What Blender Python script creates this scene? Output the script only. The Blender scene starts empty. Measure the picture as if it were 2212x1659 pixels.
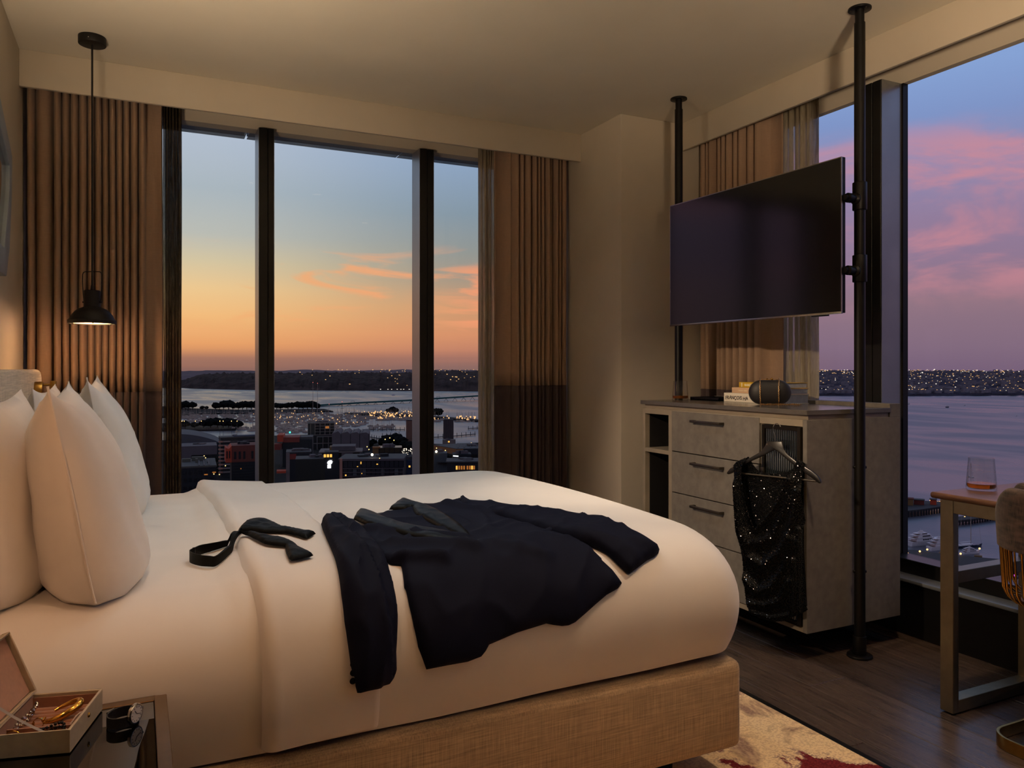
import bpy, bmesh, math, random
import numpy as np
from mathutils import Vector, Matrix, noise
from mathutils.geometry import delaunay_2d_cdt

scene = bpy.context.scene
COL = scene.collection
PI = math.pi
R = math.radians
rng = random.Random(7)

# ------------------------------------------------------------------ camera
CAM_H = 1.2
CAM_A = math.atan(811 / 1675)                 # heading, turned from the +Y axis towards +X
SA, CA = math.sin(CAM_A), math.cos(CAM_A)
cd = bpy.data.cameras.new('camera')
cam = bpy.data.objects.new('camera', cd)
COL.objects.link(cam)
cam.location = (0, 0, CAM_H)
cam.rotation_euler = (PI / 2, 0, -CAM_A)
cd.sensor_fit = 'HORIZONTAL'
cd.sensor_width = 36
cd.lens = 36 * 1675 / 2212
cd.shift_y = -(829.5 - 797) / 2212
cd.clip_start = 0.05
cd.clip_end = 60000
scene.camera = cam
scene.view_settings.view_transform = 'Standard'
scene.view_settings.look = 'None'
scene.view_settings.gamma = 1
scene.view_settings.use_curve_mapping = False
scene.view_settings.exposure = 0.0
scene.cycles.max_bounces = 8
scene.cycles.diffuse_bounces = 4
scene.cycles.glossy_bounces = 4
scene.cycles.transparent_max_bounces = 16
scene.cycles.caustics_reflective = False
scene.cycles.caustics_refractive = False


def lin(c):
    return tuple(((v / 255) / 12.92 if v / 255 <= 0.04045 else ((v / 255 + 0.055) / 1.055) ** 2.4) for v in c)


def rgba(c):
    return (*lin(c), 1)


# ------------------------------------------------------------------ world: dusk sky
SKY_STRENGTH = 1.0


class NT:
    """small helper to wire shader nodes"""
    def __init__(self, tree):
        self.t = tree

    def n(self, kind, **kw):
        nd = self.t.nodes.new(kind)
        for k, v in kw.items():
            setattr(nd, k, v)
        return nd

    def link(self, a, b):
        self.t.links.new(a, b)

    def math(self, op, a, b=None, c=None, clamp=False):
        nd = self.n('ShaderNodeMath', operation=op)
        nd.use_clamp = clamp
        for i, v in enumerate((a, b, c)):
            if v is None:
                continue
            if isinstance(v, (int, float)):
                nd.inputs[i].default_value = v
            else:
                self.link(v, nd.inputs[i])
        return nd.outputs[0]

    def ramp(self, fac, stops, interp='LINEAR'):
        nd = self.n('ShaderNodeValToRGB')
        nd.color_ramp.interpolation = interp
        el = nd.color_ramp.elements
        while len(el) > 1:
            el.remove(el[-1])
        el[0].position = stops[0][0]
        el[0].color = rgba(stops[0][1])
        for p, c in stops[1:]:
            e = el.new(p)
            e.color = rgba(c)
        self.link(fac, nd.inputs[0])
        return nd.outputs[0]

    def mix(self, fac, a, b, mode='MIX'):
        nd = self.n('ShaderNodeMix', data_type='RGBA', blend_type=mode)
        for i, v in ((0, fac), (6, a), (7, b)):
            if isinstance(v, (int, float)):
                nd.inputs[i].default_value = v
            elif isinstance(v, tuple):
                nd.inputs[i].default_value = rgba(v)
            else:
                self.link(v, nd.inputs[i])
        return nd.outputs[2]

    def maprange(self, v, a, b, c=0.0, d=1.0, kind='SMOOTHSTEP'):
        nd = self.n('ShaderNodeMapRange', interpolation_type=kind)
        self.link(v, nd.inputs[0])
        for i, x in enumerate((a, b, c, d)):
            nd.inputs[i + 1].default_value = x
        return nd.outputs[0]

    def noise(self, vec, scale, detail=3, rough=0.55, dist=0.0, lac=2.0):
        nd = self.n('ShaderNodeTexNoise')
        if vec is not None:
            self.link(vec, nd.inputs['Vector'])
        nd.inputs['Scale'].default_value = scale
        nd.inputs['Detail'].default_value = detail
        nd.inputs['Roughness'].default_value = rough
        nd.inputs['Distortion'].default_value = dist
        nd.inputs['Lacunarity'].default_value = lac
        return nd.outputs[0]

    def combine(self, x, y, z):
        nd = self.n('ShaderNodeCombineXYZ')
        for i, v in enumerate((x, y, z)):
            if isinstance(v, (int, float)):
                nd.inputs[i].default_value = v
            else:
                self.link(v, nd.inputs[i])
        return nd.outputs[0]


world = bpy.data.worlds.new('dusk_sky')
scene.world = world
world.use_nodes = True
wt = world.node_tree
wt.nodes.clear()
w = NT(wt)
tc = w.n('ShaderNodeTexCoord')
sp = w.n('ShaderNodeSeparateXYZ')
w.link(tc.outputs['Generated'], sp.inputs[0])
X, Y, Z = sp.outputs
hor = w.math('SQRT', w.math('ADD', w.math('MULTIPLY', X, X), w.math('MULTIPLY', Y, Y)))
el = w.math('DIVIDE', Z, w.math('MAXIMUM', hor, 0.001))
el01 = w.math('DIVIDE', w.math('ADD', el, 0.02), 0.82, clamp=True)       # tan(elevation) -0.02 .. 0.8
az = w.math('ARCTAN2', X, Y)
aaz = w.math('ABSOLUTE', az)


def stops(lst):
    return [((t + 0.02) / 0.82, c) for t, c in lst]


west = w.ramp(el01, stops([(0.0, (146, 104, 92)), (0.012, (196, 132, 98)), (0.031, (236, 164, 106)), (0.064, (246, 190, 126)),
                           (0.097, (240, 202, 146)), (0.13, (216, 200, 164)), (0.163, (188, 190, 182)), (0.218, (172, 184, 192)),
                           (0.279, (180, 192, 208)), (0.5, (152, 168, 190)), (0.78, (124, 140, 168))]))
mid = w.ramp(el01, stops([(0.0, (140, 106, 100)), (0.014, (186, 124, 104)), (0.045, (218, 148, 108)), (0.08, (206, 156, 116)),
                          (0.115, (168, 152, 134)), (0.15, (148, 152, 148)), (0.2, (134, 152, 166)), (0.26, (142, 164, 192)),
                          (0.34, (150, 172, 206)), (0.5, (140, 160, 190)), (0.78, (120, 138, 168))]))
north = w.ramp(el01, stops([(0.0, (120, 98, 122)), (0.025, (132, 108, 128)), (0.078, (146, 118, 132)), (0.125, (146, 122, 148)),
                            (0.167, (148, 126, 156)), (0.21, (146, 134, 170)), (0.252, (138, 142, 184)), (0.289, (128, 150, 200)),
                            (0.342, (136, 164, 214)), (0.5, (126, 150, 196)), (0.78, (112, 132, 170))]))
f1 = w.maprange(aaz, 0.05, 0.42)
f2 = w.maprange(aaz, 0.42, 0.80)
base = w.mix(f2, w.mix(f1, west, mid), north)
# thin sunset clouds: streaks drawn out along the horizon
cv = w.combine(w.math('MULTIPLY', az, 3.1), w.math('MULTIPLY', el, 17.0), 0.35)
cn = w.noise(cv, 1.7, 5, 0.55, 0.7)
lowband = w.math('MULTIPLY', w.maprange(el, 0.03, 0.06), w.maprange(el, 0.13, 0.165, 1.0, 0.0))
cl = w.math('MULTIPLY', w.maprange(cn, 0.53, 0.66), lowband)
warm = w.ramp(w.math('DIVIDE', aaz, 1.2, clamp=True), [(0.0, (244, 178, 116)), (0.3, (246, 166, 118)), (0.40, (255, 146, 112)), (0.75, (220, 138, 140))])
warm_amt = w.math('MULTIPLY', cl, w.maprange(aaz, 0.55, 0.7, 0.8, 0.0))
# the bank thickens towards the north-west end of the sunset
cn2 = w.noise(w.combine(w.math('MULTIPLY', az, 2.6), w.math('MULTIPLY', el, 26.0), 2.6), 1.6, 5, 0.5, 0.5)
bank = w.math('MULTIPLY', w.math('MULTIPLY', w.maprange(cn2, 0.44, 0.58), w.maprange(aaz, 0.30, 0.42)), w.math('MULTIPLY', w.maprange(el, 0.04, 0.065), w.maprange(el, 0.125, 0.14, 1.0, 0.0)))
bank = w.math('MULTIPLY', bank, w.maprange(aaz, 0.55, 0.75, 0.85, 0.0))
sky = w.mix(w.math('MAXIMUM', warm_amt, bank), base, warm)
# grey haze lying on the horizon
hz = w.noise(w.combine(w.math('MULTIPLY', az, 2.0), w.math('MULTIPLY', el, 60.0), 8.0), 1.0, 3, 0.5)
hza = w.math('MULTIPLY', w.maprange(el, 0.012, 0.026, 0.55, 0.0), w.maprange(hz, 0.3, 0.6, 0.5, 1.0))
sky = w.mix(w.math('MULTIPLY', hza, w.maprange(aaz, 0.7, 0.9, 1.0, 0.0)), sky, (136, 104, 98))
# a stronger pink bank towards the north-west
pv = w.combine(w.math('MULTIPLY', az, 3.4), w.math('MULTIPLY', el, 11.0), 4.1)
pn = w.noise(pv, 1.5, 5, 0.58, 0.6)
pband = w.math('MULTIPLY', w.maprange(el, 0.05, 0.12), w.maprange(el, 0.24, 0.30, 1.0, 0.0))
pamt = w.math('MULTIPLY', w.math('MULTIPLY', w.maprange(pn, 0.42, 0.66), pband), w.maprange(aaz, 0.5, 0.75, 0.0, 0.72))
pamt = w.math('MULTIPLY', pamt, w.maprange(aaz, 1.3, 1.9, 1.0, 0.0))
sky = w.mix(pamt, sky, (212, 140, 148))
bg = w.n('ShaderNodeBackground')
w.link(sky, bg.inputs[0])
bg.inputs[1].default_value = SKY_STRENGTH
wo = w.n('ShaderNodeOutputWorld')
w.link(bg.outputs[0], wo.inputs[0])

# ------------------------------------------------------------------ lamps, mostly added out of view (the fittings themselves are built further down)
KELVIN_WARM = (1.0, 0.54, 0.30)
KELVIN_SOFT = (1.0, 0.74, 0.50)
KELVIN_NEUT = (0.76, 0.92, 1.0)
LAMPS = []


def spot(name, loc, power, color, angle=120, blend=1.0, size=0.06, aim=(0, 0, -1)):
    ld = bpy.data.lights.new(name, 'SPOT')
    ld.energy = power
    ld.color = color
    ld.spot_size = R(angle)
    ld.spot_blend = blend
    ld.shadow_soft_size = size
    o = bpy.data.objects.new(name, ld)
    COL.objects.link(o)
    o.location = loc
    o.rotation_euler = Vector(aim).to_track_quat('-Z', 'Y').to_euler()
    LAMPS.append(o)
    return o


def bulb(name, loc, power, color, size=0.04):
    ld = bpy.data.lights.new(name, 'POINT')
    ld.energy = power
    ld.color = color
    ld.shadow_soft_size = size
    o = bpy.data.objects.new(name, ld)
    COL.objects.link(o)
    o.location = loc
    LAMPS.append(o)
    return o


CEIL = 2.705
# downlights added to brighten bed and floor, in the ceiling out of view: x, y, watts, colour, cone
# downlights added to brighten bed and floor, in the ceiling out of view: x, y, watts, colour, cone
FILL_DOWNLIGHTS = [(0.20, 2.85, 14, KELVIN_NEUT, 96), (0.85, 2.80, 24, KELVIN_NEUT, 96), (1.40, 2.60, 24, KELVIN_NEUT, 96),
              (0.05, 1.45, 20, KELVIN_WARM, 100), (1.10, 1.35, 22, KELVIN_WARM, 100), (2.12, 1.50, 64, KELVIN_SOFT, 100)]
for i, (x, y, p, kc, cone) in enumerate(FILL_DOWNLIGHTS):
    spot('fill_downlight_beam', (x, y, CEIL - 0.03), p, kc, cone, 0.9, 0.05)
FILL_FLOOR_LAMP = (0.45, -0.75, 1.55)                                                   # standing uplighter added behind the camera to brighten the ceiling, head tipped towards the windows
spot('fill_uplighter_beam', FILL_FLOOR_LAMP, 820, KELVIN_SOFT, 96, 1.0, 0.12, (0.62, 0.40, 0.68))
FILL_WALL_UP = (-0.37, 2.12, 1.62)                                                      # wall uplighter added left of the frame to brighten the ceiling
spot('fill_wall_uplighter_beam', FILL_WALL_UP, 120, KELVIN_SOFT, 112, 1.0, 0.10, (0.36, 0.42, 0.83))
FILL_WALL_SPOT = (-0.40, 2.02, 2.05)                                                    # small spotlight added on the same wall to brighten the sideboard
spot('fill_wall_spotlight_beam', FILL_WALL_SPOT, 210, KELVIN_SOFT, 38, 0.9, 0.03, (2.86, 0.86, -1.25))
NEAR_READING = (-0.30, 1.50)                                                       # twin of the reading lamp, at the near end of the headboard
bulb('near_reading_lamp_glow', (-0.262, 1.50, 1.06), 2.1, KELVIN_WARM, 0.02)

# ------------------------------------------------------------------ mesh helpers
def props(o, label=None, cat=None, group=None, kind=None):
    if label:
        o['label'] = label
    if cat:
        o['category'] = cat
    if group:
        o['group'] = group
    if kind:
        o['kind'] = kind
    return o


def empty(name, loc, label, cat, group=None, kind=None, rz=0.0):
    o = bpy.data.objects.new(name, None)
    o.empty_display_size = 0.05
    COL.objects.link(o)
    o.location = loc
    o.rotation_euler = (0, 0, rz)
    return props(o, label, cat, group, kind)


def root_of(o):
    while o.parent:
        o = o.parent
    return o


def link_obj(name, me, parent=None):
    o = bpy.data.objects.new(name, me)
    COL.objects.link(o)
    if parent is not None:
        o.parent = parent
    return o


class MB:
    """collects shapes in room coordinates and links them as ONE mesh object"""
    def __init__(self):
        self.v = []
        self.f = []

    def add(self, vs, fs):
        b = len(self.v)
        self.v += [tuple(p) for p in vs]
        self.f += [tuple(i + b for i in f) for f in fs]
        return self

    def box(self, x0, x1, y0, y1, z0, z1, M=None):
        vs = [(x, y, z) for x in (x0, x1) for y in (y0, y1) for z in (z0, z1)]
        if M is not None:
            vs = [tuple(M @ Vector(p)) for p in vs]
        return self.add(vs, [(0, 1, 3, 2), (4, 6, 7, 5), (0, 4, 5, 1), (2, 3, 7, 6), (0, 2, 6, 4), (1, 5, 7, 3)])

    def cyl(self, p0, p1, r0, r1=None, n=20, caps=True):
        r1 = r0 if r1 is None else r1
        p0, p1 = Vector(p0), Vector(p1)
        d = (p1 - p0).normalized()
        a = d.orthogonal().normalized()
        b = d.cross(a)
        vs = []
        for p, r in ((p0, r0), (p1, r1)):
            for k in range(n):
                t = 2 * PI * k / n
                vs.append(p + (a * math.cos(t) + b * math.sin(t)) * r)
        fs = [(k, (k + 1) % n, n + (k + 1) % n, n + k) for k in range(n)]
        if caps:
            fs += [tuple(range(n - 1, -1, -1)), tuple(range(n, 2 * n))]
        return self.add(vs, fs)

    def lathe(self, c, prof, n=32, M=None, cap=True):
        """prof: (radius, height) pairs turned about the vertical through c"""
        vs = []
        for r, h in prof:
            for k in range(n):
                t = 2 * PI * k / n
                p = Vector((r * math.cos(t), r * math.sin(t), h))
                if M is not None:
                    p = M @ p
                vs.append(p + Vector(c))
        m = len(prof)
        fs = []
        for j in range(m - 1):
            for k in range(n):
                a, b = j * n + k, j * n + (k + 1) % n
                fs.append((a, b, b + n, a + n))
        if cap:
            if prof[0][0] > 1e-5:
                fs.append(tuple(range(n - 1, -1, -1)))
            if prof[-1][0] > 1e-5:
                fs.append(tuple(range((m - 1) * n, m * n)))
        return self.add(vs, fs)

    def tube(self, pts, r, n=10, closed=False, flat=None):
        """round (or flat=(w,h)) bar along a list of points"""
        P = [Vector(p) for p in pts]
        m = len(P)
        vs = []
        up = None
        for i in range(m):
            if closed:
                d = (P[(i + 1) % m] - P[i - 1]).normalized()
            else:
                d = (P[min(i + 1, m - 1)] - P[max(i - 1, 0)]).normalized()
            if flat is not None:
                side = d.cross(Vector((0, 0, 1)))
                if side.length < 1e-4:
                    side = Vector((1, 0, 0))
                side.normalize()
                upv = side.cross(d).normalized()
                wd, hg = flat
                for sx, sz in ((-1, -1), (1, -1), (1, 1), (-1, 1)):
                    vs.append(P[i] + side * sx * wd / 2 + upv * sz * hg / 2)
            else:
                if up is None:
                    up = d.orthogonal().normalized()
                else:
                    up = (up - d * up.dot(d))
                    up = up.normalized() if up.length > 1e-6 else d.orthogonal().normalized()
                b = d.cross(up)
                rr = r[i] if isinstance(r, (list, tuple)) else r
                for k in range(n):
                    t = 2 * PI * k / n
                    vs.append(P[i] + (up * math.cos(t) + b * math.sin(t)) * rr)
        n = 4 if flat is not None else n
        fs = []
        for i in range(m if closed else m - 1):
            for k in range(n):
                a, b = i * n + k, i * n + (k + 1) % n
                c, d2 = ((i + 1) % m) * n + (k + 1) % n, ((i + 1) % m) * n + k
                fs.append((a, b, c, d2))
        if not closed:
            fs += [tuple(range(n - 1, -1, -1)), tuple(range((m - 1) * n, m * n))]
        return self.add(vs, fs)

    def sphere(self, c, r, nu=14, nv=9, sc=(1, 1, 1), M=None):
        vs, fs = [], []
        for j in range(nv + 1):
            ph = PI * j / nv
            for i in range(nu):
                t = 2 * PI * i / nu
                p = Vector((r * math.sin(ph) * math.cos(t) * sc[0], r * math.sin(ph) * math.sin(t) * sc[1], r * math.cos(ph) * sc[2]))
                if M is not None:
                    p = M @ p
                vs.append(p + Vector(c))
        for j in range(nv):
            for i in range(nu):
                a, b = j * nu + i, j * nu + (i + 1) % nu
                if j == 0:
                    fs.append((a, a + nu, b + nu))
                elif j == nv - 1:
                    fs.append((a, a + nu, b))
                else:
                    fs.append((a, a + nu, b + nu, b))
        return self.add(vs, fs)

    def grid(self, fn, nu, nv, wrap_u=False, wrap_v=False):
        vs = [fn(i / (nu - (0 if wrap_u else 1)), j / (nv - (0 if wrap_v else 1))) for i in range(nu) for j in range(nv)]
        fs = []
        for i in range(nu if wrap_u else nu - 1):
            for j in range(nv if wrap_v else nv - 1):
                i2, j2 = (i + 1) % nu, (j + 1) % nv
                fs.append((i * nv + j, i2 * nv + j, i2 * nv + j2, i * nv + j2))
        return self.add(vs, fs)

    def prism(self, poly, to3d, thick):
        """a flat outline pushed out: to3d(a, b, h) -> point, h in 0..thick"""
        n = len(poly)
        vs = [to3d(a, b, 0) for a, b in poly] + [to3d(a, b, thick) for a, b in poly]
        fs = [tuple(range(n - 1, -1, -1)), tuple(range(n, 2 * n))]
        fs += [(k, (k + 1) % n, n + (k + 1) % n, n + k) for k in range(n)]
        return self.add(vs, fs)

    def build(self, name, mat, parent=None, bevel=0.0, seg=2, smooth=35, sub=0, local=False, fix=True):
        off = Vector((0, 0, 0))
        if parent is not None and not local:
            off = Vector(root_of(parent).location)
        me = bpy.data.meshes.new(name)
        me.from_pydata([tuple(Vector(p) - off) for p in self.v], [], self.f)
        bm = bmesh.new()
        bm.from_mesh(me)
        if fix:
            bmesh.ops.remove_doubles(bm, verts=bm.verts, dist=1e-6)
            bmesh.ops.recalc_face_normals(bm, faces=bm.faces)
        if bevel:
            ed = [e for e in bm.edges if len(e.link_faces) == 2 and e.calc_face_angle(0) > R(25)]
            bmesh.ops.bevel(bm, geom=ed, offset=bevel, segments=seg, profile=0.5, affect='EDGES', clamp_overlap=True)
        bm.to_mesh(me)
        bm.free()
        if smooth:
            for p in me.polygons:
                p.use_smooth = True
            me.set_sharp_from_angle(angle=R(smooth))
        if mat is not None:
            me.materials.append(mat)
        o = link_obj(name, me, parent)
        if sub:
            md = o.modifiers.new('Subdivision', 'SUBSURF')
            md.levels = md.render_levels = sub
        return o


def copy_tree(o, parent=None):
    c = o.copy()
    COL.objects.link(c)
    c.parent = parent
    for ch in list(o.children):
        copy_tree(ch, c)
    return c


def text_mesh(name, body, size, to3d, mat, parent, depth=0.0004, align='LEFT', bold=0.0, shear=0.0, jitter=0.0):
    """lettering as thin real geometry; to3d(x, y, h) places it"""
    cu = bpy.data.curves.new(name + '_curve', 'FONT')
    cu.body = body
    cu.size = size
    cu.align_x = align
    cu.extrude = depth
    cu.offset = bold
    cu.shear = shear
    cu.resolution_u = 3
    tmp = bpy.data.objects.new(name + '_tmp', cu)
    COL.objects.link(tmp)
    dg = bpy.context.evaluated_depsgraph_get()
    me = bpy.data.meshes.new_from_object(tmp.evaluated_get(dg))
    bpy.data.objects.remove(tmp)
    off = Vector(root_of(parent).location)
    for v in me.vertices:
        x, y, h = v.co
        if jitter:
            y += jitter * noise.noise(Vector((x / size * 1.3, 0.3, 2.2)))
            x += jitter * 0.6 * noise.noise(Vector((x / size * 1.7, y / size, 7.7)))
        v.co = Vector(to3d(x, y, h + depth)) - off
    me.materials.clear()
    me.materials.append(mat)
    return link_obj(name, me, parent)


# ------------------------------------------------------------------ materials
def material(name, color, rough=0.6, metal=0.0, spec=0.5, var=0.0, var_scale=8.0, bump=0.0, bump_scale=60.0, bump_stretch=(1, 1, 1),
             sheen=0.0, coat=0.0, emit=None, emit_strength=0.0, trans=0.0, ior=1.45, alpha=1.0, rand=0.0, detail=3):
    m = bpy.data.materials.new(name)
    m.use_nodes = True
    nt = m.node_tree
    nt.nodes.clear()
    h = NT(nt)
    out = h.n('ShaderNodeOutputMaterial')
    b = h.n('ShaderNodeBsdfPrincipled')
    h.link(b.outputs[0], out.inputs[0])
    b.inputs['Roughness'].default_value = rough
    b.inputs['Metallic'].default_value = metal
    b.inputs['Specular IOR Level'].default_value = spec
    b.inputs['IOR'].default_value = ior
    b.inputs['Transmission Weight'].default_value = trans
    b.inputs['Alpha'].default_value = alpha
    b.inputs['Sheen Weight'].default_value = sheen
    b.inputs['Coat Weight'].default_value = coat
    b.inputs['Coat Roughness'].default_value = 0.15
    tcn = h.n('ShaderNodeTexCoord')
    col = color
    c_out = None
    if var or rand:
        dark = tuple(max(0, v * (1 - var)) for v in color)
        light = tuple(min(255, v * (1 + var * 0.6)) for v in color)
        nz = h.noise(tcn.outputs['Object'], var_scale, detail)
        c_out = h.ramp(nz, [(0.3, dark), (0.7, light)])
        if rand:
            oi = h.n('ShaderNodeObjectInfo')
            k = h.maprange(oi.outputs['Random'], 0, 1, 1 - rand, 1 + rand, 'LINEAR')
            hs = h.n('ShaderNodeHueSaturation')
            h.link(k, hs.inputs['Value'])
            h.link(c_out, hs.inputs['Color'])
            c_out = hs.outputs[0]
        h.link(c_out, b.inputs['Base Color'])
    else:
        b.inputs['Base Color'].default_value = rgba(col)
    if bump:
        mp = h.n('ShaderNodeMapping')
        mp.inputs['Scale'].default_value = bump_stretch
        h.link(tcn.outputs['Object'], mp.inputs[0])
        bn = h.noise(mp.outputs[0], bump_scale, 4, 0.6)
        bp = h.n('ShaderNodeBump')
        bp.inputs['Strength'].default_value = bump
        bp.inputs['Distance'].default_value = 0.01
        h.link(bn, bp.inputs['Height'])
        h.link(bp.outputs[0], b.inputs['Normal'])
    if emit is not None:
        b.inputs['Emission Color'].default_value = rgba(emit)
        b.inputs['Emission Strength'].default_value = emit_strength
    return m


def woven(name, color, thread=900.0, rough=0.85, contrast=0.18, bump=0.25, sheen=0.2, stretch=(1, 1, 1)):
    """plain-weave cloth: two crossing thread waves"""
    m = bpy.data.materials.new(name)
    m.use_nodes = True
    nt = m.node_tree
    nt.nodes.clear()
    h = NT(nt)
    out = h.n('ShaderNodeOutputMaterial')
    b = h.n('ShaderNodeBsdfPrincipled')
    h.link(b.outputs[0], out.inputs[0])
    b.inputs['Roughness'].default_value = rough
    b.inputs['Sheen Weight'].default_value = sheen
    b.inputs['Specular IOR Level'].default_value = 0.25
    tcn = h.n('ShaderNodeTexCoord')
    def thr(sx, sy, sz):
        mp = h.n('ShaderNodeMapping')
        mp.inputs['Scale'].default_value = (sx, sy, sz)
        h.link(tcn.outputs['Object'], mp.inputs[0])
        return h.noise(mp.outputs[0], 1.0, 2, 0.5)
    a = thr(thread * stretch[0], thread * stretch[1], thread * 0.03)
    c = thr(thread * 0.03, thread * 0.03, thread * stretch[2])
    s = h.math('MULTIPLY', h.math('ADD', a, c), 0.5)
    cr = h.ramp(s, [(0.35, tuple(v * (1 - contrast) for v in color)), (0.65, tuple(min(255, v * (1 + contrast)) for v in color))])
    h.link(cr, b.inputs['Base Color'])
    bp = h.n('ShaderNodeBump')
    bp.inputs['Strength'].default_value = bump
    bp.inputs['Distance'].default_value = 0.002
    h.link(s, bp.inputs['Height'])
    h.link(bp.outputs[0], b.inputs['Normal'])
    return m


def wood(name, dark, light, axis=1, rough=0.35, scale=1.0, rand=0.12, bump=0.15, coat=0.0):
    """long grain along one local axis, tone shifting from board to board"""
    m = bpy.data.materials.new(name)
    m.use_nodes = True
    nt = m.node_tree
    nt.nodes.clear()
    h = NT(nt)
    out = h.n('ShaderNodeOutputMaterial')
    b = h.n('ShaderNodeBsdfPrincipled')
    h.link(b.outputs[0], out.inputs[0])
    b.inputs['Roughness'].default_value = rough
    b.inputs['Coat Weight'].default_value = coat
    tcn = h.n('ShaderNodeTexCoord')
    oi = h.n('ShaderNodeObjectInfo')
    sh = h.n('ShaderNodeVectorMath', operation='ADD')
    h.link(tcn.outputs['Object'], sh.inputs[0])
    rv = h.combine(h.math('MULTIPLY', oi.outputs['Random'], 37.0), h.math('MULTIPLY', oi.outputs['Random'], 91.0), 0.0)
    h.link(rv, sh.inputs[1])
    mp = h.n('ShaderNodeMapping')
    sc = [34 * scale] * 3
    sc[axis] = 1.6 * scale
    mp.inputs['Scale'].default_value = sc
    h.link(sh.outputs[0], mp.inputs[0])
    g1 = h.noise(mp.outputs[0], 1.0, 5, 0.65, 1.4)
    mp2 = h.n('ShaderNodeMapping')
    sc2 = [190 * scale] * 3
    sc2[axis] = 5 * scale
    mp2.inputs['Scale'].default_value = sc2
    h.link(sh.outputs[0], mp2.inputs[0])
    g2 = h.noise(mp2.outputs[0], 1.0, 3, 0.6)
    g = h.math('ADD', h.math('MULTIPLY', g1, 0.65), h.math('MULTIPLY', g2, 0.35))
    c = h.ramp(g, [(0.32, dark), (0.66, light)])
    hs = h.n('ShaderNodeHueSaturation')
    h.link(h.maprange(oi.outputs['Random'], 0, 1, 1 - rand, 1 + rand, 'LINEAR'), hs.inputs['Value'])
    h.link(c, hs.inputs['Color'])
    h.link(hs.outputs[0], b.inputs['Base Color'])
    h.link(h.math('ADD', h.math('MULTIPLY', g2, 0.22), rough - 0.11), b.inputs['Roughness'])
    bp = h.n('ShaderNodeBump')
    bp.inputs['Strength'].default_value = bump
    bp.inputs['Distance'].default_value = 0.003
    h.link(g, bp.inputs['Height'])
    h.link(bp.outputs[0], b.inputs['Normal'])
    return m


def thin_glass(name, tint=(255, 255, 255), ior=1.45, rough=0.0, gloss=1.0):
    m = bpy.data.materials.new(name)
    m.use_nodes = True
    nt = m.node_tree
    nt.nodes.clear()
    h = NT(nt)
    out = h.n('ShaderNodeOutputMaterial')
    t = h.n('ShaderNodeBsdfTransparent')
    t.inputs[0].default_value = rgba(tint)
    g = h.n('ShaderNodeBsdfGlossy')
    g.inputs['Roughness'].default_value = rough
    lw = h.n('ShaderNodeLayerWeight')
    lw.inputs[0].default_value = 0.5
    f0 = ((ior - 1) / (ior + 1)) ** 2
    fr = h.math('ADD', h.math('MULTIPLY', h.math('POWER', lw.outputs['Facing'], 5.0), 1 - f0), f0)
    mx = h.n('ShaderNodeMixShader')
    h.link(h.math('MULTIPLY', fr, gloss), mx.inputs[0])
    h.link(t.outputs[0], mx.inputs[1])
    h.link(g.outputs[0], mx.inputs[2])
    h.link(mx.outputs[0], out.inputs[0])
    return m


def sheer_cloth(name, color, see=0.45):
    m = bpy.data.materials.new(name)
    m.use_nodes = True
    nt = m.node_tree
    nt.nodes.clear()
    h = NT(nt)
    out = h.n('ShaderNodeOutputMaterial')
    tcn = h.n('ShaderNodeTexCoord')
    mp = h.n('ShaderNodeMapping')
    mp.inputs['Scale'].default_value = (60, 60, 4)
    h.link(tcn.outputs['Object'], mp.inputs[0])
    g = h.noise(mp.outputs[0], 1.0, 3, 0.6, 2.0)
    t = h.n('ShaderNodeBsdfTransparent')
    d = h.n('ShaderNodeBsdfDiffuse')
    d.inputs[0].default_value = rgba(color)
    tr = h.n('ShaderNodeBsdfTranslucent')
    tr.inputs[0].default_value = rgba(color)
    m1 = h.n('ShaderNodeMixShader')
    m1.inputs[0].default_value = 0.5
    h.link(d.outputs[0], m1.inputs[1])
    h.link(tr.outputs[0], m1.inputs[2])
    m2 = h.n('ShaderNodeMixShader')
    h.link(h.maprange(g, 0.3, 0.7, 1 - see - 0.15, 1 - see + 0.15), m2.inputs[0])
    h.link(t.outputs[0], m2.inputs[1])
    h.link(m1.outputs[0], m2.inputs[2])
    h.link(m2.outputs[0], out.inputs[0])
    return m


def glow(name, color, strength):
    return material(name, color, 0.5, emit=color, emit_strength=strength)


M = {}
M['paint'] = material('wall_paint', (205, 194, 174), 0.75, var=0.02, var_scale=3, bump=0.04, bump_scale=220)
M['ceiling'] = material('ceiling_paint', (214, 206, 188), 0.8, var=0.02, var_scale=2, bump=0.03, bump_scale=180)
M['front_wall'] = wood('bounce_dimming_timber', (44, 32, 24), (72, 54, 40), 2, 0.5, 1.0, 0.1, 0.1)  # unseen lining, made up dark to dim bounce on the bed's near side
M['frame_dark'] = material('dark_window_frame', (38, 37, 35), 0.42, 0.5, var=0.08, var_scale=14)
M['frame_black'] = material('black_panel', (16, 15, 15), 0.35, var=0.1, var_scale=9)
M['sill'] = material('grey_sill', (120, 125, 130), 0.32, 0.3, var=0.05)
M['glass'] = thin_glass('window_glass', (254, 254, 254), 1.3, gloss=0.5)
M['alu'] = material('satin_aluminium', (150, 152, 152), 0.32, 0.85, var=0.04, var_scale=6)
M['shade_metal'] = material('sunshade_metal', (176, 182, 184), 0.6, 0.1, var=0.12, var_scale=10, bump=0.1, bump_scale=300)
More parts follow.
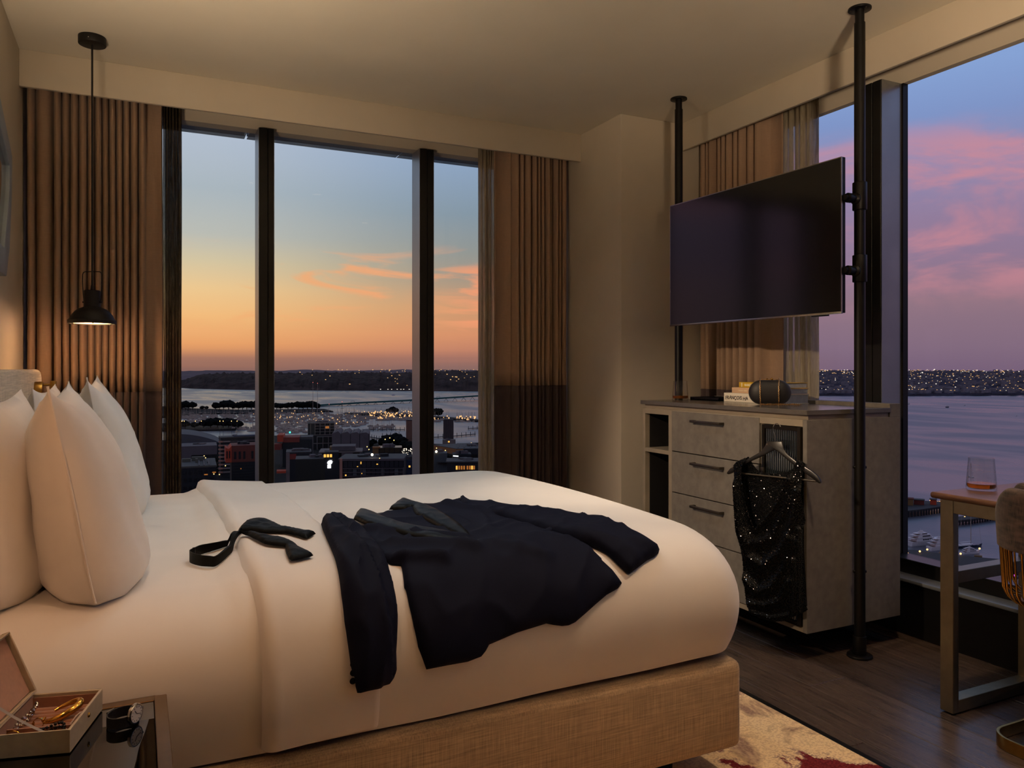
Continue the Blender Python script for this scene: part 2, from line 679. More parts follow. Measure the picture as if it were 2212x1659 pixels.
def perforated(name, color, hole):
    """metal sheet pierced with holes too fine to see one by one"""
    m = bpy.data.materials.new(name)
    m.use_nodes = True
    nt = m.node_tree
    nt.nodes.clear()
    h = NT(nt)
    out = h.n('ShaderNodeOutputMaterial')
    d = h.n('ShaderNodeBsdfPrincipled')
    d.inputs['Base Color'].default_value = rgba(color)
    d.inputs['Roughness'].default_value = 0.55
    t = h.n('ShaderNodeBsdfTransparent')
    tcn = h.n('ShaderNodeTexCoord')
    mx = h.n('ShaderNodeMixShader')
    h.link(h.maprange(h.noise(tcn.outputs['Object'], 160.0, 2, 0.6), 0.3, 0.7, hole - 0.08, hole + 0.08), mx.inputs[0])
    h.link(d.outputs[0], mx.inputs[1])
    h.link(t.outputs[0], mx.inputs[2])
    h.link(mx.outputs[0], out.inputs[0])
    return m


M['shade_mesh'] = perforated('sunshade_mesh', (150, 156, 158), 0.26)
M['plank'] = wood('dark_oak_plank', (48, 39, 34), (92, 76, 66), 1, 0.29, 1.0, 0.22, 0.2)
M['gap'] = material('floor_shadow_gap', (14, 10, 8), 0.8, var=0.1)
M['curtain'] = woven('curtain_beige', (168, 140, 116), 900, 0.9, 0.05, 0.08, 0.15)
M['curtain_low'] = woven('curtain_dark_band', (80, 67, 66), 900, 0.9, 0.05, 0.08, 0.15)
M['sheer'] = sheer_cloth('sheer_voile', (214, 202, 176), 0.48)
M['sheer_shade'] = sheer_cloth('sheer_voile_shaded', (118, 104, 84), 0.30)  # same voile, its shade against the bright window put into the colour
M['linen'] = material('white_bed_linen', (228, 222, 214), 0.62, spec=0.3, sheen=0.35, bump=0.05, bump_scale=26, var=0.02, var_scale=3)
M['linen_pillow'] = material('white_pillow_linen', (230, 223, 214), 0.6, spec=0.3, sheen=0.35, bump=0.05, bump_scale=14, var=0.02)
M['base_cloth'] = woven('bed_base_linen', (166, 142, 112), 420, 0.9, 0.16, 0.35, 0.2)
M['headboard'] = woven('headboard_cloth', (190, 176, 156), 260, 0.9, 0.14, 0.4, 0.2)
M['black_metal'] = material('black_powder_coat', (17, 15, 14), 0.42, 0.4, var=0.1, var_scale=30)
M['lamp_black'] = material('lamp_black', (22, 19, 18), 0.55, 0.2, var=0.1, var_scale=30, bump=0.05, bump_scale=300)
M['bulb'] = glow('lamp_diffuser_glow', (255, 214, 138), 6.0)
M['brass'] = material('brushed_brass', (186, 146, 74), 0.28, 1.0, var=0.06, var_scale=40, bump=0.04, bump_scale=80, bump_stretch=(1, 1, 12))
M['gold'] = material('polished_gold', (222, 170, 78), 0.12, 1.0, var=0.04)
M['silver'] = material('polished_silver', (200, 196, 190), 0.15, 1.0, var=0.05)
M['chrome'] = material('chrome', (190, 190, 190), 0.12, 1.0, var=0.03)
M['champagne'] = material('champagne_metal', (150, 138, 112), 0.38, 0.85, var=0.05, var_scale=30, bump=0.03, bump_scale=150)
M['pewter'] = material('pewter_handle', (92, 84, 74), 0.35, 0.9, var=0.06, var_scale=30)
M['screen'] = material('dark_screen', (17, 19, 21), 0.13, 0.0, spec=0.6, var=0.05)
M['bezel'] = material('black_bezel', (14, 14, 14), 0.4, 0.2, var=0.05)
M['silver_trim'] = material('silver_trim', (170, 165, 155), 0.25, 1.0, var=0.03)
M['cabinet'] = material('cabinet_laminate', (112, 106, 98), 0.6, spec=0.3, var=0.09, var_scale=26, bump=0.05, bump_scale=500, detail=6)
M['cabinet_edge'] = material('cabinet_edge', (146, 134, 115), 0.42, 0.1, var=0.05, var_scale=12)
M['cabinet_top'] = material('cabinet_worktop', (92, 86, 78), 0.24, 0.1, var=0.06, var_scale=16, coat=0.3)
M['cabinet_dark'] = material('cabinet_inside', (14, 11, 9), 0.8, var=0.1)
M['door_metal'] = material('door_frame_bronze', (40, 34, 26), 0.4, 0.7, var=0.05)
M['flute'] = material('fluted_glass', (30, 34, 34), 0.09, 0.0, spec=1.0, ior=1.7, var=0.03)
M['desk_top'] = wood('desk_walnut', (70, 46, 32), (128, 90, 62), 1, 0.36, 1.0, 0.05, 0.1)
M['velvet'] = woven('taupe_chair_velvet', (66, 54, 47), 620, 0.85, 0.45, 0.3, 0.25, (1, 1, 0.12))
M['mirror'] = material('mirror_glass', (190, 190, 190), 0.02, 1.0, var=0.01)
M['mirror_frame'] = material('blue_grey_mirror_frame', (150, 164, 178), 0.5, 0.1, var=0.05, var_scale=10)
# ------------------------------------------------------------------ the made bed as a surface (room coordinates, metres)
XH, XF, YN, YF, ZT, ZH = -0.37, 1.625, 1.725, 3.56, 0.712, 0.365
RN, RF, RFA, RV, YC = 0.20, 0.09, 0.14, 0.20, 2.62


def bed_point(x, s, off=0.0):
    """point on the made bed and its outward normal; s runs from the middle line over the near (+) or far (-) edge"""
    near = s >= 0
    r = RN if near else RFA
    sg = -1 if near else 1
    yo = YN if near else YF
    flat = abs(yo - YC) - r
    a = abs(s)
    arc = PI / 2 * (r + RV) / 2
    if a <= flat:
        y, z, n = YC + sg * a, ZT, (0, 0, 1)
    elif a < flat + arc:
        t = (a - flat) / arc * PI / 2
        y, z = yo - sg * r + sg * r * math.sin(t), ZT - RV + RV * math.cos(t)
        l = math.hypot(math.sin(t) / r, math.cos(t) / RV)
        n = (0, sg * math.sin(t) / r / l, math.cos(t) / RV / l)
    else:
        z = ZT - RV - (a - flat - arc)
        q = max(0, (ZT - RV - z) / (ZT - RV - ZH))
        y, n = yo - sg * 0.03 * q * q, (0, sg, 0)
    dome = 0.014 * max(0, 1 - ((y - YC) / 0.72) ** 2)
    k = min(1, max(0, (x - 0.17) / 0.06))
    k = k * k * (3 - 2 * k)
    z += (dome - 0.018 * (1 - k)) * max(0, n[2])
    p = Vector((x, y, z))
    n = Vector(n)
    return p + n * off, n


S_NEAR = abs(YN - YC) - RN + PI / 2 * (RN + RV) / 2 + (ZT - RV - ZH)
S_FAR = -(abs(YF - YC) - RFA + PI / 2 * (RFA + RV) / 2 + (ZT - RV - ZH))


def poly_dist(px, py, poly):
    """signed-less distance from points to an outline"""
    P = np.array(poly)
    Q = np.roll(P, -1, axis=0)
    d = np.full(px.shape, 1e9)
    for (ax, ay), (bx, by) in zip(P, Q):
        vx, vy = bx - ax, by - ay
        L = vx * vx + vy * vy + 1e-12
        t = np.clip(((px - ax) * vx + (py - ay) * vy) / L, 0, 1)
        d = np.minimum(d, np.hypot(px - ax - t * vx, py - ay - t * vy))
    return d


def inside(px, py, poly):
    r = np.zeros(px.shape, bool)
    n = len(poly)
    for i in range(n):
        ax, ay = poly[i]
        bx, by = poly[i - 1]
        if ay == by:
            continue
        c = ((ay > py) != (by > py)) & (px < (bx - ax) * (py - ay) / (by - ay) + ax)
        r ^= c
    return r


def densify(poly, step):
    out = []
    n = len(poly)
    for i in range(n):
        a, b = poly[i], poly[(i + 1) % n]
        k = max(1, int(math.hypot(b[0] - a[0], b[1] - a[1]) / step))
        out += [(a[0] + (b[0] - a[0]) * t / k, a[1] + (b[1] - a[1]) * t / k) for t in range(k)]
    return out


def cdt_patch(poly, step):
    """triangulated outline: returns 2-D points, triangles, number of rim points"""
    rim = densify(poly, step)
    P = np.array(rim)
    x0, y0 = P.min(0)
    x1, y1 = P.max(0)
    gx, gy = np.meshgrid(np.arange(x0, x1, step), np.arange(y0, y1, step))
    gx = gx + (np.arange(gx.shape[0]) % 2)[:, None] * step * 0.5
    gx, gy = gx.ravel(), gy.ravel()
    ok = inside(gx, gy, rim)
    gx, gy = gx[ok], gy[ok]
    ok = poly_dist(gx, gy, rim) > step * 0.45
    pts = [Vector(p) for p in rim] + [Vector((a, b)) for a, b in zip(gx[ok], gy[ok])]
    n = len(rim)
    vs, _, fs, _, _, _ = delaunay_2d_cdt(pts, [(i, (i + 1) % n) for i in range(n)], [list(range(n))], 1, 1e-6)
    vv = np.array([(v.x, v.y) for v in vs])
    return vv, [tuple(f) for f in fs], rim


def cloth_piece(name, poly, mat, parent, step=0.009, base=0.003, thick=0.006, puff=0.0, puff_w=0.05, wrinkle=0.0, wr_scale=(9, 9), seed=0.0, place=None, extra=None):
    vv, fs, rim = cdt_patch(poly, step)
    d = poly_dist(vv[:, 0], vv[:, 1], rim)
    vs = []
    for (a, b), q in zip(vv, d):
        e = min(1.0, q / 0.008)
        h = base + thick * math.sqrt(max(0, 1 - (1 - e) ** 2))
        if puff:
            t = min(1.0, q / puff_w)
            h += puff * math.sqrt(max(0, 1 - (1 - t) ** 2))
        if wrinkle:
            nz = noise.noise(Vector((a * wr_scale[0], b * wr_scale[1], seed)))
            rd = 1 - abs(noise.noise(Vector((a * wr_scale[0] * 1.3 + b * 3, b * wr_scale[1] * 1.1, seed + 5)))) * 2
            h += wrinkle * (0.6 * nz + 0.7 * max(0, rd) ** 3) * min(1, q / 0.02)
        if extra:
            h += extra(a, b, q)
        if q < 1e-5:
            h = base
        vs.append((place or (lambda a, b, h: bed_point(a, b, h)[0]))(a, b, h))
    n = len(vs)
    m = MB()
    m.add(vs, fs)
    # back side, so that the cloth has a thickness
    low = []
    for (a, b), q in zip(vv, d):
        low.append((place or (lambda a, b, h: bed_point(a, b, h)[0]))(a, b, base - 0.0015))
    m.add(low, [f[::-1] for f in fs])
    # sew the two along the rim
    idx = [i for i, q in enumerate(d) if q < 1e-5]
    key = {}
    for f in fs:
        for i in range(3):
            e = (f[i], f[(i + 1) % len(f)])
            key[tuple(sorted(e))] = key.get(tuple(sorted(e)), 0) + 1
    m.f += [(a, b, b + n, a + n) for (a, b), c in key.items() if c == 1]
    return m.build(name, mat, parent, smooth=50)
# ------------------------------------------------------------------ the room shell
XL, XR, YF0, YB = -0.497, 3.30, -1.75, 4.60


def struct(name, mb, mat, label, cat, **kw):
    return props(mb.build(name, mat, **kw), label, cat, None, 'structure')


fl = empty('floor', (0, 0, 0), 'dark oak board floor running towards the window wall', 'floor', None, 'structure')
MB().box(XL - .1, 3.45, YF0, 4.8, -0.12, -0.012).build('subfloor', M['gap'], fl)
# boards: one mesh, a copy per board; shared joints stay open by 2 mm
PW, PL = 0.190, 1.95
pm = MB().box(0.0012, PW - 0.0012, 0.0012, PL - 0.0012, -0.012, 0.0).build('plank', M['plank'], fl, bevel=0.0016, seg=1, smooth=0, local=True)
pme = pm.data
first = True
i = 0
x = -0.497 - 0.06
while x < 3.14:
    y = YF0 - (0.0, 0.75, 1.35, 0.4, 1.05)[i % 5]
    while y < 4.35:
        if x > 1.05 and y > -2.4:
            if first:
                o, first = pm, False
            else:
                o = pm.copy()
                COL.objects.link(o)
                o.parent = fl
            o.location = (x, y, 0)
        y += PL
    x += PW
    i += 1
MB().box(XL, 1.02, YF0, 4.35, -0.012, -0.0005).build('board_field', M['plank'], fl)

struct('ceiling', MB().box(XL - .1, 3.45, YF0, 4.8, CEIL, CEIL + 0.1), M['ceiling'], 'plain cream painted ceiling over the whole room', 'ceiling')
struct('wall_left', MB().box(XL - 0.1, XL, YF0, 4.8, -0.1, CEIL), M['paint'], 'cream painted head wall behind the headboard', 'wall')
struct('wall_front', MB().box(XL - 0.1, 3.45, YF0 - 0.1, YF0, -0.1, CEIL), M['front_wall'], 'unseen wall facing the bedroom windows, lining darkened to dim bounce light', 'wall')
WX0, WX1, HEAD = -0.30, 2.52, 2.562
b = MB()
b.box(XL, WX0, YB, 4.8, -0.1, CEIL)
b.box(WX1, 2.60, YB, 4.8, -0.1, CEIL)
b.box(WX0, WX1, YB, 4.69, HEAD, CEIL)
b.box(WX0, WX1, YB, 4.8, -0.1, 0.26)
struct('wall_back', b, M['paint'], 'cream wall around the wide sunset window', 'wall')
WY0, WY1 = -0.5, 3.55
b = MB()
b.box(XR, 3.45, WY1, 4.8, -0.1, CEIL)
b.box(XR, 3.45, YF0, WY0, -0.1, CEIL)
b.box(XR, 3.34, WY0, WY1, HEAD + 0.006, CEIL)
b.box(XR - 0.16, 3.45, WY0, WY1, -0.1, 0.02)
struct('wall_right', b, M['paint'], 'cream wall around the harbour window by the desk', 'wall')
struct('wall_corner', MB().box(2.567, 3.45, 3.83, 4.8, -0.1, CEIL), M['paint'], 'cream painted corner pier between the two windows', 'wall', bevel=0.006)
struct('trim_1', MB().box(XL, 2.567, 4.284, 4.306, 2.53, CEIL), M['paint'], 'cream curtain pelmet above the sunset window', 'trim', bevel=0.003)
struct('trim_2', MB().box(3.008, 3.030, YF0, 3.83, 2.537, CEIL), M['paint'], 'cream curtain pelmet above the harbour window', 'trim', bevel=0.003)
struct('baseboard_right', MB().box(3.13, XR - 0.16 + 0.002, WY0, 3.4, 0.0, 0.238), M['frame_black'], 'black kick panel under the harbour window sill', 'baseboard')

# window with the sunset
w1 = empty('window_1', (1.1, 4.67, 0), 'wide window with dark mullions facing the sunset', 'window', None, 'structure')
MULL = [(-0.345, -0.265), (0.622, 0.702), (1.575, 1.663), (2.515, 2.60)]
for a, c in MULL[1:3]:
    mm = MB()
    mm.box(a, a + 0.046, 4.552, 4.70, 0.26, HEAD)
    mm.box(a + 0.049, c, 4.552, 4.70, 0.26, HEAD)
    mm.box(a + 0.01, c - 0.01, 4.56, 4.70, 0.26, HEAD)
    mm.build('mullion', M['frame_dark'], w1, bevel=0.002, seg=1)
    MB().box(a - 0.003, a, 4.556, 4.70, 0.34, HEAD).build('side_plate', M['alu'], w1, smooth=0)
    MB().box(c, c + 0.003, 4.556, 4.70, 0.34, HEAD).build('side_plate', M['alu'], w1, smooth=0)
fr = MB()
fr.box(WX0, WX0 + 0.05, 4.62, 4.70, 0.26, HEAD).box(WX1 - 0.05, WX1, 4.62, 4.70, 0.26, HEAD)
fr.box(WX0, WX1, 4.62, 4.70, 0.26, 0.34)
fr.build('frame', M['frame_dark'], w1, bevel=0.003, seg=1)
MB().box(WX0, WX1, 4.46, 4.62, 0.235, 0.26).build('sill', M['sill'], w1, bevel=0.003)
for a, c in ((WX0 + 0.05, 0.622), (0.702, 1.575), (1.663, WX1 - 0.05)):
    MB().box(a, c, 4.672, 4.676, 0.34, HEAD).build('pane', M['glass'], w1, smooth=0)

# window with the harbour
w2 = empty('window_2', (3.29, 1.6, 0), 'tall corner window with the harbour view behind the desk', 'window', None, 'structure')
for a, c in ((2.535, 2.626), (1.46, 1.55), (0.4, 0.49)):
    mm = MB()
    mm.box(3.16, 3.33, a, a + 0.045, 0.25, HEAD + .006)
    mm.box(3.16, 3.33, a + 0.049, c, 0.25, HEAD + .006)
    mm.box(3.168, 3.33, a + 0.01, c - 0.01, 0.25, HEAD + .006)
    mm.build('mullion', M['frame_dark'], w2, bevel=0.002, seg=1)
    MB().box(3.164, 3.30, a - 0.003, a, 0.318, HEAD + .006).build('side_plate', M['alu'], w2, smooth=0)
    MB().box(3.300, 3.334, a - 0.012, a, 0.25, HEAD + .006).build('glazing_bead', M['black_metal'], w2, smooth=0)
fr = MB()
fr.box(3.215, 3.33, WY0, WY1, 0.252, 0.318)
fr.box(3.24, 3.33, WY1 - 0.05, WY1, 0.318, HEAD).box(3.24, 3.33, WY0, WY0 + 0.05, 0.318, HEAD)
fr.build('frame', M['frame_black'], w2, bevel=0.003, seg=1)
MB().box(3.118, 3.216, WY0, WY1, 0.238, 0.254).build('sill', M['sill'], w2, bevel=0.003)
for a, c in ((2.626, WY1 - 0.05), (1.55, 2.535), (0.49, 1.46), (WY0 + 0.05, 0.4)):
    MB().box(3.316, 3.320, a, c, 0.318, HEAD + 0.006).build('pane', M['glass'], w2, smooth=0)

# outside sunshade blades above the sunset window
for nm, a, c in (('over the left pane', -0.6, 0.590), ('over the middle pane', 0.604, 1.545), ('over the right pane', 1.552, 2.75)):
    t = empty('sunshade', ((a + c) / 2, 4.84, 2.6), 'grey metal sunshade blade outside, ' + nm + ' of the sunset window', 'sunshade', 'sunshade blades outside the window')
    bl = MB()
    bl.box(a, c, 4.72, 4.962, 2.600, 2.603)
    bl.build('blade', M['shade_mesh'], t, smooth=0)
    MB().box(a, c, 4.945, 4.962, 2.618, 2.66).build('edge_lip', M['shade_metal'], t)
    MB().box(a + 0.004, a + 0.012, 4.72, 4.945, 2.6185, 2.655).build('bracket', M['shade_metal'], t)
    MB().box(c - 0.012, c - 0.004, 4.72, 4.945, 2.6185, 2.655).build('bracket', M['shade_metal'], t)


# ------------------------------------------------------------------ curtains
def fold_path(x0, widths, yb, depth, n=11):
    """lobes side by side, closed up into tight gaps: list of (x, y)"""
    pts = []
    x = x0
    for k, wd in enumerate(widths):
        d = depth * (0.8 + 0.4 * rng.random())
        for j in range(n):
            t = j / n
            q = abs(2 * t - 1)
            pts.append((x + wd * (t + 0.035 * math.sin(2 * PI * t)), yb - d * (1 - q ** 3.0) ** 0.5))
        x += wd
    pts.append((x, yb))
    return pts


def hang(name, mats, parent, path, z0, zs, z1, to3d, rows=15, sway=0.006, seed=0.0):
    for nm, mt, a, c in ((name[0], mats[0], zs, z1), (name[1], mats[1], z0, zs)):
        if nm is None:
            continue
        m = MB()
        vs, fs = [], []
        k = len(path)
        for r in range(rows):
            z = a + (c - a) * r / (rows - 1)
            fall = (z1 - z) / z1
            for i, (px, py) in enumerate(path):
                sx = sway * (0.3 + 1.5 * fall) * noise.noise(Vector((px * 11, z * 0.9, seed)))
                sy = sway * 2.0 * fall * noise.noise(Vector((px * 14, z * 1.1, seed + 9)))
                vs.append(to3d(px + sx, py + sy, z))
        for r in range(rows - 1):
            for i in range(k - 1):
                fs.append((r * k + i, r * k + i + 1, (r + 1) * k + i + 1, (r + 1) * k + i))
        m.add(vs, fs)
        o = m.build(nm, mt, parent, smooth=80, fix=False)
        sd = o.modifiers.new('Solidify', 'SOLIDIFY')
        sd.thickness = 0.0025


TRACK = 2.66
bx = lambda px, py, z: (px, py, z)
rx = lambda px, py, z: (py, px, z)
c1 = empty('curtain', (-0.2, 4.43, 0), 'beige curtain with a dark lower band beside the pendant lamp', 'curtain', 'full-length curtains')
wl = [0.042, 0.085, 0.040, 0.040, 0.040, 0.042, 0.038, 0.034, 0.034, 0.036, 0.036, 0.036, 0.042, 0.040]
sc_ = 0.53 / sum(wl)
p = fold_path(-0.485, [q * sc_ for q in wl], 4.475, 0.085)
p += [(0.052, 4.475), (0.075, 4.49), (0.098, 4.492), (0.118, 4.48), (0.124, 4.495)]
hang(('upper_panel', 'lower_band'), (M['curtain'], M['curtain_low']), c1, p, 0.012, 1.082, TRACK, bx, seed=1.0)
c2 = empty('curtain', (2.33, 4.43, 0), 'beige curtain with a dark lower band right of the sunset', 'curtain', 'full-length curtains')
p = [(2.045, 4.49), (2.05, 4.478), (2.075, 4.492), (2.11, 4.50), (2.145, 4.49), (2.158, 4.475)]
p += fold_path(2.163, [0.036, 0.034, 0.046, 0.034, 0.030, 0.034, 0.030, 0.030, 0.034, 0.030, 0.048], 4.48, 0.08)
hang(('upper_panel', 'lower_band'), (M['curtain'], M['curtain_low']), c2, p, 0.012, 1.094, TRACK, bx, seed=2.0)
c3 = empty('curtain', (3.13, 3.55, 0), 'beige curtain with a dark lower band behind the television', 'curtain', 'full-length curtains')
p = fold_path(3.795, [-0.06, -0.05, -0.046, -0.055, -0.04, -0.05, -0.05, -0.05, -0.06, -0.056], 3.185, 0.09)
p += [(3.265, 3.19), (3.235, 3.195), (3.20, 3.195), (3.175, 3.185)]
hang(('upper_panel', 'lower_band'), (M['curtain'], M['curtain_low']), c3, p, 0.012, 1.079, TRACK, rx, seed=3.0)


def sheer(label, loc, path, to3d, mat, seed):
    t = empty('sheer_curtain', loc, label, 'curtain', 'sheer curtains')
    hang(('voile', None), (mat, mat), t, path, 0.012, 0.012, TRACK, to3d, 12, 0.008, seed)


sheer('sheer curtain with backlit shade in its colour, bunched beside the left beige curtain', (0.16, 4.53, 0),
      fold_path(0.128, [0.012, 0.016, 0.011, 0.018, 0.013, 0.02], 4.548, 0.05, 6) + [(0.21, 4.545), (0.165, 4.555), (0.14, 4.553)], bx, M['sheer_shade'], 5.0)
sheer('pale sheer curtain bunched right of the sunset view', (2.01, 4.53, 0),
      [(2.06, 4.535), (2.04, 4.55), (2.0, 4.545), (1.965, 4.55)] + fold_path(1.958, [0.02, 0.026, 0.014, 0.022, 0.026], 4.54, 0.045, 6), bx, M['sheer'], 6.0)
sheer('pale sheer curtain bunched behind the television', (3.22, 3.1, 0),
      fold_path(3.245, [-0.03, -0.04, -0.035, -0.05, -0.03, -0.034], 3.262, 0.045, 7) + [(3.0, 3.266), (3.05, 3.27), (3.1, 3.272), (3.16, 3.27)], rx, M['sheer'], 7.0)
# ------------------------------------------------------------------ bed
bed = empty('bed', (0.6, 2.64, 0), 'double bed with an upholstered beige linen base on black glides', 'bed')
bs = MB()
bs.box(-0.362, 1.588, 1.735, 3.55, 0.098, 0.356)
bs.build('bed_base', M['base_cloth'], bed, bevel=0.028, seg=4)
for gx, gy in ((1.40, 1.86), (1.40, 3.42), (-0.2, 1.86), (-0.2, 3.42)):
    MB().cyl((gx, gy, 0.0095), (gx, gy, 0.014), 0.036, 0.036, 20).cyl((gx, gy, 0.012), (gx, gy, 0.102), 0.022, 0.026, 20).build('leg', M['black_metal'], bed, bevel=0.002)
MB().box(-0.368, 1.545, 1.80, 3.48, 0.356, 0.60).build('mattress', M['linen'], bed, bevel=0.06, seg=3)

hb = empty('headboard', (-0.43, 2.6, 0), 'wide beige fabric headboard with rounded corners on the head wall', 'headboard')
prof = []
Y0, Y1, ZT0, RC = 1.12, 3.93, 1.198, 0.055
pts = [(Y0, 0.12)]
for k in range(7):
    t = PI - k / 6 * PI / 2
    pts.append((Y0 + RC + RC * math.cos(t), ZT0 - RC + RC * math.sin(t)))
for k in range(7):
    t = PI / 2 - k / 6 * PI / 2
    pts.append((Y1 - RC + RC * math.cos(t), ZT0 - RC + RC * math.sin(t)))
pts.append((Y1, 0.12))
MB().prism(pts, lambda a, b, h: (-0.495 + h, a, b), 0.125).build('border_roll', M['headboard'], hb, bevel=0.02, seg=4, smooth=50)
ins = [(a + (0.05 if a < 2.6 else -0.05), b - (0.05 if b > 0.5 else -0.05)) for a, b in pts]
MB().prism(ins, lambda a, b, h: (-0.372 + h, a, b), 0.008).build('front_panel', M['headboard'], hb, bevel=0.005, seg=2)

# ------------------------------------------------------------------ duvet: rounded sheet contours laid one above another
def contour(level):
    """closed ring of points: level 0 hem .. 1 top of the sides .. 2 rim of the top face"""
    if level <= 1:
        z = ZH + (ZT - RV - ZH) * level
        q = 1 - level
        a = b = c = -0.0
        tuck = 0.03 * q * q
        ins = (tuck, tuck * 0.7, tuck)
    else:
        t = (level - 1) * PI / 2
        z = ZT - RV + RV * math.sin(t)
        ins = (RN * (1 - math.cos(t)), RF * (1 - math.cos(t)), RFA * (1 - math.cos(t)))
    return z, ins


def ring(ins, rc, n_long=110, n_end=56, n_c=9):
    yn, xf, yf = YN + ins[0], XF - ins[1], YF - ins[2]
    pts = []
    pts += [(XH + (xf - rc - XH) * i / n_long, yn) for i in range(n_long)]
    pts += [(xf - rc + rc * math.sin(t), yn + rc - rc * math.cos(t)) for t in [PI / 2 * i / n_c for i in range(n_c)]]
    pts += [(xf, yn + rc + (yf - yn - 2 * rc) * i / n_end) for i in range(n_end)]
    pts += [(xf - rc + rc * math.cos(t), yf - rc + rc * math.sin(t)) for t in [PI / 2 * i / n_c for i in range(n_c)]]
    pts += [(xf - rc + (XH - xf + rc) * i / n_long, yf) for i in range(n_long + 1)]
    return pts


def top_z(x, y):
    dome = 0.014 * max(0, 1 - ((y - YC) / 0.72) ** 2)
    k = min(1, max(0, (x - 0.17) / 0.06))
    k = k * k * (3 - 2 * k)
    return dome - 0.018 * (1 - k)


mb = MB()
rows = []
for lv in [0, .2, .4, .6, .8, 1.0] + [1 + k / 12 for k in range(1, 13)]:
    z, ins = contour(lv)
    w_ = math.sin((lv - 1) * PI / 2) if lv > 1 else 0
    row = []
    for (x, y) in ring(ins, 0.11):
        wob = 0.004 * noise.noise(Vector((x * 3, y * 3, z * 4))) * (1 - w_)
        hem = 0.010 * noise.noise(Vector((x * 2.3, y * 2.3, 3))) * (1 - min(1, lv)) + (0.012 * max(0, x - 0.6) * (1 - min(1, lv)))
        row.append((x, y + (-wob if y < YC else wob), z + hem + w_ * top_z(x, y)))
    rows.append(row)
n = len(rows[0])
nt_ = 26
for k in range(1, nt_ + 1):           # the top face closes towards the middle line
    f_ = k / nt_
    row = []
    for (x, y, z) in rows[17]:
        yy = y + (YC - y) * f_
        xx = x
        zz = ZT + top_z(xx, yy)
        zz += 0.004 * noise.noise(Vector((xx * 2.2, yy * 4.5, 1.7))) + 0.0025 * noise.noise(Vector((xx * 6, yy * 9, 5.1)))
        row.append((xx, yy, zz))
    rows.append(row)
vs = [p for r_ in rows for p in r_]
fs = []
for j in range(len(rows) - 1):
    for i in range(n - 1):
        fs.append((j * n + i, j * n + i + 1, (j + 1) * n + i + 1, (j + 1) * n + i))
mb.add(vs, fs)
duvet = empty('duvet', (0.6, 2.64, ZH), 'smooth white duvet spread over the bed, folded back near the pillows', 'duvet')
dv = mb.build('cover', M['linen'], duvet, smooth=60)
# the turned-back strip
fx0, fx1 = 0.238, 0.505


def strip_h(x):
    t = (x - fx0) / (fx1 - fx0)
    if t <= 0 or t >= 1:
        return 0.0
    if t < 0.12:
        return 0.033 * math.sqrt(max(0, 1 - (1 - t / 0.12) ** 2))
    return 0.033 - 0.021 * ((t - 0.12) / 0.88) ** 0.8


def lie(a, b, h):
    """where something lying on the made bed, strip included, comes to rest"""
    s_ = max(strip_h(a - 0.015), strip_h(a), strip_h(a + 0.015))
    return bed_point(a, b, h + s_)[0]


ncol, nrow = 26, 110
vs, fs = [], []
for j in range(nrow + 1):
    s = S_FAR + 0.01 + (S_NEAR - 0.012 - S_FAR - 0.01) * j / nrow
    wv = 0.012 * noise.noise(Vector((s * 2.2, 4.0, 0))) + 0.006 * noise.noise(Vector((s * 7, 1.0, 0)))
    bow = -0.035 * max(0, -s - 0.3)
    for i in range(ncol + 1):
        t = i / ncol
        if t < 0.12:
            h = 0.033 * math.sqrt(max(0, 1 - (1 - t / 0.12) ** 2))
        elif t > 0.985:
            h = 0.012 * (1 - t) / 0.015
        else:
            h = 0.033 - 0.021 * ((t - 0.12) / 0.865) ** 0.8
        h += 0.002 * noise.noise(Vector((t * 3, s * 6, 8)))
        vs.append(bed_point(fx0 + (fx1 - fx0) * t + wv + bow * (1 - t * 0.3), s, max(-0.004, h - 0.001) + (0.0 if 0.0 < t < 1 else -0.006))[0])
for j in range(nrow):
    for i in range(ncol):
        a = j * (ncol + 1) + i
        fs.append((a, a + 1, a + ncol + 2, a + ncol + 1))
MB().add(vs, fs).build('folded_strip', M['linen'], duvet, smooth=70)


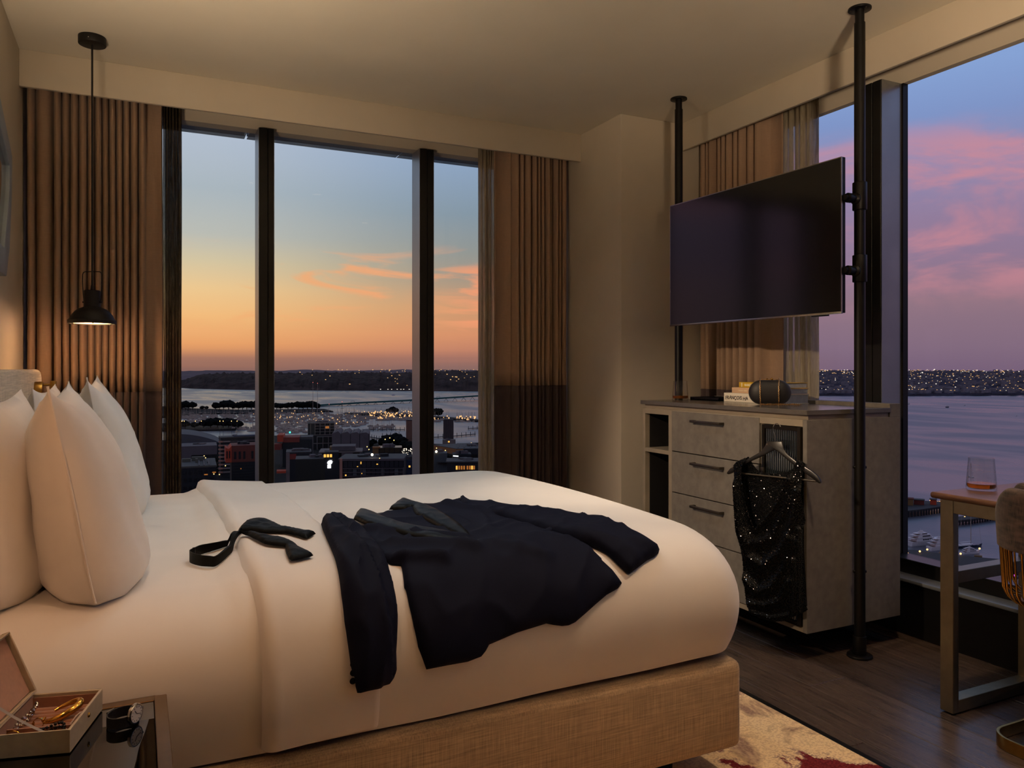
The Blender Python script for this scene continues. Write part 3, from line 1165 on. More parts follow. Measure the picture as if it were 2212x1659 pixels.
# ------------------------------------------------------------------ pillows standing against the headboard
def pillow(label, cx, y0, y1, z0, hgt, thick, lean, seed, yaw=0.0, mat=None, peak=0.0):
    wd = y1 - y0
    t = empty('pillow', (cx, (y0 + y1) / 2, z0), label, 'pillow', 'pillows against the headboard')
    nu, nv = 34, 26
    def side(sg):
        def fn(a, b):
            u, v = a * 2 - 1, b * 2 - 1
            ev = (1 - abs(v) ** 2.6) ** 0.62 if v > 0 else (1 - abs(v) ** 5) ** 0.45
            edge = (1 - abs(u) ** (2.6 + 1.2 * max(0, -v))) ** 0.62 * ev if abs(u) < 1 and abs(v) < 1 else 0.0
            # edges draw in between the corners
            yy = u * (wd / 2) * (1 - 0.055 * (1 - v * v)) 
            zz = v * (hgt / 2) * (1 - (0.10 if v > 0 else 0.03) * (1 - u * u))
            zz += peak * max(0, v) ** 3 * max(0, abs(u)) ** 4 + 0.040 * max(0, -v) ** 3 * abs(u) ** 5
            yy *= 1 - 0.05 * max(0, -v) ** 3
            bt = 1.0 + 0.22 * (-v) if v < 0 else 1.0 - 0.12 * v
            xx = sg * thick / 2 * edge * bt
            wr = noise.noise(Vector((u * 2.0 + seed, v * 2.2, sg * 2 + seed)))
            xx += sg * 0.012 * wr * edge
            r_ = 1 - abs(noise.noise(Vector((u * 2.6 + seed * 3, v * 1.1 + u, seed)))) * 2.2
            xx += sg * 0.007 * max(0, r_) ** 2 * edge ** 0.5 * (0.4 + abs(u))
            x = cx + xx - lean * (v + 1) / 2 * (1 + 0.15 * v)
            y = (y0 + y1) / 2 + yy
            q = Vector((x - cx, y - (y0 + y1) / 2, 0))
            ca, sa = math.cos(yaw), math.sin(yaw)
            return (cx + q.x * ca - q.y * sa, (y0 + y1) / 2 + q.x * sa + q.y * ca, z0 + hgt / 2 + zz)
        return fn
    m = MB()
    m.grid(side(1), nu, nv).grid(side(-1), nu, nv)
    m.build('pillowcase', mat or M['linen_pillow'], t, smooth=75)
    # the sewn edge running down the side
    sm = MB()
    pts = []
    f1 = side(1)
    for k in range(26):
        pts.append(Vector(f1(0.0, k / 25)))
    sm.tube(pts, 0.0025, 6).build('seam', M['linen_pillow'], t)
    MB().tube([Vector(f1(1.0, k / 25)) for k in range(26)], 0.0025, 6).build('seam', M['linen_pillow'], t)


pillow('rear white pillow at the near side, next to the nightstand', -0.268, 1.86, 2.60, 0.668, 0.475, 0.17, 0.025, 3.3, 0.0)
pillow('large white pillow standing in front at the near side', -0.085, 1.84, 2.60, 0.664, 0.488, 0.215, 0.075, 1.0, 0.02, peak=0.012)
pillow('rear white pillow at the window side, below the brass reading lamp', -0.250, 2.74, 3.48, 0.672, 0.47, 0.17, 0.03, 6.2, 0.0)
pillow('front white pillow at the window side, peaked against the curtain', -0.06, 2.76, 3.47, 0.670, 0.484, 0.21, 0.07, 8.4, 0.0, peak=0.02)

# ------------------------------------------------------------------ dinner jacket lying over the bed edge
JACKET = {
    'sleeve_near': [(0.489,0.320), (0.511,0.256), (0.541,0.198), (0.568,0.188), (0.579,0.244), (0.580,0.321), (0.588,0.382), (0.589,0.464), (0.579,0.580), (0.570,0.683), (0.562,0.751), (0.558,0.796), (0.555,0.850), (0.551,0.894), (0.544,0.934), (0.538,0.973), (0.538,1.013), (0.532,1.030), (0.527,1.037), (0.490,1.040), (0.456,1.040), (0.442,1.042), (0.438,1.027), (0.437,1.011), (0.431,0.995), (0.427,0.980), (0.423,0.936), (0.421,0.897), (0.424,0.837), (0.433,0.755), (0.445,0.664), (0.461,0.530), (0.477,0.400)],
    'body': [(0.580,0.321), (0.610,0.373), (0.674,0.232), (0.731,0.188), (0.780,0.115), (0.843,0.113), (0.898,0.139), (0.976,0.082), (1.027,0.062), (1.041,0.089), (1.047,0.176), (1.036,0.381), (1.080,0.573), (1.104,0.693), (1.127,0.753), (1.135,0.777), (1.143,0.815), (1.160,0.855), (1.178,0.895), (1.162,0.907), (1.122,0.919), (1.083,0.938), (1.045,0.958), (1.016,0.973), (0.996,0.978), (0.976,0.977), (0.951,0.971), (0.932,0.965), (0.849,0.975), (0.772,0.992), (0.763,1.005), (0.751,1.017), (0.716,1.024), (0.670,1.024), (0.611,1.025), (0.592,0.971), (0.586,0.925), (0.583,0.877), (0.584,0.836), (0.582,0.829), (0.592,0.777), (0.597,0.750), (0.574,0.738), (0.562,0.701), (0.568,0.575), (0.579,0.415)],
    'sleeve_far': [(1.027,0.062), (1.045,0.080), (1.043,0.156), (1.099,0.209), (1.138,0.303), (1.186,0.371), (1.237,0.431), (1.270,0.516), (1.302,0.596), (1.300,0.673), (1.306,0.734), (1.328,0.783), (1.345,0.812), (1.333,0.825), (1.312,0.835), (1.285,0.842), (1.246,0.859), (1.210,0.874), (1.204,0.871), (1.187,0.844), (1.171,0.804), (1.151,0.775), (1.122,0.749), (1.092,0.688), (1.069,0.593), (1.047,0.490), (1.029,0.397), (0.997,0.346), (0.978,0.280), (0.976,0.218), (0.994,0.138)],
    'lapel_near': [(0.592,0.293), (0.621,0.216), (0.647,0.158), (0.662,0.196), (0.672,0.239), (0.685,0.351), (0.708,0.434), (0.748,0.517), (0.784,0.566), (0.812,0.647), (0.817,0.696), (0.801,0.697), (0.756,0.671), (0.709,0.625), (0.668,0.555), (0.634,0.457), (0.607,0.385)],
    'lapel_far': [(0.734,0.190), (0.782,0.107), (0.828,0.036), (0.838,0.069), (0.843,0.113), (0.858,0.185), (0.867,0.288), (0.864,0.395), (0.856,0.504), (0.840,0.611), (0.818,0.697), (0.800,0.626), (0.790,0.512), (0.788,0.402), (0.786,0.308), (0.806,0.202), (0.780,0.211)],
    'lining': [(0.662,0.196), (0.681,0.209), (0.728,0.199), (0.780,0.211), (0.783,0.314), (0.788,0.402), (0.789,0.514), (0.802,0.622), (0.814,0.690), (0.784,0.566), (0.748,0.517), (0.708,0.434), (0.685,0.351), (0.674,0.244)],
    'pocket_flap': [(0.969,0.703), (1.037,0.654), (1.112,0.605), (1.113,0.626), (1.038,0.679), (0.969,0.724)],
    'breast_pocket': [(0.872,0.415), (0.895,0.391), (0.916,0.386), (0.908,0.417), (0.884,0.427), (0.865,0.451)],
}
TIE = {
    'end_far': [(0.248,0.394), (0.260,0.348), (0.274,0.305), (0.288,0.273), (0.310,0.251), (0.336,0.252), (0.348,0.264), (0.359,0.300), (0.372,0.357), (0.394,0.383), (0.423,0.416), (0.449,0.437), (0.426,0.475), (0.415,0.496), (0.408,0.493), (0.396,0.469), (0.383,0.445), (0.367,0.423), (0.337,0.418), (0.311,0.417), (0.282,0.397), (0.261,0.388), (0.249,0.413)],
    'end_near': [(0.247,0.405), (0.255,0.419), (0.272,0.441), (0.286,0.445), (0.294,0.466), (0.318,0.493), (0.340,0.506), (0.354,0.519), (0.368,0.569), (0.373,0.616), (0.387,0.667), (0.392,0.685), (0.384,0.695), (0.359,0.709), (0.333,0.721), (0.329,0.708), (0.332,0.659), (0.340,0.589), (0.313,0.578), (0.295,0.564), (0.286,0.541), (0.277,0.503), (0.266,0.464), (0.254,0.433), (0.244,0.418)],
    'band': [(0.248,0.409), (0.224,0.408), (0.203,0.400), (0.179,0.386), (0.154,0.402), (0.138,0.430), (0.124,0.457), (0.127,0.487), (0.146,0.520), (0.167,0.535), (0.178,0.538), (0.198,0.516), (0.220,0.480), (0.237,0.437), (0.248,0.413)],
}
M['wool'] = material('navy_wool', (14, 17, 34), 0.75, spec=0.10, sheen=0.0, var=0.12, var_scale=300, bump=0.06, bump_scale=600)
M['satin'] = material('black_satin', (7, 8, 8), 0.45, spec=0.14, var=0.08, var_scale=30, bump=0.05, bump_scale=20)
M['lining'] = material('dark_lining', (14, 15, 15), 0.45, spec=0.2, var=0.1, var_scale=40, bump=0.3, bump_scale=40)
M['tie_silk'] = material('black_tie_silk', (6, 6, 6), 0.55, spec=0.12, var=0.1, var_scale=300, bump=0.05, bump_scale=400)
jacket = empty('dinner_jacket', tuple(bed_point(0.85, 0.6)[0]), 'midnight blue dinner jacket with black shawl lapels laid on the bed', 'jacket')


def body_folds(a, b, q):
    """soft rolls from the button to the shoulders and armpits"""
    h = 0.0
    for (x0, s0, x1, s1, amp, wd) in ((0.60, 0.42, 0.80, 0.66, 0.008, 0.022), (0.62, 0.62, 0.80, 0.74, 0.010, 0.02), (0.86, 0.62, 1.02, 0.50, 0.006, 0.02),
                                      (0.93, 0.20, 1.02, 0.36, 0.008, 0.02), (0.60, 0.74, 0.70, 0.77, 0.012, 0.016), (0.84, 0.72, 0.98, 0.80, 0.006, 0.02)):
        vx, vy = x1 - x0, s1 - s0
        t = max(0, min(1, ((a - x0) * vx + (b - s0) * vy) / (vx * vx + vy * vy)))
        d = math.hypot(a - x0 - t * vx, b - s0 - t * vy)
        h += 1.6 * amp * math.exp(-(d / wd) ** 2) * min(1, q / 0.015)
    return h


cloth_piece('body', JACKET['body'], M['wool'], jacket, 0.008, 0.004, 0.007, 0.012, 0.12, 0.011, (7, 5), 1.0, extra=body_folds, place=lie)
cloth_piece('sleeve', JACKET['sleeve_near'], M['wool'], jacket, 0.008, 0.006, 0.008, 0.022, 0.05, 0.015, (14, 7), 3.0, place=lie)
cloth_piece('sleeve', JACKET['sleeve_far'], M['wool'], jacket, 0.009, 0.007, 0.008, 0.018, 0.05, 0.011, (8, 9), 5.0, place=lie)
cloth_piece('lining', JACKET['lining'], M['lining'], jacket, 0.008, 0.014, 0.003, 0.0, 0.05, 0.003, (18, 16), 6.0)
cloth_piece('lapel', JACKET['lapel_near'], M['satin'], jacket, 0.007, 0.021, 0.004, 0.008, 0.025, 0.003, (18, 12), 7.0)
cloth_piece('lapel', JACKET['lapel_far'], M['satin'], jacket, 0.007, 0.021, 0.004, 0.010, 0.03, 0.003, (14, 12), 8.0)
cloth_piece('pocket_flap', JACKET['pocket_flap'], M['wool'], jacket, 0.006, 0.019, 0.004)
cloth_piece('breast_pocket', JACKET['breast_pocket'], M['wool'], jacket, 0.005, 0.021, 0.003)
for k in range(4):
    bp_, bn_ = bed_point(0.436 - 0.001 * k, 0.965 + 0.017 * k, 0.016)
    q = Vector(bn_).to_track_quat('Z', 'Y').to_matrix()
    MB().lathe(bp_, [(0.0, 0.005), (0.004, 0.0052), (0.0066, 0.0035), (0.0072, 0.0), (0.006, -0.002)], 14, q).build('cuff_button', M['satin'], jacket)
bp_, bn_ = bed_point(0.826, 0.712, 0.026)
MB().lathe(bp_, [(0.0, 0.005), (0.006, 0.0054), (0.0095, 0.0035), (0.010, 0.0), (0.009, -0.006)], 16, Vector(bn_).to_track_quat('Z', 'Y').to_matrix()).build('front_button', M['satin'], jacket)

# ------------------------------------------------------------------ untied bow tie
tie = empty('bow_tie', tuple(bed_point(0.25, 0.41)[0]), 'untied black silk bow tie looped on the folded sheet', 'bow tie')
def on_strip(a, b, h):
    return lie(a, b, h)
cloth_piece('blade', TIE['end_far'], M['tie_silk'], tie, 0.006, 0.004, 0.004, 0.005, 0.02, 0.005, (22, 22), 2.0, place=on_strip)
cloth_piece('blade', TIE['end_near'], M['tie_silk'], tie, 0.006, 0.006, 0.004, 0.005, 0.02, 0.005, (22, 22), 4.0, place=on_strip)
pts = TIE['band']
cp = []
for i in range(len(pts) - 1):
    for k in range(6):
        t = k / 6
        p0, p1, p2, p3 = pts[max(i - 1, 0)], pts[i], pts[i + 1], pts[min(i + 2, len(pts) - 1)]
        cp.append(tuple(0.5 * ((2 * p1[j]) + (-p0[j] + p2[j]) * t + (2 * p0[j] - 5 * p1[j] + 4 * p2[j] - p3[j]) * t * t + (-p0[j] + 3 * p1[j] - 3 * p2[j] + p3[j]) * t ** 3) for j in (0, 1)))
cp.append(pts[-1])
vs, fs = [], []
N_ = len(cp)
for i, (a, b) in enumerate(cp):
    t = i / (N_ - 1)
    stand = 0.004 + 0.024 * math.sin(PI * min(1, max(0, (t - 0.02) / 0.96))) ** 0.5      # the loop stands on its edge
    base_ = Vector(on_strip(a, b, 0.003))
    nx = cp[min(i + 1, N_ - 1)]
    pv = cp[max(i - 1, 0)]
    d = Vector((nx[0] - pv[0], -(nx[1] - pv[1]), 0)).normalized()
    sd = Vector((-d.y, d.x, 0))
    flat_ = 0.010 * (1 - min(1, stand / 0.028)) + 0.001
    for hgt, off in ((0, -flat_), (0, flat_), (stand, flat_), (stand, -flat_)):
        vs.append(base_ + Vector((0, 0, hgt)) + sd * off)
for i in range(N_ - 1):
    for k in range(4):
        fs.append((i * 4 + k, i * 4 + (k + 1) % 4, (i + 1) * 4 + (k + 1) % 4, (i + 1) * 4 + k))
fs += [(3, 2, 1, 0), ((N_ - 1) * 4, (N_ - 1) * 4 + 1, (N_ - 1) * 4 + 2, (N_ - 1) * 4 + 3)]
MB().add(vs, fs).build('neck_band', M['tie_silk'], tie, smooth=50)
a, b = cp[31]
q = Vector(on_strip(a, b, 0.016))
MB().box(-0.004, 0.004, -0.0022, 0.0022, -0.014, 0.015, Matrix.Translation(q) @ Matrix.Rotation(0.5, 4, 'Z')).build('slide_buckle', M['black_metal'], tie, bevel=0.001)
# ------------------------------------------------------------------ pendant lamp
PX, PY = -0.181, 3.994
pend = empty('pendant_lamp', (PX, PY, 1.404), 'small black metal pendant lamp hanging by the left curtain', 'pendant lamp')
cn = MB().cyl((PX, PY, CEIL - 0.036), (PX, PY, CEIL), 0.057, 0.057, 40).build('canopy', M['lamp_black'], pend, bevel=0.002)
MB().sphere((PX - 0.012, PY - 0.052, CEIL - 0.022), 0.004).build('screw', M['silver'], cn)
MB().cyl((PX, PY, 1.575), (PX, PY, CEIL - 0.03), 0.0042, 0.0042, 10).build('cord', M['lamp_black'], pend)
MB().cyl((PX, PY, 1.553), (PX, PY, 1.578), 0.008, 0.006, 14).build('cord_grip', M['lamp_black'], pend)
shade = MB().lathe((PX, PY, 0), [(0.0, 1.556), (0.031, 1.556), (0.0345, 1.553), (0.0345, 1.482), (0.040, 1.478), (0.056, 1.472), (0.071, 1.460), (0.083, 1.444), (0.091, 1.428),
                                   (0.094, 1.421), (0.0985, 1.420), (0.0985, 1.405), (0.090, 1.404), (0.090, 1.409), (0.086, 1.424), (0.074, 1.446), (0.05, 1.462), (0.0, 1.468)], 44, cap=False).build('lamp_shade', M['lamp_black'], pend, smooth=32)
MB().lathe((PX, PY, 0), [(0.0, 1.4085), (0.0885, 1.4085), (0.0885, 1.412), (0.0, 1.412)], 40, cap=False).build('diffuser', M['bulb'], pend)
for k in range(3):
    t = 0.6 + k * 2 * PI / 3
    MB().sphere((PX + 0.086 * math.cos(t), PY + 0.086 * math.sin(t), 1.405), 0.004, 8, 6).build('clip', M['lamp_black'], pend)
hx, hy = CA, -SA        # the bail lies across the line of sight in the photograph
hp = []
for (a, z) in ((-0.037, 1.503), (-0.041, 1.54), (-0.044, 1.60), (-0.0435, 1.628), (-0.040, 1.637), (-0.032, 1.641), (0.0, 1.642), (0.032, 1.641), (0.040, 1.637), (0.0435, 1.628), (0.044, 1.60), (0.041, 1.54), (0.037, 1.503)):
    hp.append((PX + hx * a, PY + hy * a, z))
MB().tube(hp, 0.0022, 8).build('handle', M['lamp_black'], pend)
for sg in (-1, 1):
    MB().cyl((PX + hx * 0.033 * sg, PY + hy * 0.033 * sg, 1.503), (PX + hx * 0.043 * sg, PY + hy * 0.043 * sg, 1.503), 0.005, 0.004, 12).build('pivot_screw', M['lamp_black'], pend)
bulb('pendant_lamp_glow', (PX, PY, 1.396), 4.0, KELVIN_WARM, 0.03)

# ------------------------------------------------------------------ brass reading lamp on the headboard
sco = empty('reading_lamp', (-0.364, 3.58, 1.113), 'brass reading lamp fixed to the window end of the headboard', 'wall lamp')
MB().cyl((-0.3645, 3.60, 1.113), (-0.336, 3.60, 1.113), 0.037, 0.037, 36).build('wall_plate', M['brass'], sco, bevel=0.002)
MB().cyl((-0.338, 3.60, 1.137), (-0.305, 3.60, 1.137), 0.0045, 0.0045, 12).build('arm', M['brass'], sco)
MB().cyl((-0.300, 3.60, 1.000), (-0.300, 3.60, 1.152), 0.0125, 0.0125, 24).build('lamp_tube', M['brass'], sco, bevel=0.001)

# ------------------------------------------------------------------ mirror above the bed
mir = empty('wall_mirror', (-0.48, 3.0, 1.57), 'faceted mirror in a blue-grey frame above the headboard', 'mirror')
oc = [(2.24, 1.575), (3.715, 1.575), (3.80, 1.70), (3.865, 1.93), (3.875, 2.10), (3.56, 2.245), (3.2, 2.36), (2.75, 2.36), (2.40, 2.245), (2.09, 2.10), (2.10, 1.93), (2.16, 1.70)]
ic = [(2.33, 1.685), (3.665, 1.685), (3.755, 1.85), (3.80, 1.95), (3.805, 2.045), (3.53, 2.15), (3.18, 2.26), (2.77, 2.26), (2.43, 2.15), (2.17, 2.045), (2.175, 1.95), (2.22, 1.85)]
m = MB()
n_ = len(oc)
vs = []
for hh, pl_ in ((0.0, oc), (0.024, oc), (0.024, ic), (0.008, ic)):
    vs += [(XL + hh, a, b) for a, b in pl_]
fs = []
for r_ in range(3):
    for k in range(n_):
        fs.append((r_ * n_ + k, r_ * n_ + (k + 1) % n_, (r_ + 1) * n_ + (k + 1) % n_, (r_ + 1) * n_ + k))
m.add(vs, fs).build('frame', M['mirror_frame'], mir, bevel=0.003)
MB().prism(ic, lambda a, b, h: (XL + 0.006 + h, a, b), 0.003).build('mirror_glass', M['mirror'], mir, smooth=0)

# ------------------------------------------------------------------ floor-to-ceiling posts and television
POLE_X = 2.716
def post(y, label):
    t = empty('ceiling_post', (POLE_X, y, 0), label, 'post', 'black floor-to-ceiling posts')
    MB().cyl((POLE_X, y, 0), (POLE_X, y, 0.010), 0.052, 0.050, 36).build('floor_flange', M['black_metal'], t, bevel=0.002)
    MB().cyl((POLE_X, y, 0.010), (POLE_X, y, 0.088), 0.0265, 0.0265, 28).build('floor_collar', M['black_metal'], t, bevel=0.002)
    MB().cyl((POLE_X, y, 0.088), (POLE_X, y, CEIL - 0.062), 0.022, 0.022, 28).build('tube', M['black_metal'], t)
    MB().cyl((POLE_X, y, CEIL - 0.064), (POLE_X, y, CEIL - 0.006), 0.0185, 0.0185, 24).build('inner_tube', M['black_metal'], t)
    fl_ = MB().cyl((POLE_X, y, CEIL - 0.008), (POLE_X, y, CEIL), 0.046, 0.046, 36).build('ceiling_flange', M['black_metal'], t, bevel=0.001)
    for k in range(3):
        a = 0.4 + k * 2 * PI / 3
        MB().sphere((POLE_X + 0.035 * math.cos(a), y + 0.035 * math.sin(a), CEIL - 0.009), 0.0035, 8, 5).build('screw', M['pewter'], fl_)
    return t


pn = post(2.280, 'black ceiling post nearer the desk, carrying the television arms')
pf = post(3.480, 'black ceiling post rising behind the far end of the television')
for t, y in ((pn, 2.280), (pf, 3.480)):
    for za, zb, zc in ((1.862, 1.978, 1.908), (1.562, 1.675, 1.608)):
        MB().cyl((POLE_X, y, za), (POLE_X, y, zb), 0.0285, 0.0285, 28).build('clamp', M['black_metal'], t, bevel=0.003)
        if t is pf:
            MB().tube([(POLE_X, y, zc), (2.612, 3.33, zc)], 0.014, 14).build('television_arm', M['black_metal'], t)
            continue
        MB().lathe((POLE_X - 0.022, y, zc), [(0.024, 0.0), (0.024, 0.006), (0.017, 0.014), (0.017, 0.024), (0.020, 0.030), (0.020, 0.05), (0.012, 0.052), (0.012, 0.066)], 24,
                   Matrix.Rotation(-PI / 2, 3, 'Y')).build('television_arm', M['black_metal'], t)
for z in (0.79, 0.355):
    for sg in (-1, 1):
        MB().cyl((POLE_X + hx * 0.021 * sg, 2.28 + hy * 0.021 * sg, z), (POLE_X + hx * 0.027 * sg, 2.28 + hy * 0.027 * sg, z), 0.0065, 0.0055, 12).build('grub_screw', M['black_metal'], pn)

TV0, TV1 = Vector((2.620, 2.287, 0)), Vector((2.585, 3.384, 0))
td = (TV1 - TV0).normalized()
tn = Vector((-td.y, td.x, 0))          # screen normal, towards the bed
tv = empty('television', (2.62, 2.83, 1.429), 'large flat black television mounted between two ceiling posts', 'television')
TW = (TV1 - TV0).length
MT = Matrix((( td.x, tn.x, 0, TV0.x), (td.y, tn.y, 0, TV0.y), (0, 0, 1, 0), (0, 0, 0, 1)))
MB().box(0, TW, -0.022, -0.0005, 1.432, 2.077, MT).build('housing', M['bezel'], tv, bevel=0.002)
MB().box(0.004, TW - 0.004, -0.0005, 0.0012, 1.438, 2.073, MT).build('screen', M['screen'], tv, smooth=0)
fr = MB()
fr.box(0, TW, -0.004, 0.0022, 2.073, 2.077, MT).box(0, 0.0035, -0.004, 0.0022, 1.438, 2.073, MT).box(TW - 0.0035, TW, -0.004, 0.0022, 1.438, 2.073, MT)
fr.build('screen_edge', M['silver_trim'], tv)
MB().box(0, TW, -0.006, 0.004, 1.429, 1.438, MT).build('lower_trim', M['silver_trim'], tv, bevel=0.0015)
MB().box(0.18, TW - 0.18, -0.046, -0.022, 1.47, 1.86, MT).build('back_bulge', M['bezel'], tv, bevel=0.008)
MB().box(0.08, 0.16, -0.02, -0.004, 1.424, 1.432, MT).build('connector_strip', M['bezel'], tv)

# ------------------------------------------------------------------ sideboard
SX, SX1, SY0, SY1, SZ0, SZ1 = 2.46, 3.019, 2.322, 3.462, 0.118, 0.991
sb = empty('sideboard', (2.74, 2.9, SZ0), 'floating taupe sideboard with drawers, open shelves and a fluted glass door', 'sideboard')
T_ = 0.022
MB().box(SX, SX1, SY0, SY0 + T_, SZ0, SZ1).build('side_panel', M['cabinet'], sb, bevel=0.0012, seg=1)
MB().box(SX, SX1, SY1 - T_, SY1, SZ0, SZ1).build('side_panel', M['cabinet_edge'], sb, bevel=0.0012, seg=1)
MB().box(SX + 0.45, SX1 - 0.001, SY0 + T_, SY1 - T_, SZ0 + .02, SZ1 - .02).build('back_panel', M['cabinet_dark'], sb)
MB().box(SX, SX1, SY0 + T_, SY1 - T_, SZ0, SZ0 + T_).build('bottom_panel', M['cabinet_edge'], sb, bevel=0.001, seg=1)
MB().box(SX, SX1, SY0 + T_, SY1 - T_, SZ1 - 0.029, SZ1).build('top_rail', M['cabinet_edge'], sb, bevel=0.001, seg=1)
MB().box(SX, SX + 0.45, 3.207, 3.236, SZ0 + T_, SZ1 - 0.029).build('divider', M['cabinet_edge'], sb, bevel=0.001, seg=1)
MB().box(SX + 0.006, SX + 0.45, 2.566, 2.586, SZ0 + T_, SZ1 - 0.029).build('divider', M['cabinet_edge'], sb, bevel=0.001, seg=1)
MB().box(SX + 0.001, SX + 0.45, 3.236, SY1 - T_, 0.758, 0.779).build('shelf', M['cabinet_edge'], sb, bevel=0.001, seg=1)
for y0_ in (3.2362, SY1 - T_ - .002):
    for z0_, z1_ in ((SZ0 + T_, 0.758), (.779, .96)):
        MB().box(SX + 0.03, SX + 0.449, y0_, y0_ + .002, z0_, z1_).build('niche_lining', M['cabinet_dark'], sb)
MB().box(2.952, SX1, SY0, SY1, SZ1, 1.048).build('upstand', M['cabinet'], sb, bevel=0.0012, seg=1)
MB().box(SX + 0.014, 2.952, SY0 + 0.006, SY1 - 0.004, SZ1, 1.011).build('shadow_strip', M['cabinet_edge'], sb)
MB().box(SX - 0.006, 2.952, SY0 - 0.006, SY1 + 0.012, 1.011, 1.031).build('worktop', M['cabinet_top'], sb, bevel=0.0012, seg=1)
zs_ = [0.9885, 0.7815, 0.5735, 0.3655, 0.142]
for k in range(4):
    zt, zb = zs_[k] - 0.0025, zs_[k + 1] + 0.0025
    d = MB().box(SX - 0.003, SX + 0.018, 2.588, 3.2065, zb, zt).build('drawer', M['cabinet'], sb, bevel=0.0012, seg=1)
    zh = zt - 0.041
    hm = MB()
    hm.box(SX - 0.034, SX - 0.024, 2.812, 3.028, zh - 0.006, zh + 0.006)
    hm.box(SX - 0.026, SX - 0.003, 2.812, 2.824, zh - 0.006, zh + 0.006).box(SX - 0.026, SX - 0.003, 3.016, 3.028, zh - 0.006, zh + 0.006)
    hm.build('handle', M['pewter'], d, bevel=0.0015)
DY0, DY1, DZ0, DZ1 = 2.346, 2.565, 0.142, 0.960
dr = MB()
fw = 0.017
dr.box(SX - 0.012, SX + 0.008, DY0, DY0 + fw, DZ0, DZ1).box(SX - 0.012, SX + 0.008, DY1 - fw, DY1, DZ0, DZ1)
dr.box(SX - 0.012, SX + 0.008, DY0 + fw, DY1 - fw, DZ0, DZ0 + fw).box(SX - 0.012, SX + 0.008, DY0 + fw, DY1 - fw, DZ1 - fw, DZ1)
door = dr.build('door', M['door_metal'], sb, bevel=0.001, seg=1)
nfl = 15
fy = (DY1 - DY0 - 2 * fw) / nfl
rib = None
for k in range(nfl):
    yy = DY0 + fw + fy * (k + 0.5)
    mm = MB()
    prof = [(fy / 2 * math.cos(t), -0.0055 * math.sin(t)) for t in [PI * q / 7 for q in range(8)]]
    vs = [(SX - 0.001 + b, yy + a, z) for z in (DZ0 + fw, DZ1 - fw) for a, b in prof]
    fs = [(q, q + 1, 8 + q + 1, 8 + q) for q in range(7)]
    mm.add(vs, fs)
    mm.build('glass_flute', M['flute'], door, smooth=80)
MB().box(SX + 0.004, SX + 0.0055, DY0 + fw, DY1 - fw, DZ0 + fw, DZ1 - fw).build('back_glass', M['cabinet_dark'], door, smooth=0)
MB().box(SX - 0.020, SX - 0.012, DY1 - fw - 0.003, DY1 - 0.003, 0.735, 0.775).build('latch', M['pewter'], door, bevel=0.0015)

WT = 1.0312
# tumbler with whisky
def tumbler(x, y, z, label, sc_=1.0):
    t = empty('whisky_tumbler', (x, y, z), label, 'glass', 'whisky tumblers')
    r0, r1, h = 0.044 * sc_, 0.037 * sc_, 0.104 * sc_
    out = [(0.0, 0.0), (r0 - 0.004, 0.0), (r0 - 0.001, 0.003), (r0, 0.010)] + [(r0 + (r1 - r0) * k / 5, 0.010 + (h - 0.010) * k / 5) for k in range(1, 6)]
    inn = [(r1 - 0.0016, h)] + [(r1 + (r0 - r1) * k / 5 - 0.0018, h + (0.014 - h) * k / 5) for k in range(1, 6)] + [(r0 - 0.006, 0.0085), (0.0, 0.0075)]
    MB().lathe((x, y, z), out + inn, 40, cap=False).build('glass_body', M['tumbler'], t, smooth=60)
    MB().lathe((x, y, z), [(0.0, 0.0082), (r0 - 0.0066, 0.0092), (r0 - 0.0026, 0.0145), (r0 - 0.0028, 0.024), (0.0, 0.024)], 36, cap=False).build('whisky', M['whisky'], t, smooth=40)
    return t


M['tumbler'] = thin_glass('clear_tumbler_glass', (251, 251, 250), 1.42)
M['whisky'] = material('amber_whisky', (214, 120, 24), 0.05, trans=0.85, ior=1.35, var=0.02)
tumbler(2.662, 3.398, WT, 'tapered whisky tumbler at the far end of the sideboard')
tray = empty('tray', (2.84, 3.31, WT), 'low black tray behind the tumbler on the sideboard', 'tray')
m = MB()
m.box(2.752, 2.930, 3.190, 3.425, WT, WT + 0.005)
m.box(2.752, 2.757, 3.190, 3.425, WT, WT + 0.016).box(2.925, 2.930, 3.190, 3.425, WT, WT + 0.016).box(2.752, 2.930, 3.190, 3.195, WT, WT + 0.016).box(2.752, 2.930, 3.420, 3.425, WT, WT + 0.016)
m.build('tray_body', M['black_metal'], tray)

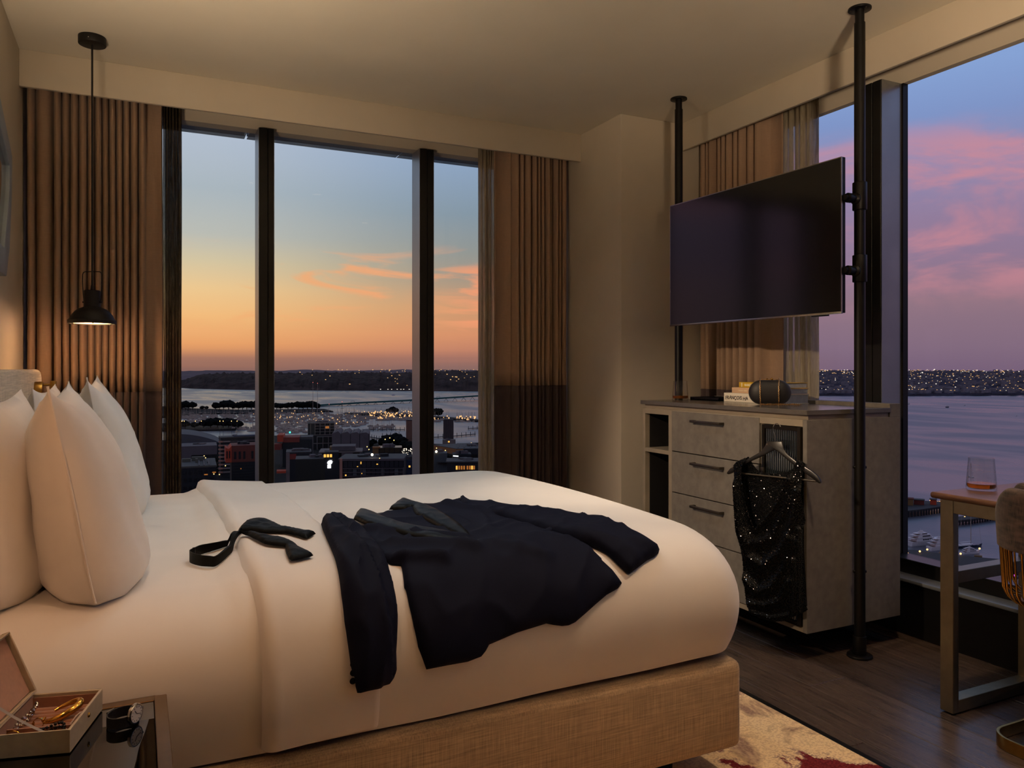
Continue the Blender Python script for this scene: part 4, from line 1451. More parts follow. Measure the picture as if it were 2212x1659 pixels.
# books
M['book_yellow'] = material('mustard_cover', (214, 172, 48), 0.5, var=0.05)
M['book_blush'] = material('blush_cover', (222, 184, 146), 0.5, var=0.04)
M['book_white'] = material('cream_cover', (236, 226, 206), 0.5, var=0.04)
M['pages'] = material('page_edges', (188, 190, 190), 0.8, var=0.06, var_scale=60, bump=0.4, bump_scale=900, bump_stretch=(0.02, 0.02, 1))
M['print_black'] = material('black_print', (24, 20, 18), 0.6, var=0.02)
M['print_white'] = material('cream_print', (250, 240, 205), 0.6, var=0.02)
zb = WT
for (y0, y1, x0, x1, hgt, mt, lab, lets) in (
        (2.765, 3.160, 2.758, 2.945, 0.0455, M['book_white'], 'cream coffee-table book with black hand lettering at the bottom', [('FRANÇOIS HA', 0.0255, 0.014, 0.012, M['print_black'], 0.0004, 0.004)]),
        (2.768, 3.102, 2.760, 2.944, 0.0280, M['book_blush'], 'blush coffee-table book in the middle of the stack', [('Susanna Salter', 0.0105, 0.052, 0.010, M['print_white'], 0.0, 0.0)]),
        (2.772, 3.052, 2.762, 2.942, 0.0275, M['book_yellow'], 'mustard yellow book on top of the stack', [('RANCHWAYS', 0.0155, 0.042, 0.008, M['print_white'], 0.0006, 0.0)])):
    t = empty('book', (2.85, (y0 + y1) / 2, zb), lab, 'book', 'coffee-table books on the sideboard')
    cvr = MB()
    cvr.box(x0, x1, y0, y1, zb, zb + 0.0030).build('cover_board', mt, t, bevel=0.0008, seg=1)
    MB().box(x0, x1, y0, y1, zb + hgt - 0.0030, zb + hgt).build('cover_board', mt, t, bevel=0.0008, seg=1)
    MB().box(x0 - 0.0006, x0 + 0.004, y0, y1, zb, zb + hgt).build('spine', mt, t, bevel=0.0028, seg=3)
    MB().box(x0 + 0.004, x1 - 0.004, y0 + 0.004, y1 - 0.004, zb + 0.0030, zb + hgt - 0.0030).build('page_block', M['pages'], t)
    for body, size, dy, dz, mt2, bold, jit in lets:
        text_mesh('title', body, size, lambda a, b, h, y1=y1, zb=zb, x0=x0, dy=dy, dz=dz: (x0 - 0.0007 - h, y1 - dy - a, zb + dz + b), mt2, t, 0.0003, bold=bold, jitter=jit)
    if 'yellow' in lab:
        mm = MB()
        for k in range(4):
            mm.box(x0 - 0.0012, x0 - 0.0004, y1 - 0.026, y1 - 0.018, zb + 0.004 + k * 0.0053, zb + 0.0076 + k * 0.0053)
        mm.build('author_block', M['print_white'], t)
    zb += hgt + 0.0006

# clutch bag
cx, cy = 2.686, 2.760
fx, fy_ = -(SA * 1 + CA * 0.332), -(CA - SA * 0.332)          # faces the bed, away from the books
l_ = math.hypot(fx, fy_)
fx, fy_ = fx / l_, fy_ / l_
ax, ay = -fy_, fx
MC = Matrix(((ax, fx, 0, cx), (ay, fy_, 0, cy), (0, 0, 1, WT), (0, 0, 0, 1)))
M['clutch'] = material('black_clutch_satin', (20, 15, 15), 0.5, var=0.1, var_scale=200, sheen=0.15)
cl_ = empty('clutch_bag', (cx, cy, WT), 'black capsule clutch bag with a gold chain on the sideboard', 'bag')
LC, HC, DC = 0.096, 0.0585, 0.031
def capsule(a, b):
    # a along the length, b around
    u = a * 2 - 1
    st = LC - HC
    if abs(u) * LC <= st:
        xx, k = u * LC, 1.0
    else:
        e = (abs(u) * LC - st) / HC
        th = e * PI / 2
        xx, k = math.copysign(st + HC * math.sin(th), u), math.cos(th)
    t = 2 * PI * b
    return tuple(MC @ Vector((xx, DC * k * math.copysign(abs(math.sin(t)) ** 0.85, math.sin(t)), HC + HC * k * math.copysign(abs(math.cos(t)) ** 0.92, math.cos(t)))))
MB().grid(capsule, 44, 40, False, True).build('shell', M['clutch'], cl_, smooth=80)
pts = [tuple(MC @ Vector((q * LC * 0.9, 0, 2 * HC + 0.0005 - (0 if abs(q) < .4 else (abs(q) - .4) ** 2 * 0.09)))) for q in [k / 8 - 1 for k in range(17)]]
MB().tube(pts, 0.0016, 6).build('frame_rail', M['gold'], cl_)
for q, sz in ((-0.012, 0.0045), (0.010, 0.006)):
    MB().sphere(MC @ Vector((q, q * 0.2, 2 * HC + 0.004)), sz, 14, 10).build('kiss_clasp', M['gold'], cl_)
M['chain'] = material('champagne_gold_chain', (212, 178, 130), 0.22, 1.0, var=0.04)
def chain(path, name, parent, link=0.0072, r=0.0011):
    P = [Vector(p) for p in path]
    L = [0]
    for i in range(1, len(P)):
        L.append(L[-1] + (P[i] - P[i - 1]).length)
    m = MB()
    k = 0
    s = 0.0
    while s < L[-1]:
        i = max(1, next((j for j in range(len(L)) if L[j] >= s), len(L) - 1))
        t = (s - L[i - 1]) / max(1e-9, L[i] - L[i - 1])
        c = P[i - 1].lerp(P[i], t)
        d = (P[i] - P[i - 1]).normalized()
        a = d.orthogonal().normalized()
        b = d.cross(a)
        w_ = (a + b).normalized() if k % 2 else (a - b).normalized()
        ring_ = [c + d * math.cos(q * PI / 4) * link * 0.62 + w_ * math.sin(q * PI / 4) * link * 0.36 for q in range(8)]
        m.tube(ring_, r, 5, closed=True)
        s += link * 0.72
        k += 1
    return m.build(name, M['chain'], parent, smooth=60)
for sx in (-0.0435, 0.0415):
    pts = [MC @ Vector((sx, -0.004, 2 * HC + 0.006)), MC @ Vector((sx, 0.012, 2 * HC + 0.001))]
    for k in range(10):
        t = k / 9 * PI * 0.96
        pts.append(MC @ Vector((sx + 0.002 * k / 9 * (1 if sx < 0 else -1), (DC + 0.003) * math.sin(t) ** 0.85 + 0.001, HC + (HC + 0.001) * math.cos(t))))
    chain(pts, 'chain_strap', cl_)
tail = [(-0.0415, 0.036, 0.003), (-0.02, 0.040, 0.0025), (0.0, 0.043, 0.0025), (0.02, 0.041, 0.0025), (0.0395, 0.036, 0.003), (0.06, 0.033, 0.003), (0.08, 0.038, 0.003), (0.10, 0.036, 0.004), (0.118, 0.044, 0.003), (0.135, 0.047, 0.003)]
chain([MC @ Vector(p) for p in tail], 'chain_tail', cl_)
chain([MC @ Vector((p[0] + 0.006, p[1] + 0.006 * math.sin(i * 2.1), p[2] + 0.002)) for i, p in enumerate(tail[1:])], 'chain_tail', cl_)

# ------------------------------------------------------------------ hanger and sequin dress on the sideboard door
HA = Vector((2.325, 2.687, 0))
HD = Vector((0.2936, -0.9559, 0))
HN = Vector((-0.9559, -0.2936, 0))
def hp3(p, z, h=0.0):
    q = HA + HD * p + HN * h
    return (q.x, q.y, z)
HANGER = [(0.034, 0.740), (0.037, 0.749), (0.052, 0.766), (0.074, 0.778), (0.130, 0.810), (0.176, 0.837), (0.199, 0.852), (0.216, 0.874), (0.226, 0.896), (0.294, 0.900),
          (0.302, 0.870), (0.315, 0.851), (0.353, 0.824), (0.392, 0.805), (0.425, 0.788), (0.446, 0.773), (0.458, 0.757), (0.461, 0.745), (0.453, 0.741), (0.441, 0.748),
          (0.418, 0.763), (0.392, 0.778), (0.353, 0.801), (0.312, 0.828), (0.288, 0.846), (0.261, 0.862), (0.227, 0.844), (0.188, 0.823), (0.144, 0.801), (0.100, 0.773), (0.067, 0.748), (0.043, 0.737)]
M['hanger'] = material('black_hanger_wood', (24, 21, 19), 0.35, var=0.1, var_scale=40, coat=0.3)
hang_ = empty('clothes_hanger', hp3(0.25, 0.74), 'black wooden clothes hanger hooked over the fluted glass door', 'hanger')
MB().prism(HANGER, lambda a, b, h: hp3(a, b, h - 0.006), 0.012).build('hanger_body', M['hanger'], hang_, bevel=0.004, seg=2)
MB().tube([hp3(0.074, 0.748), hp3(0.441, 0.750)], 0.0045, 12).build('trouser_bar', M['pewter'], hang_)
hk = [(0.262, 0.893), (0.262, 0.915), (0.2595, 0.928), (0.2545, 0.941), (0.2525, 0.952), (0.2555, 0.963), (0.263, 0.9715), (0.272, 0.973), (0.281, 0.968), (0.285, 0.960)]
MB().tube([hp3(a, b, -0.0 if b < 0.93 else -0.0) for a, b in hk], 0.0020, 8).build('hook', M['chrome'], hang_)

M['dress_cloth'] = material('black_dress_jersey', (9, 8, 8), 0.8, var=0.1, var_scale=60)
M['sequin'] = material('black_sequins', (34, 33, 33), 0.13, 1.0, var=0.2, var_scale=600)
FRONT = [(0.072, 0.779), (0.087, 0.796), (0.106, 0.806), (0.131, 0.820), (0.123, 0.778), (0.121, 0.745), (0.129, 0.692), (0.140, 0.632), (0.158, 0.575), (0.184, 0.525), (0.220, 0.567),
         (0.263, 0.615), (0.284, 0.650), (0.304, 0.692), (0.325, 0.752), (0.342, 0.786), (0.362, 0.829), (0.378, 0.824), (0.394, 0.812), (0.386, 0.771), (0.382, 0.739), (0.386, 0.663), (0.399, 0.589),
         (0.391, 0.537), (0.392, 0.474), (0.399, 0.412), (0.402, 0.317), (0.410, 0.231), (0.379, 0.205), (0.332, 0.178), (0.304, 0.160), (0.263, 0.146), (0.191, 0.145), (0.147, 0.158),
         (0.129, 0.227), (0.121, 0.327), (0.110, 0.426), (0.095, 0.491), (0.091, 0.572), (0.087, 0.653), (0.080, 0.727)]
BACK = [(0.090, 0.800), (0.131, 0.822), (0.155, 0.788), (0.177, 0.770), (0.199, 0.759), (0.263, 0.762), (0.318, 0.777), (0.339, 0.792), (0.362, 0.830), (0.390, 0.815), (0.384, 0.72), (0.384, 0.47), (0.398, 0.24), (0.263, 0.17), (0.14, 0.18), (0.10, 0.45), (0.085, 0.70)]
FOLDS = [  # cowl drapes swinging from the shoulders: list of (p, z) lines with strength
    ([(0.126, 0.80), (0.128, 0.70), (0.150, 0.585), (0.184, 0.520), (0.235, 0.575), (0.285, 0.645), (0.330, 0.755)], 0.020, 0.013),
    ([(0.100, 0.79), (0.098, 0.66), (0.112, 0.52), (0.150, 0.455), (0.205, 0.47), (0.262, 0.50), (0.31, 0.62), (0.345, 0.74)], 0.016, 0.020),
    ([(0.086, 0.70), (0.098, 0.50), (0.145, 0.40), (0.215, 0.37), (0.290, 0.44), (0.345, 0.56), (0.37, 0.70)], 0.018, 0.020),
    ([(0.125, 0.30), (0.19, 0.255), (0.255, 0.29), (0.315, 0.38), (0.345, 0.50)], 0.018, 0.022),
    ([(0.15, 0.20), (0.225, 0.205), (0.290, 0.24), (0.33, 0.33)], 0.014, 0.016),
    ([(0.372, 0.55), (0.372, 0.40), (0.378, 0.22)], 0.016, 0.008), ([(0.396, 0.56), (0.397, 0.40), (0.405, 0.24)], 0.014, 0.007),
    ([(0.352, 0.42), (0.345, 0.30), (0.342, 0.20)], 0.014, 0.009), ([(0.16, 0.165), (0.25, 0.16), (0.33, 0.19)], 0.010, 0.008)]
def drape(p, z):
    h = 0.0
    for line, amp, wd in FOLDS:
        best = 1e9
        for (x0, y0), (x1, y1) in zip(line[:-1], line[1:]):
            vx, vy = x1 - x0, y1 - y0
            t = max(0, min(1, ((p - x0) * vx + (z - y0) * vy) / (vx * vx + vy * vy)))
            best = min(best, math.hypot(p - x0 - t * vx, z - y0 - t * vy))
        h += amp * math.exp(-(best / wd) ** 2)
    return h
dress = empty('sequin_dress', hp3(0.25, 0.145), 'black sequin cowl-neck dress hanging on the sideboard door', 'dress')
def fplace(a, b, h):
    shoulder = max(0, (b - 0.74) / 0.08)
    return hp3(a, b, 0.010 + h + drape(a, b) * (1 - 0.5 * min(1, shoulder)))
vv, ff, rim = cdt_patch(FRONT, 0.007)
MB().add([fplace(a, b, 0.0) for a, b in vv], ff).build('front', M['dress_cloth'], dress, smooth=80, fix=False)
vb_, fb_, rimb = cdt_patch(BACK, 0.012)
MB().add([hp3(a, b, -0.010 - 0.004 * math.sin(a * 60)) for a, b in vb_], fb_).build('back', M['dress_cloth'], dress, smooth=80, fix=False)
sq = MB()
rs = random.Random(11)
def sequin(a, b, front=True):
    if front:
        e = 0.0025
        p0 = Vector(fplace(a, b, 0.0015))
        du = Vector(fplace(a + e, b, 0.0015)) - p0
        dv_ = Vector(fplace(a, b + e, 0.0015)) - p0
        nn = du.cross(dv_).normalized()
        if nn.dot(HN) < 0:
            nn = -nn
    else:
        p0 = Vector(hp3(a, b, -0.0075 - 0.004 * math.sin(a * 60)))
        nn = HN.copy()
    nn = (nn + Vector((rs.gauss(0, .17), rs.gauss(0, .17), rs.gauss(0.10, .17)))).normalized()
    t1 = nn.orthogonal().normalized()
    t2 = nn.cross(t1)
    r_ = 0.0021
    a0 = rs.random() * 6
    sq.add([p0 + t1 * math.cos(a0 + k * PI / 3) * r_ + t2 * math.sin(a0 + k * PI / 3) * r_ for k in range(6)], [(0, 1, 2, 3, 4, 5)])
def scatter(poly, step, front):
    P = np.array(poly)
    x0, y0 = P.min(0)
    x1, y1 = P.max(0)
    gx, gy = np.meshgrid(np.arange(x0, x1, step), np.arange(y0, y1, step))
    gx = gx + (np.arange(gx.shape[0]) % 2)[:, None] * step / 2
    gx, gy = gx.ravel(), gy.ravel()
    ok = inside(gx, gy, poly)
    for a, b in zip(gx[ok], gy[ok]):
        sequin(a + rs.uniform(-.0006, .0006), b + rs.uniform(-.0006, .0006), front)
scatter(FRONT, 0.0040, True)
scatter([p for p in BACK if p[1] > 0.44], 0.0046, False)
props(sq.build('sequins', M['sequin'], dress, smooth=0, fix=False), kind='stuff')

# ------------------------------------------------------------------ desk by the window
desk = empty('desk', (2.8, 1.1, 0), 'walnut topped desk on a champagne metal frame by the harbour window', 'desk')
tp = MB()
tp.box(2.505, 3.095, 0.30, 1.812, 0.748, 0.770)
tp.build('desk_top', M['desk_top'], desk, bevel=0.009, seg=4)
for y in (1.748, 0.35):
    fm = MB()
    fm.box(2.540, 2.570, y, y + 0.048, 0.006, 0.748)
    fm.box(2.985, 3.015, y, y + 0.048, 0.006, 0.748)
    fm.box(2.570, 2.985, y, y + 0.048, 0.006, 0.050)
    fm.box(2.570, 2.985, y, y + 0.048, 0.455, 0.497)
    fm.build('leg_frame', M['champagne'], desk, bevel=0.0015, seg=1)
    MB().cyl((2.555, y + 0.024, 0), (2.555, y + 0.024, 0.007), 0.011, 0.011, 14).build('foot_pad', M['black_metal'], desk)
    MB().cyl((3.000, y + 0.024, 0), (3.000, y + 0.024, 0.007), 0.011, 0.011, 14).build('foot_pad', M['black_metal'], desk)
MB().box(2.541, 2.569, 0.398, 1.748, 0.700, 0.748).build('front_rail', M['champagne'], desk, bevel=0.0015, seg=1)
MB().box(2.986, 3.014, 0.398, 1.748, 0.700, 0.748).build('rear_rail', M['champagne'], desk, bevel=0.0015, seg=1)
tumbler(2.700, 1.752, 0.7705, 'tapered whisky tumbler on the corner of the desk', 1.10)

# ------------------------------------------------------------------ wire tub chair
ch = empty('wire_chair', (2.68, 1.28, 0), 'brass wire tub chair with a taupe velvet cover drawn up to the desk', 'chair')
CC = Vector((2.74, 1.265, 0))         # middle of the seat
RX, RY = 0.385, 0.292
def arc_pt(t, r=1.0, z=0.0, flare=0.0):
    """plan of the wraparound back: t=0 straight behind the sitter, +-1 the arm tips"""
    a = t * R(74)
    k = 0.62                        # squarish plan
    cx_, sy_ = math.cos(a), math.sin(a)
    return Vector((CC.x - (RX + flare) * r * math.copysign(abs(cx_) ** k, cx_), CC.y + (RY + flare) * r * math.copysign(abs(sy_) ** k, sy_), z))
ring_ = []
path = []
for k in range(40):                # floor ring, a flat bar on edge with round corners
    pass
x0, x1, y0, y1, rc = 2.455, 3.02, 0.965, 1.573, 0.075
for cx_, cy_, a0 in ((x1 - rc, y1 - rc, 0), (x0 + rc, y1 - rc, PI / 2), (x0 + rc, y0 + rc, PI), (x1 - rc, y0 + rc, 1.5 * PI)):
    for k in range(9):
        t = a0 + k / 8 * PI / 2
        path.append((cx_ + rc * math.cos(t), cy_ + rc * math.sin(t), 0.021))
m = MB().tube(path, 0, flat=(0.010, 0.040), closed=True)
m.build('floor_ring', M['brass'], ch, bevel=0.0015)
for sy in (-1, 1):
    yy = CC.y + sy * 0.16
    MB().tube([(2.98, yy, 0.03), (2.985, yy, 0.10), (2.975, yy, 0.34), (2.93, yy, 0.425), (2.84, yy, 0.445), (2.6, yy, 0.445)], 0, flat=(0.036, 0.012)).build('cantilever_bar', M['brass'], ch, bevel=0.001)
MB().box(2.47, 2.95, 1.08, 1.45, 0.447, 0.472).build('seat_pan', M['brass'], ch, bevel=0.008)
seat = MB()
def seatf(a, b):
    u, v = a * 2 - 1, b * 2 * PI
    return None
seat.box(2.44, 3.02, 1.055, 1.475, 0.473, 0.555)
seat.build('seat_cushion', M['velvet'], ch, bevel=0.035, seg=4)
TOPZ = 0.842
def back_pt(t, z, out):
    fl = 0.018 * ((z - 0.5) / 0.35)
    return arc_pt(t, 1.0, z, fl + out)
# pad wrapped over the upper wires: outer skin, rolled top, inner skin
def zt_at(t):
    return TOPZ - 0.235 * max(0, (abs(t) - 0.34) / 0.66) ** 1.35
def outer(a, b):
    t = -1 + 2 * a
    zz = min(0.655, zt_at(t) - 0.05) + (zt_at(t) - 0.014 - min(0.655, zt_at(t) - 0.05)) * b
    return tuple(back_pt(t, zz, 0.011))
def rolled(a, b):
    t = -1 + 2 * a
    an = PI * b
    return tuple(back_pt(t, zt_at(t) - 0.014 + 0.016 * math.sin(an), -0.010 + 0.021 * math.cos(an)))
def inner(a, b):
    t = -1 + 2 * a
    zz = zt_at(t) - 0.014 + (0.50 - zt_at(t) + 0.014) * b
    return tuple(back_pt(t, zz, -0.031 - 0.03 * b - 0.02 * math.sin(PI * b)))
MB().grid(outer, 60, 10).grid(rolled, 60, 9).grid(inner, 60, 10).build('velvet_cover', M['velvet'], ch, smooth=70)
pp = [back_pt(-1 + 2 * k / 60, zt_at(-1 + 2 * k / 60) + 0.004, -0.034) for k in range(61)]
MB().tube(pp, 0.013, 10).build('inner_roll', M['velvet'], ch)
NW = 27
for k in range(NW):
    t = -0.98 + 1.96 * k / (NW - 1)
    pts = []
    for z in (max(0.66, zt_at(t) - 0.03), 0.64, 0.60, 0.56, 0.525):
        pts.append(back_pt(t, z, 0.004))
    q = back_pt(t, 0.52, 0.004)
    inn_ = Vector((CC.x, CC.y, 0.47))
    d = Vector((inn_.x - q.x, inn_.y - q.y, 0)).normalized()
    pts += [q + d * 0.010 + Vector((0, 0, -0.018)), q + d * 0.026 + Vector((0, 0, -0.033)), q + d * 0.055 + Vector((0, 0, -0.039)), q + d * 0.12 + Vector((0, 0, -0.042))]
    MB().tube(pts, 0.0042 if k in (0, NW - 1) else 0.0032, 7).build('back_wire', M['brass'], ch)
pp = []
for k in range(49):
    t = -0.98 + 1.96 * k / 48
    q = back_pt(t, 0.482, 0)
    d = Vector((CC.x - q.x, CC.y - q.y, 0)).normalized()
    pp.append(q + d * 0.055)
MB().tube(pp, 0, flat=(0.022, 0.008)).build('seat_rail', M['brass'], ch)

# ------------------------------------------------------------------ rug
m = bpy.data.materials.new('patterned_rug')
m.use_nodes = True
m.node_tree.nodes.clear()
h = NT(m.node_tree)
out = h.n('ShaderNodeOutputMaterial')
b = h.n('ShaderNodeBsdfPrincipled')
h.link(b.outputs[0], out.inputs[0])
b.inputs['Roughness'].default_value = 0.95
b.inputs['Specular IOR Level'].default_value = 0.1
tcn = h.n('ShaderNodeTexCoord')
v0 = tcn.outputs['Object']
pix = h.n('ShaderNodeVectorMath', operation='SNAP')
h.link(v0, pix.inputs[0])
pix.inputs[1].default_value = (0.006, 0.003, 1)
ground = h.noise(pix.outputs[0], 5.0, 6, 0.72, 0.8)
gcol = h.ramp(ground, [(0.36, (140, 108, 94)), (0.43, (206, 172, 134)), (0.50, (246, 218, 170)), (0.58, (250, 226, 176)), (0.66, (178, 138, 120))])
fine = h.noise(pix.outputs[0], 120.0, 2, 0.7)
gcol = h.mix(h.maprange(fine, 0.46, 0.6), gcol, (190, 152, 126))
gcol2 = h.mix(0.6, gcol, h.ramp(ground, [(0.36, (156, 124, 104)), (0.5, (238, 206, 156)), (0.7, (212, 172, 140))]))
red = h.noise(pix.outputs[0], 2.3, 5, 0.66, 1.2)
redm = h.maprange(red, 0.545, 0.565)
edge = h.maprange(red, 0.50, 0.56)
gcol3 = h.mix(h.math('MULTIPLY', edge, h.maprange(fine, 0.44, 0.5)), gcol2, (150, 112, 108))
fin = h.mix(redm, gcol3, h.ramp(fine, [(0.4, (92, 26, 32)), (0.6, (128, 46, 48))]))
h.link(fin, b.inputs['Base Color'])
bp = h.n('ShaderNodeBump')
bp.inputs['Strength'].default_value = 0.5
bp.inputs['Distance'].default_value = 0.004
h.link(h.noise(v0, 420.0, 2, 0.7), bp.inputs['Height'])
h.link(bp.outputs[0], b.inputs['Normal'])
M['rug'] = m
rug = empty('rug', (1.1, 1.6, 0), 'sand and burgundy patterned rug with a dark binding under the bed', 'rug')
MB().box(0.25, 2.010, 0.15, 3.00, 0.0005, 0.009).build('pile', M['rug'], rug, bevel=0.003, seg=1)
bd = MB()
bd.box(2.0085, 2.030, 0.13, 3.02, 0.0005, 0.010).box(0.23, 0.25, 0.13, 3.02, 0.0005, 0.010).box(0.25, 2.0085, 0.13, 0.15, 0.0005, 0.010).box(0.25, 2.0085, 3.0, 3.02, 0.0005, 0.010)
bd.build('binding', M['frame_black'], rug, bevel=0.002, seg=1)

# ------------------------------------------------------------------ nightstand and what stands on it
NZ = 0.564
ns = empty('nightstand', (-0.2, 1.38, 0), 'bronze framed nightstand with a dark glass top beside the bed', 'nightstand')
NX0, NX1, NY0, NY1 = -0.358, 0.053, 1.06, 1.662
m = bpy.data.materials.new('smoked_glass')
M['smoked'] = thin_glass('smoked_glass', (92, 78, 64), 1.6, 0.01, 1.6)
M['bronze'] = material('bronze_frame', (112, 86, 58), 0.34, 0.9, var=0.05, var_scale=40)
fm = MB()
fm.box(NX1 - 0.022, NX1, NY0, NY1, NZ - 0.022, NZ).box(NX0, NX0 + 0.022, NY0, NY1, NZ - 0.022, NZ)
fm.box(NX0 + 0.022, NX1 - 0.022, NY1 - 0.022, NY1, NZ - 0.022, NZ).box(NX0 + 0.022, NX1 - 0.022, NY0, NY0 + 0.022, NZ - 0.022, NZ)
fm.build('top_frame', M['bronze'], ns, bevel=0.0015, seg=1)
MB().box(NX0 + 0.024, NX1 - 0.024, NY0 + 0.024, NY1 - 0.024, NZ - 0.008, NZ - 0.002).build('glass_top', M['smoked'], ns, smooth=0)
for lx in (NX0, NX1 - 0.022):
    for ly in (NY0, NY1 - 0.022):
        MB().box(lx, lx + 0.022, ly, ly + 0.022, 0, NZ - 0.022).build('leg', M['bronze'], ns, bevel=0.001, seg=1)
MB().box(NX0 + 0.002, NX1 - 0.002, NY0 + 0.002, NY1 - 0.002, 0.15, 0.172).build('lower_shelf', M['bronze'], ns, bevel=0.001, seg=1)
MB().box(NX0 + 0.024, NX1 - 0.05, NY0 + 0.06, NY1 - 0.06, NZ - 0.15, NZ - 0.024).build('drawer_box', M['desk_top'], ns, bevel=0.002)

# jewellery box: local frame, u from hinge to front, v along the front
JC1, JC2 = Vector((-0.057, 1.638, NZ)), Vector((-0.099, 1.475, NZ))
jv = (JC1 - JC2).normalized()
ju = Vector((jv.y, -jv.x, 0))          # out of the front
JL, JW, JH, JT = 0.168, 0.122, 0.0385, 0.004
MJ = Matrix(((ju.x, jv.x, 0, JC2.x), (ju.y, jv.y, 0, JC2.y), (0, 0, 1, NZ), (0, 0, 0, 1)))   # u=0 front face, u=-JW hinge side
M['leather'] = material('cream_leatherette', (176, 160, 134), 0.5, var=0.04, var_scale=60, bump=0.08, bump_scale=700)
M['suede'] = material('blush_suede', (150, 100, 72), 0.95, var=0.06, var_scale=80, sheen=0.5)
jb = empty('jewellery_box', tuple(MJ @ Vector((-JW / 2, JL / 2, 0))), 'open cream jewellery box with a suede lining on the nightstand', 'jewellery box')
bx_ = MB()
bx_.box(-JT, 0, 0, JL, 0, JH, MJ).box(-JW, -JW + JT, 0, JL, 0, JH, MJ).box(-JW + JT, -JT, 0, JT, 0, JH, MJ).box(-JW + JT, -JT, JL - JT, JL, 0, JH, MJ).box(-JW + JT, -JT, JT, JL - JT, 0, 0.003, MJ)
bx_.build('box_body', M['leather'], jb, bevel=0.0008, seg=1)
ln = MB()
ln.box(-JT - 0.002, -JT, JT, JL - JT, 0.003, JH - 0.006, MJ).box(-JW + JT, -JW + JT + 0.002, JT, JL - JT, 0.003, JH - 0.002, MJ)
ln.box(-JW + JT, -JT, JT, JT + 0.002, 0.003, JH - 0.006, MJ).box(-JW + JT, -JT, JL - JT - 0.002, JL - JT, 0.003, JH - 0.006, MJ)
ln.box(-JW + JT, -JT, 0.052, 0.055, 0.003, JH - 0.014, MJ)
ln.box(-JW + JT, -JT, JT, JL - JT, 0.003, 0.005, MJ)
ln.build('suede_lining', M['suede'], jb)
for k in range(7):                      # ring rolls between the divider and the far wall
    vv_ = 0.064 + k * 0.0148
    p0, p1 = MJ @ Vector((-JW + JT + 0.002, vv_, 0.010)), MJ @ Vector((-JT - 0.002, vv_, 0.010))
    MB().cyl(p0, p1, 0.0074, 0.0074, 14).build('ring_roll', M['suede'], jb)
la = R(112)                             # lid thrown open
ML = MJ @ Matrix.Translation((-JW, 0, JH)) @ Matrix.Rotation(-la, 4, 'Y')
lid = MB()
lid.box(0.0, JW, 0, JL, 0.0, 0.006, ML).box(0.0, 0.004, 0, JL, -0.012, 0, ML).box(JW - 0.004, JW, 0, JL, -0.012, 0, ML).box(0.004, JW - 0.004, 0, 0.004, -0.012, 0, ML).box(0.004, JW - 0.004, JL - 0.004, JL, -0.012, 0, ML)
lid.build('lid', M['leather'], jb, bevel=0.0008, seg=1)
MB().box(0.006, JW - 0.006, 0.006, JL - 0.006, -0.003, 0.0, ML).build('lid_lining', M['suede'], jb)
MB().lathe(MJ @ Vector((0, JL * 0.53, JH * 0.62)), [(0.0044, 0), (0.0044, 0.0012), (0.003, 0.0026), (0.0, 0.003)], 18, Matrix(((ju.x, jv.x, 0), (ju.y, jv.y, 0), (0, 0, 1))) @ Matrix.Rotation(PI / 2, 3, 'Y')).build('snap_stud', M['gold'], jb)
M['ribbon'] = material('grey_ribbon', (128, 118, 108), 0.5, sheen=0.4, var=0.04)
r0, r1 = ML @ Vector((JW * 0.62, 0.012, -0.004)), MJ @ Vector((-0.03, 0.007, JH - 0.010))
wv = jv * 0.004
rb = MB()
pts = [r0.lerp(r1, k / 8) + Vector((0, 0, -0.006 * math.sin(PI * k / 8))) for k in range(9)]
rb.add([p - wv for p in pts] + [p + wv for p in pts], [(k, k + 1, 9 + k + 1, 9 + k) for k in range(8)])
rb.build('lid_ribbon', M['ribbon'], jb)
# jewellery
def jp(u, v, z):
    return MJ @ Vector((-JW + u, v, z))
bang = empty('gold_bangle', tuple(jp(0.06, 0.13, 0.018)), 'thick polished gold bangle leaning in the jewellery box', 'bangle')
pts, rr = [], []
for k in range(30):
    t = 0.35 + k / 29 * (2 * PI - 0.7)
    c = jp(0.072, 0.112, 0.022)
    pts.append(c + (ju * 0.85 + jv * 0.5) * 0.030 * math.cos(t + 2.2) + (jv * 0.85 - ju * 0.5) * 0.019 * math.sin(t + 2.2) + Vector((0, 0, 0.003 + 0.010 * math.cos(t + 2.2))))
    rr.append(0.0026 + 0.0038 * math.sin(k / 29 * PI))
MB().tube(pts, rr, 12).build('hoop', M['gold'], bang, smooth=60)
brl = empty('crystal_bracelet', tuple(jp(0.03, 0.10, 0.016)), 'silver crystal cuff bracelet standing in the jewellery box', 'bracelet')
cs = MB()
rs2 = random.Random(4)
cuff = []
for k in range(11):
    t = k / 10
    for j in range(4):
        c = jp(0.012 + 0.012 * math.sin(t * PI) + 0.003 * j, 0.062 + 0.075 * t, 0.016 + 0.006 * j + 0.006 * math.sin(t * PI))
        q = Matrix.Rotation(rs2.random() * 3, 3, 'X') @ Matrix.Rotation(rs2.random() * 3, 3, 'Y')
        MB().sphere(c, rs2.uniform(0.0022, 0.0036), 6, 4, (1, 1, 1), q).build('crystal', M['silver'], brl, smooth=0)
MB().tube([jp(0.010 + 0.012 * math.sin(k / 20 * PI), 0.060 + 0.079 * k / 20, 0.015 + 0.006 * math.sin(k / 20 * PI)) for k in range(21)], 0.0022, 8).build('setting', M['silver'], brl)
M['bead_black'] = material('black_bead', (10, 9, 9), 0.15, var=0.05)
M['bead_pearl'] = material('grey_pearl', (196, 184, 176), 0.22, var=0.04, coat=0.5)
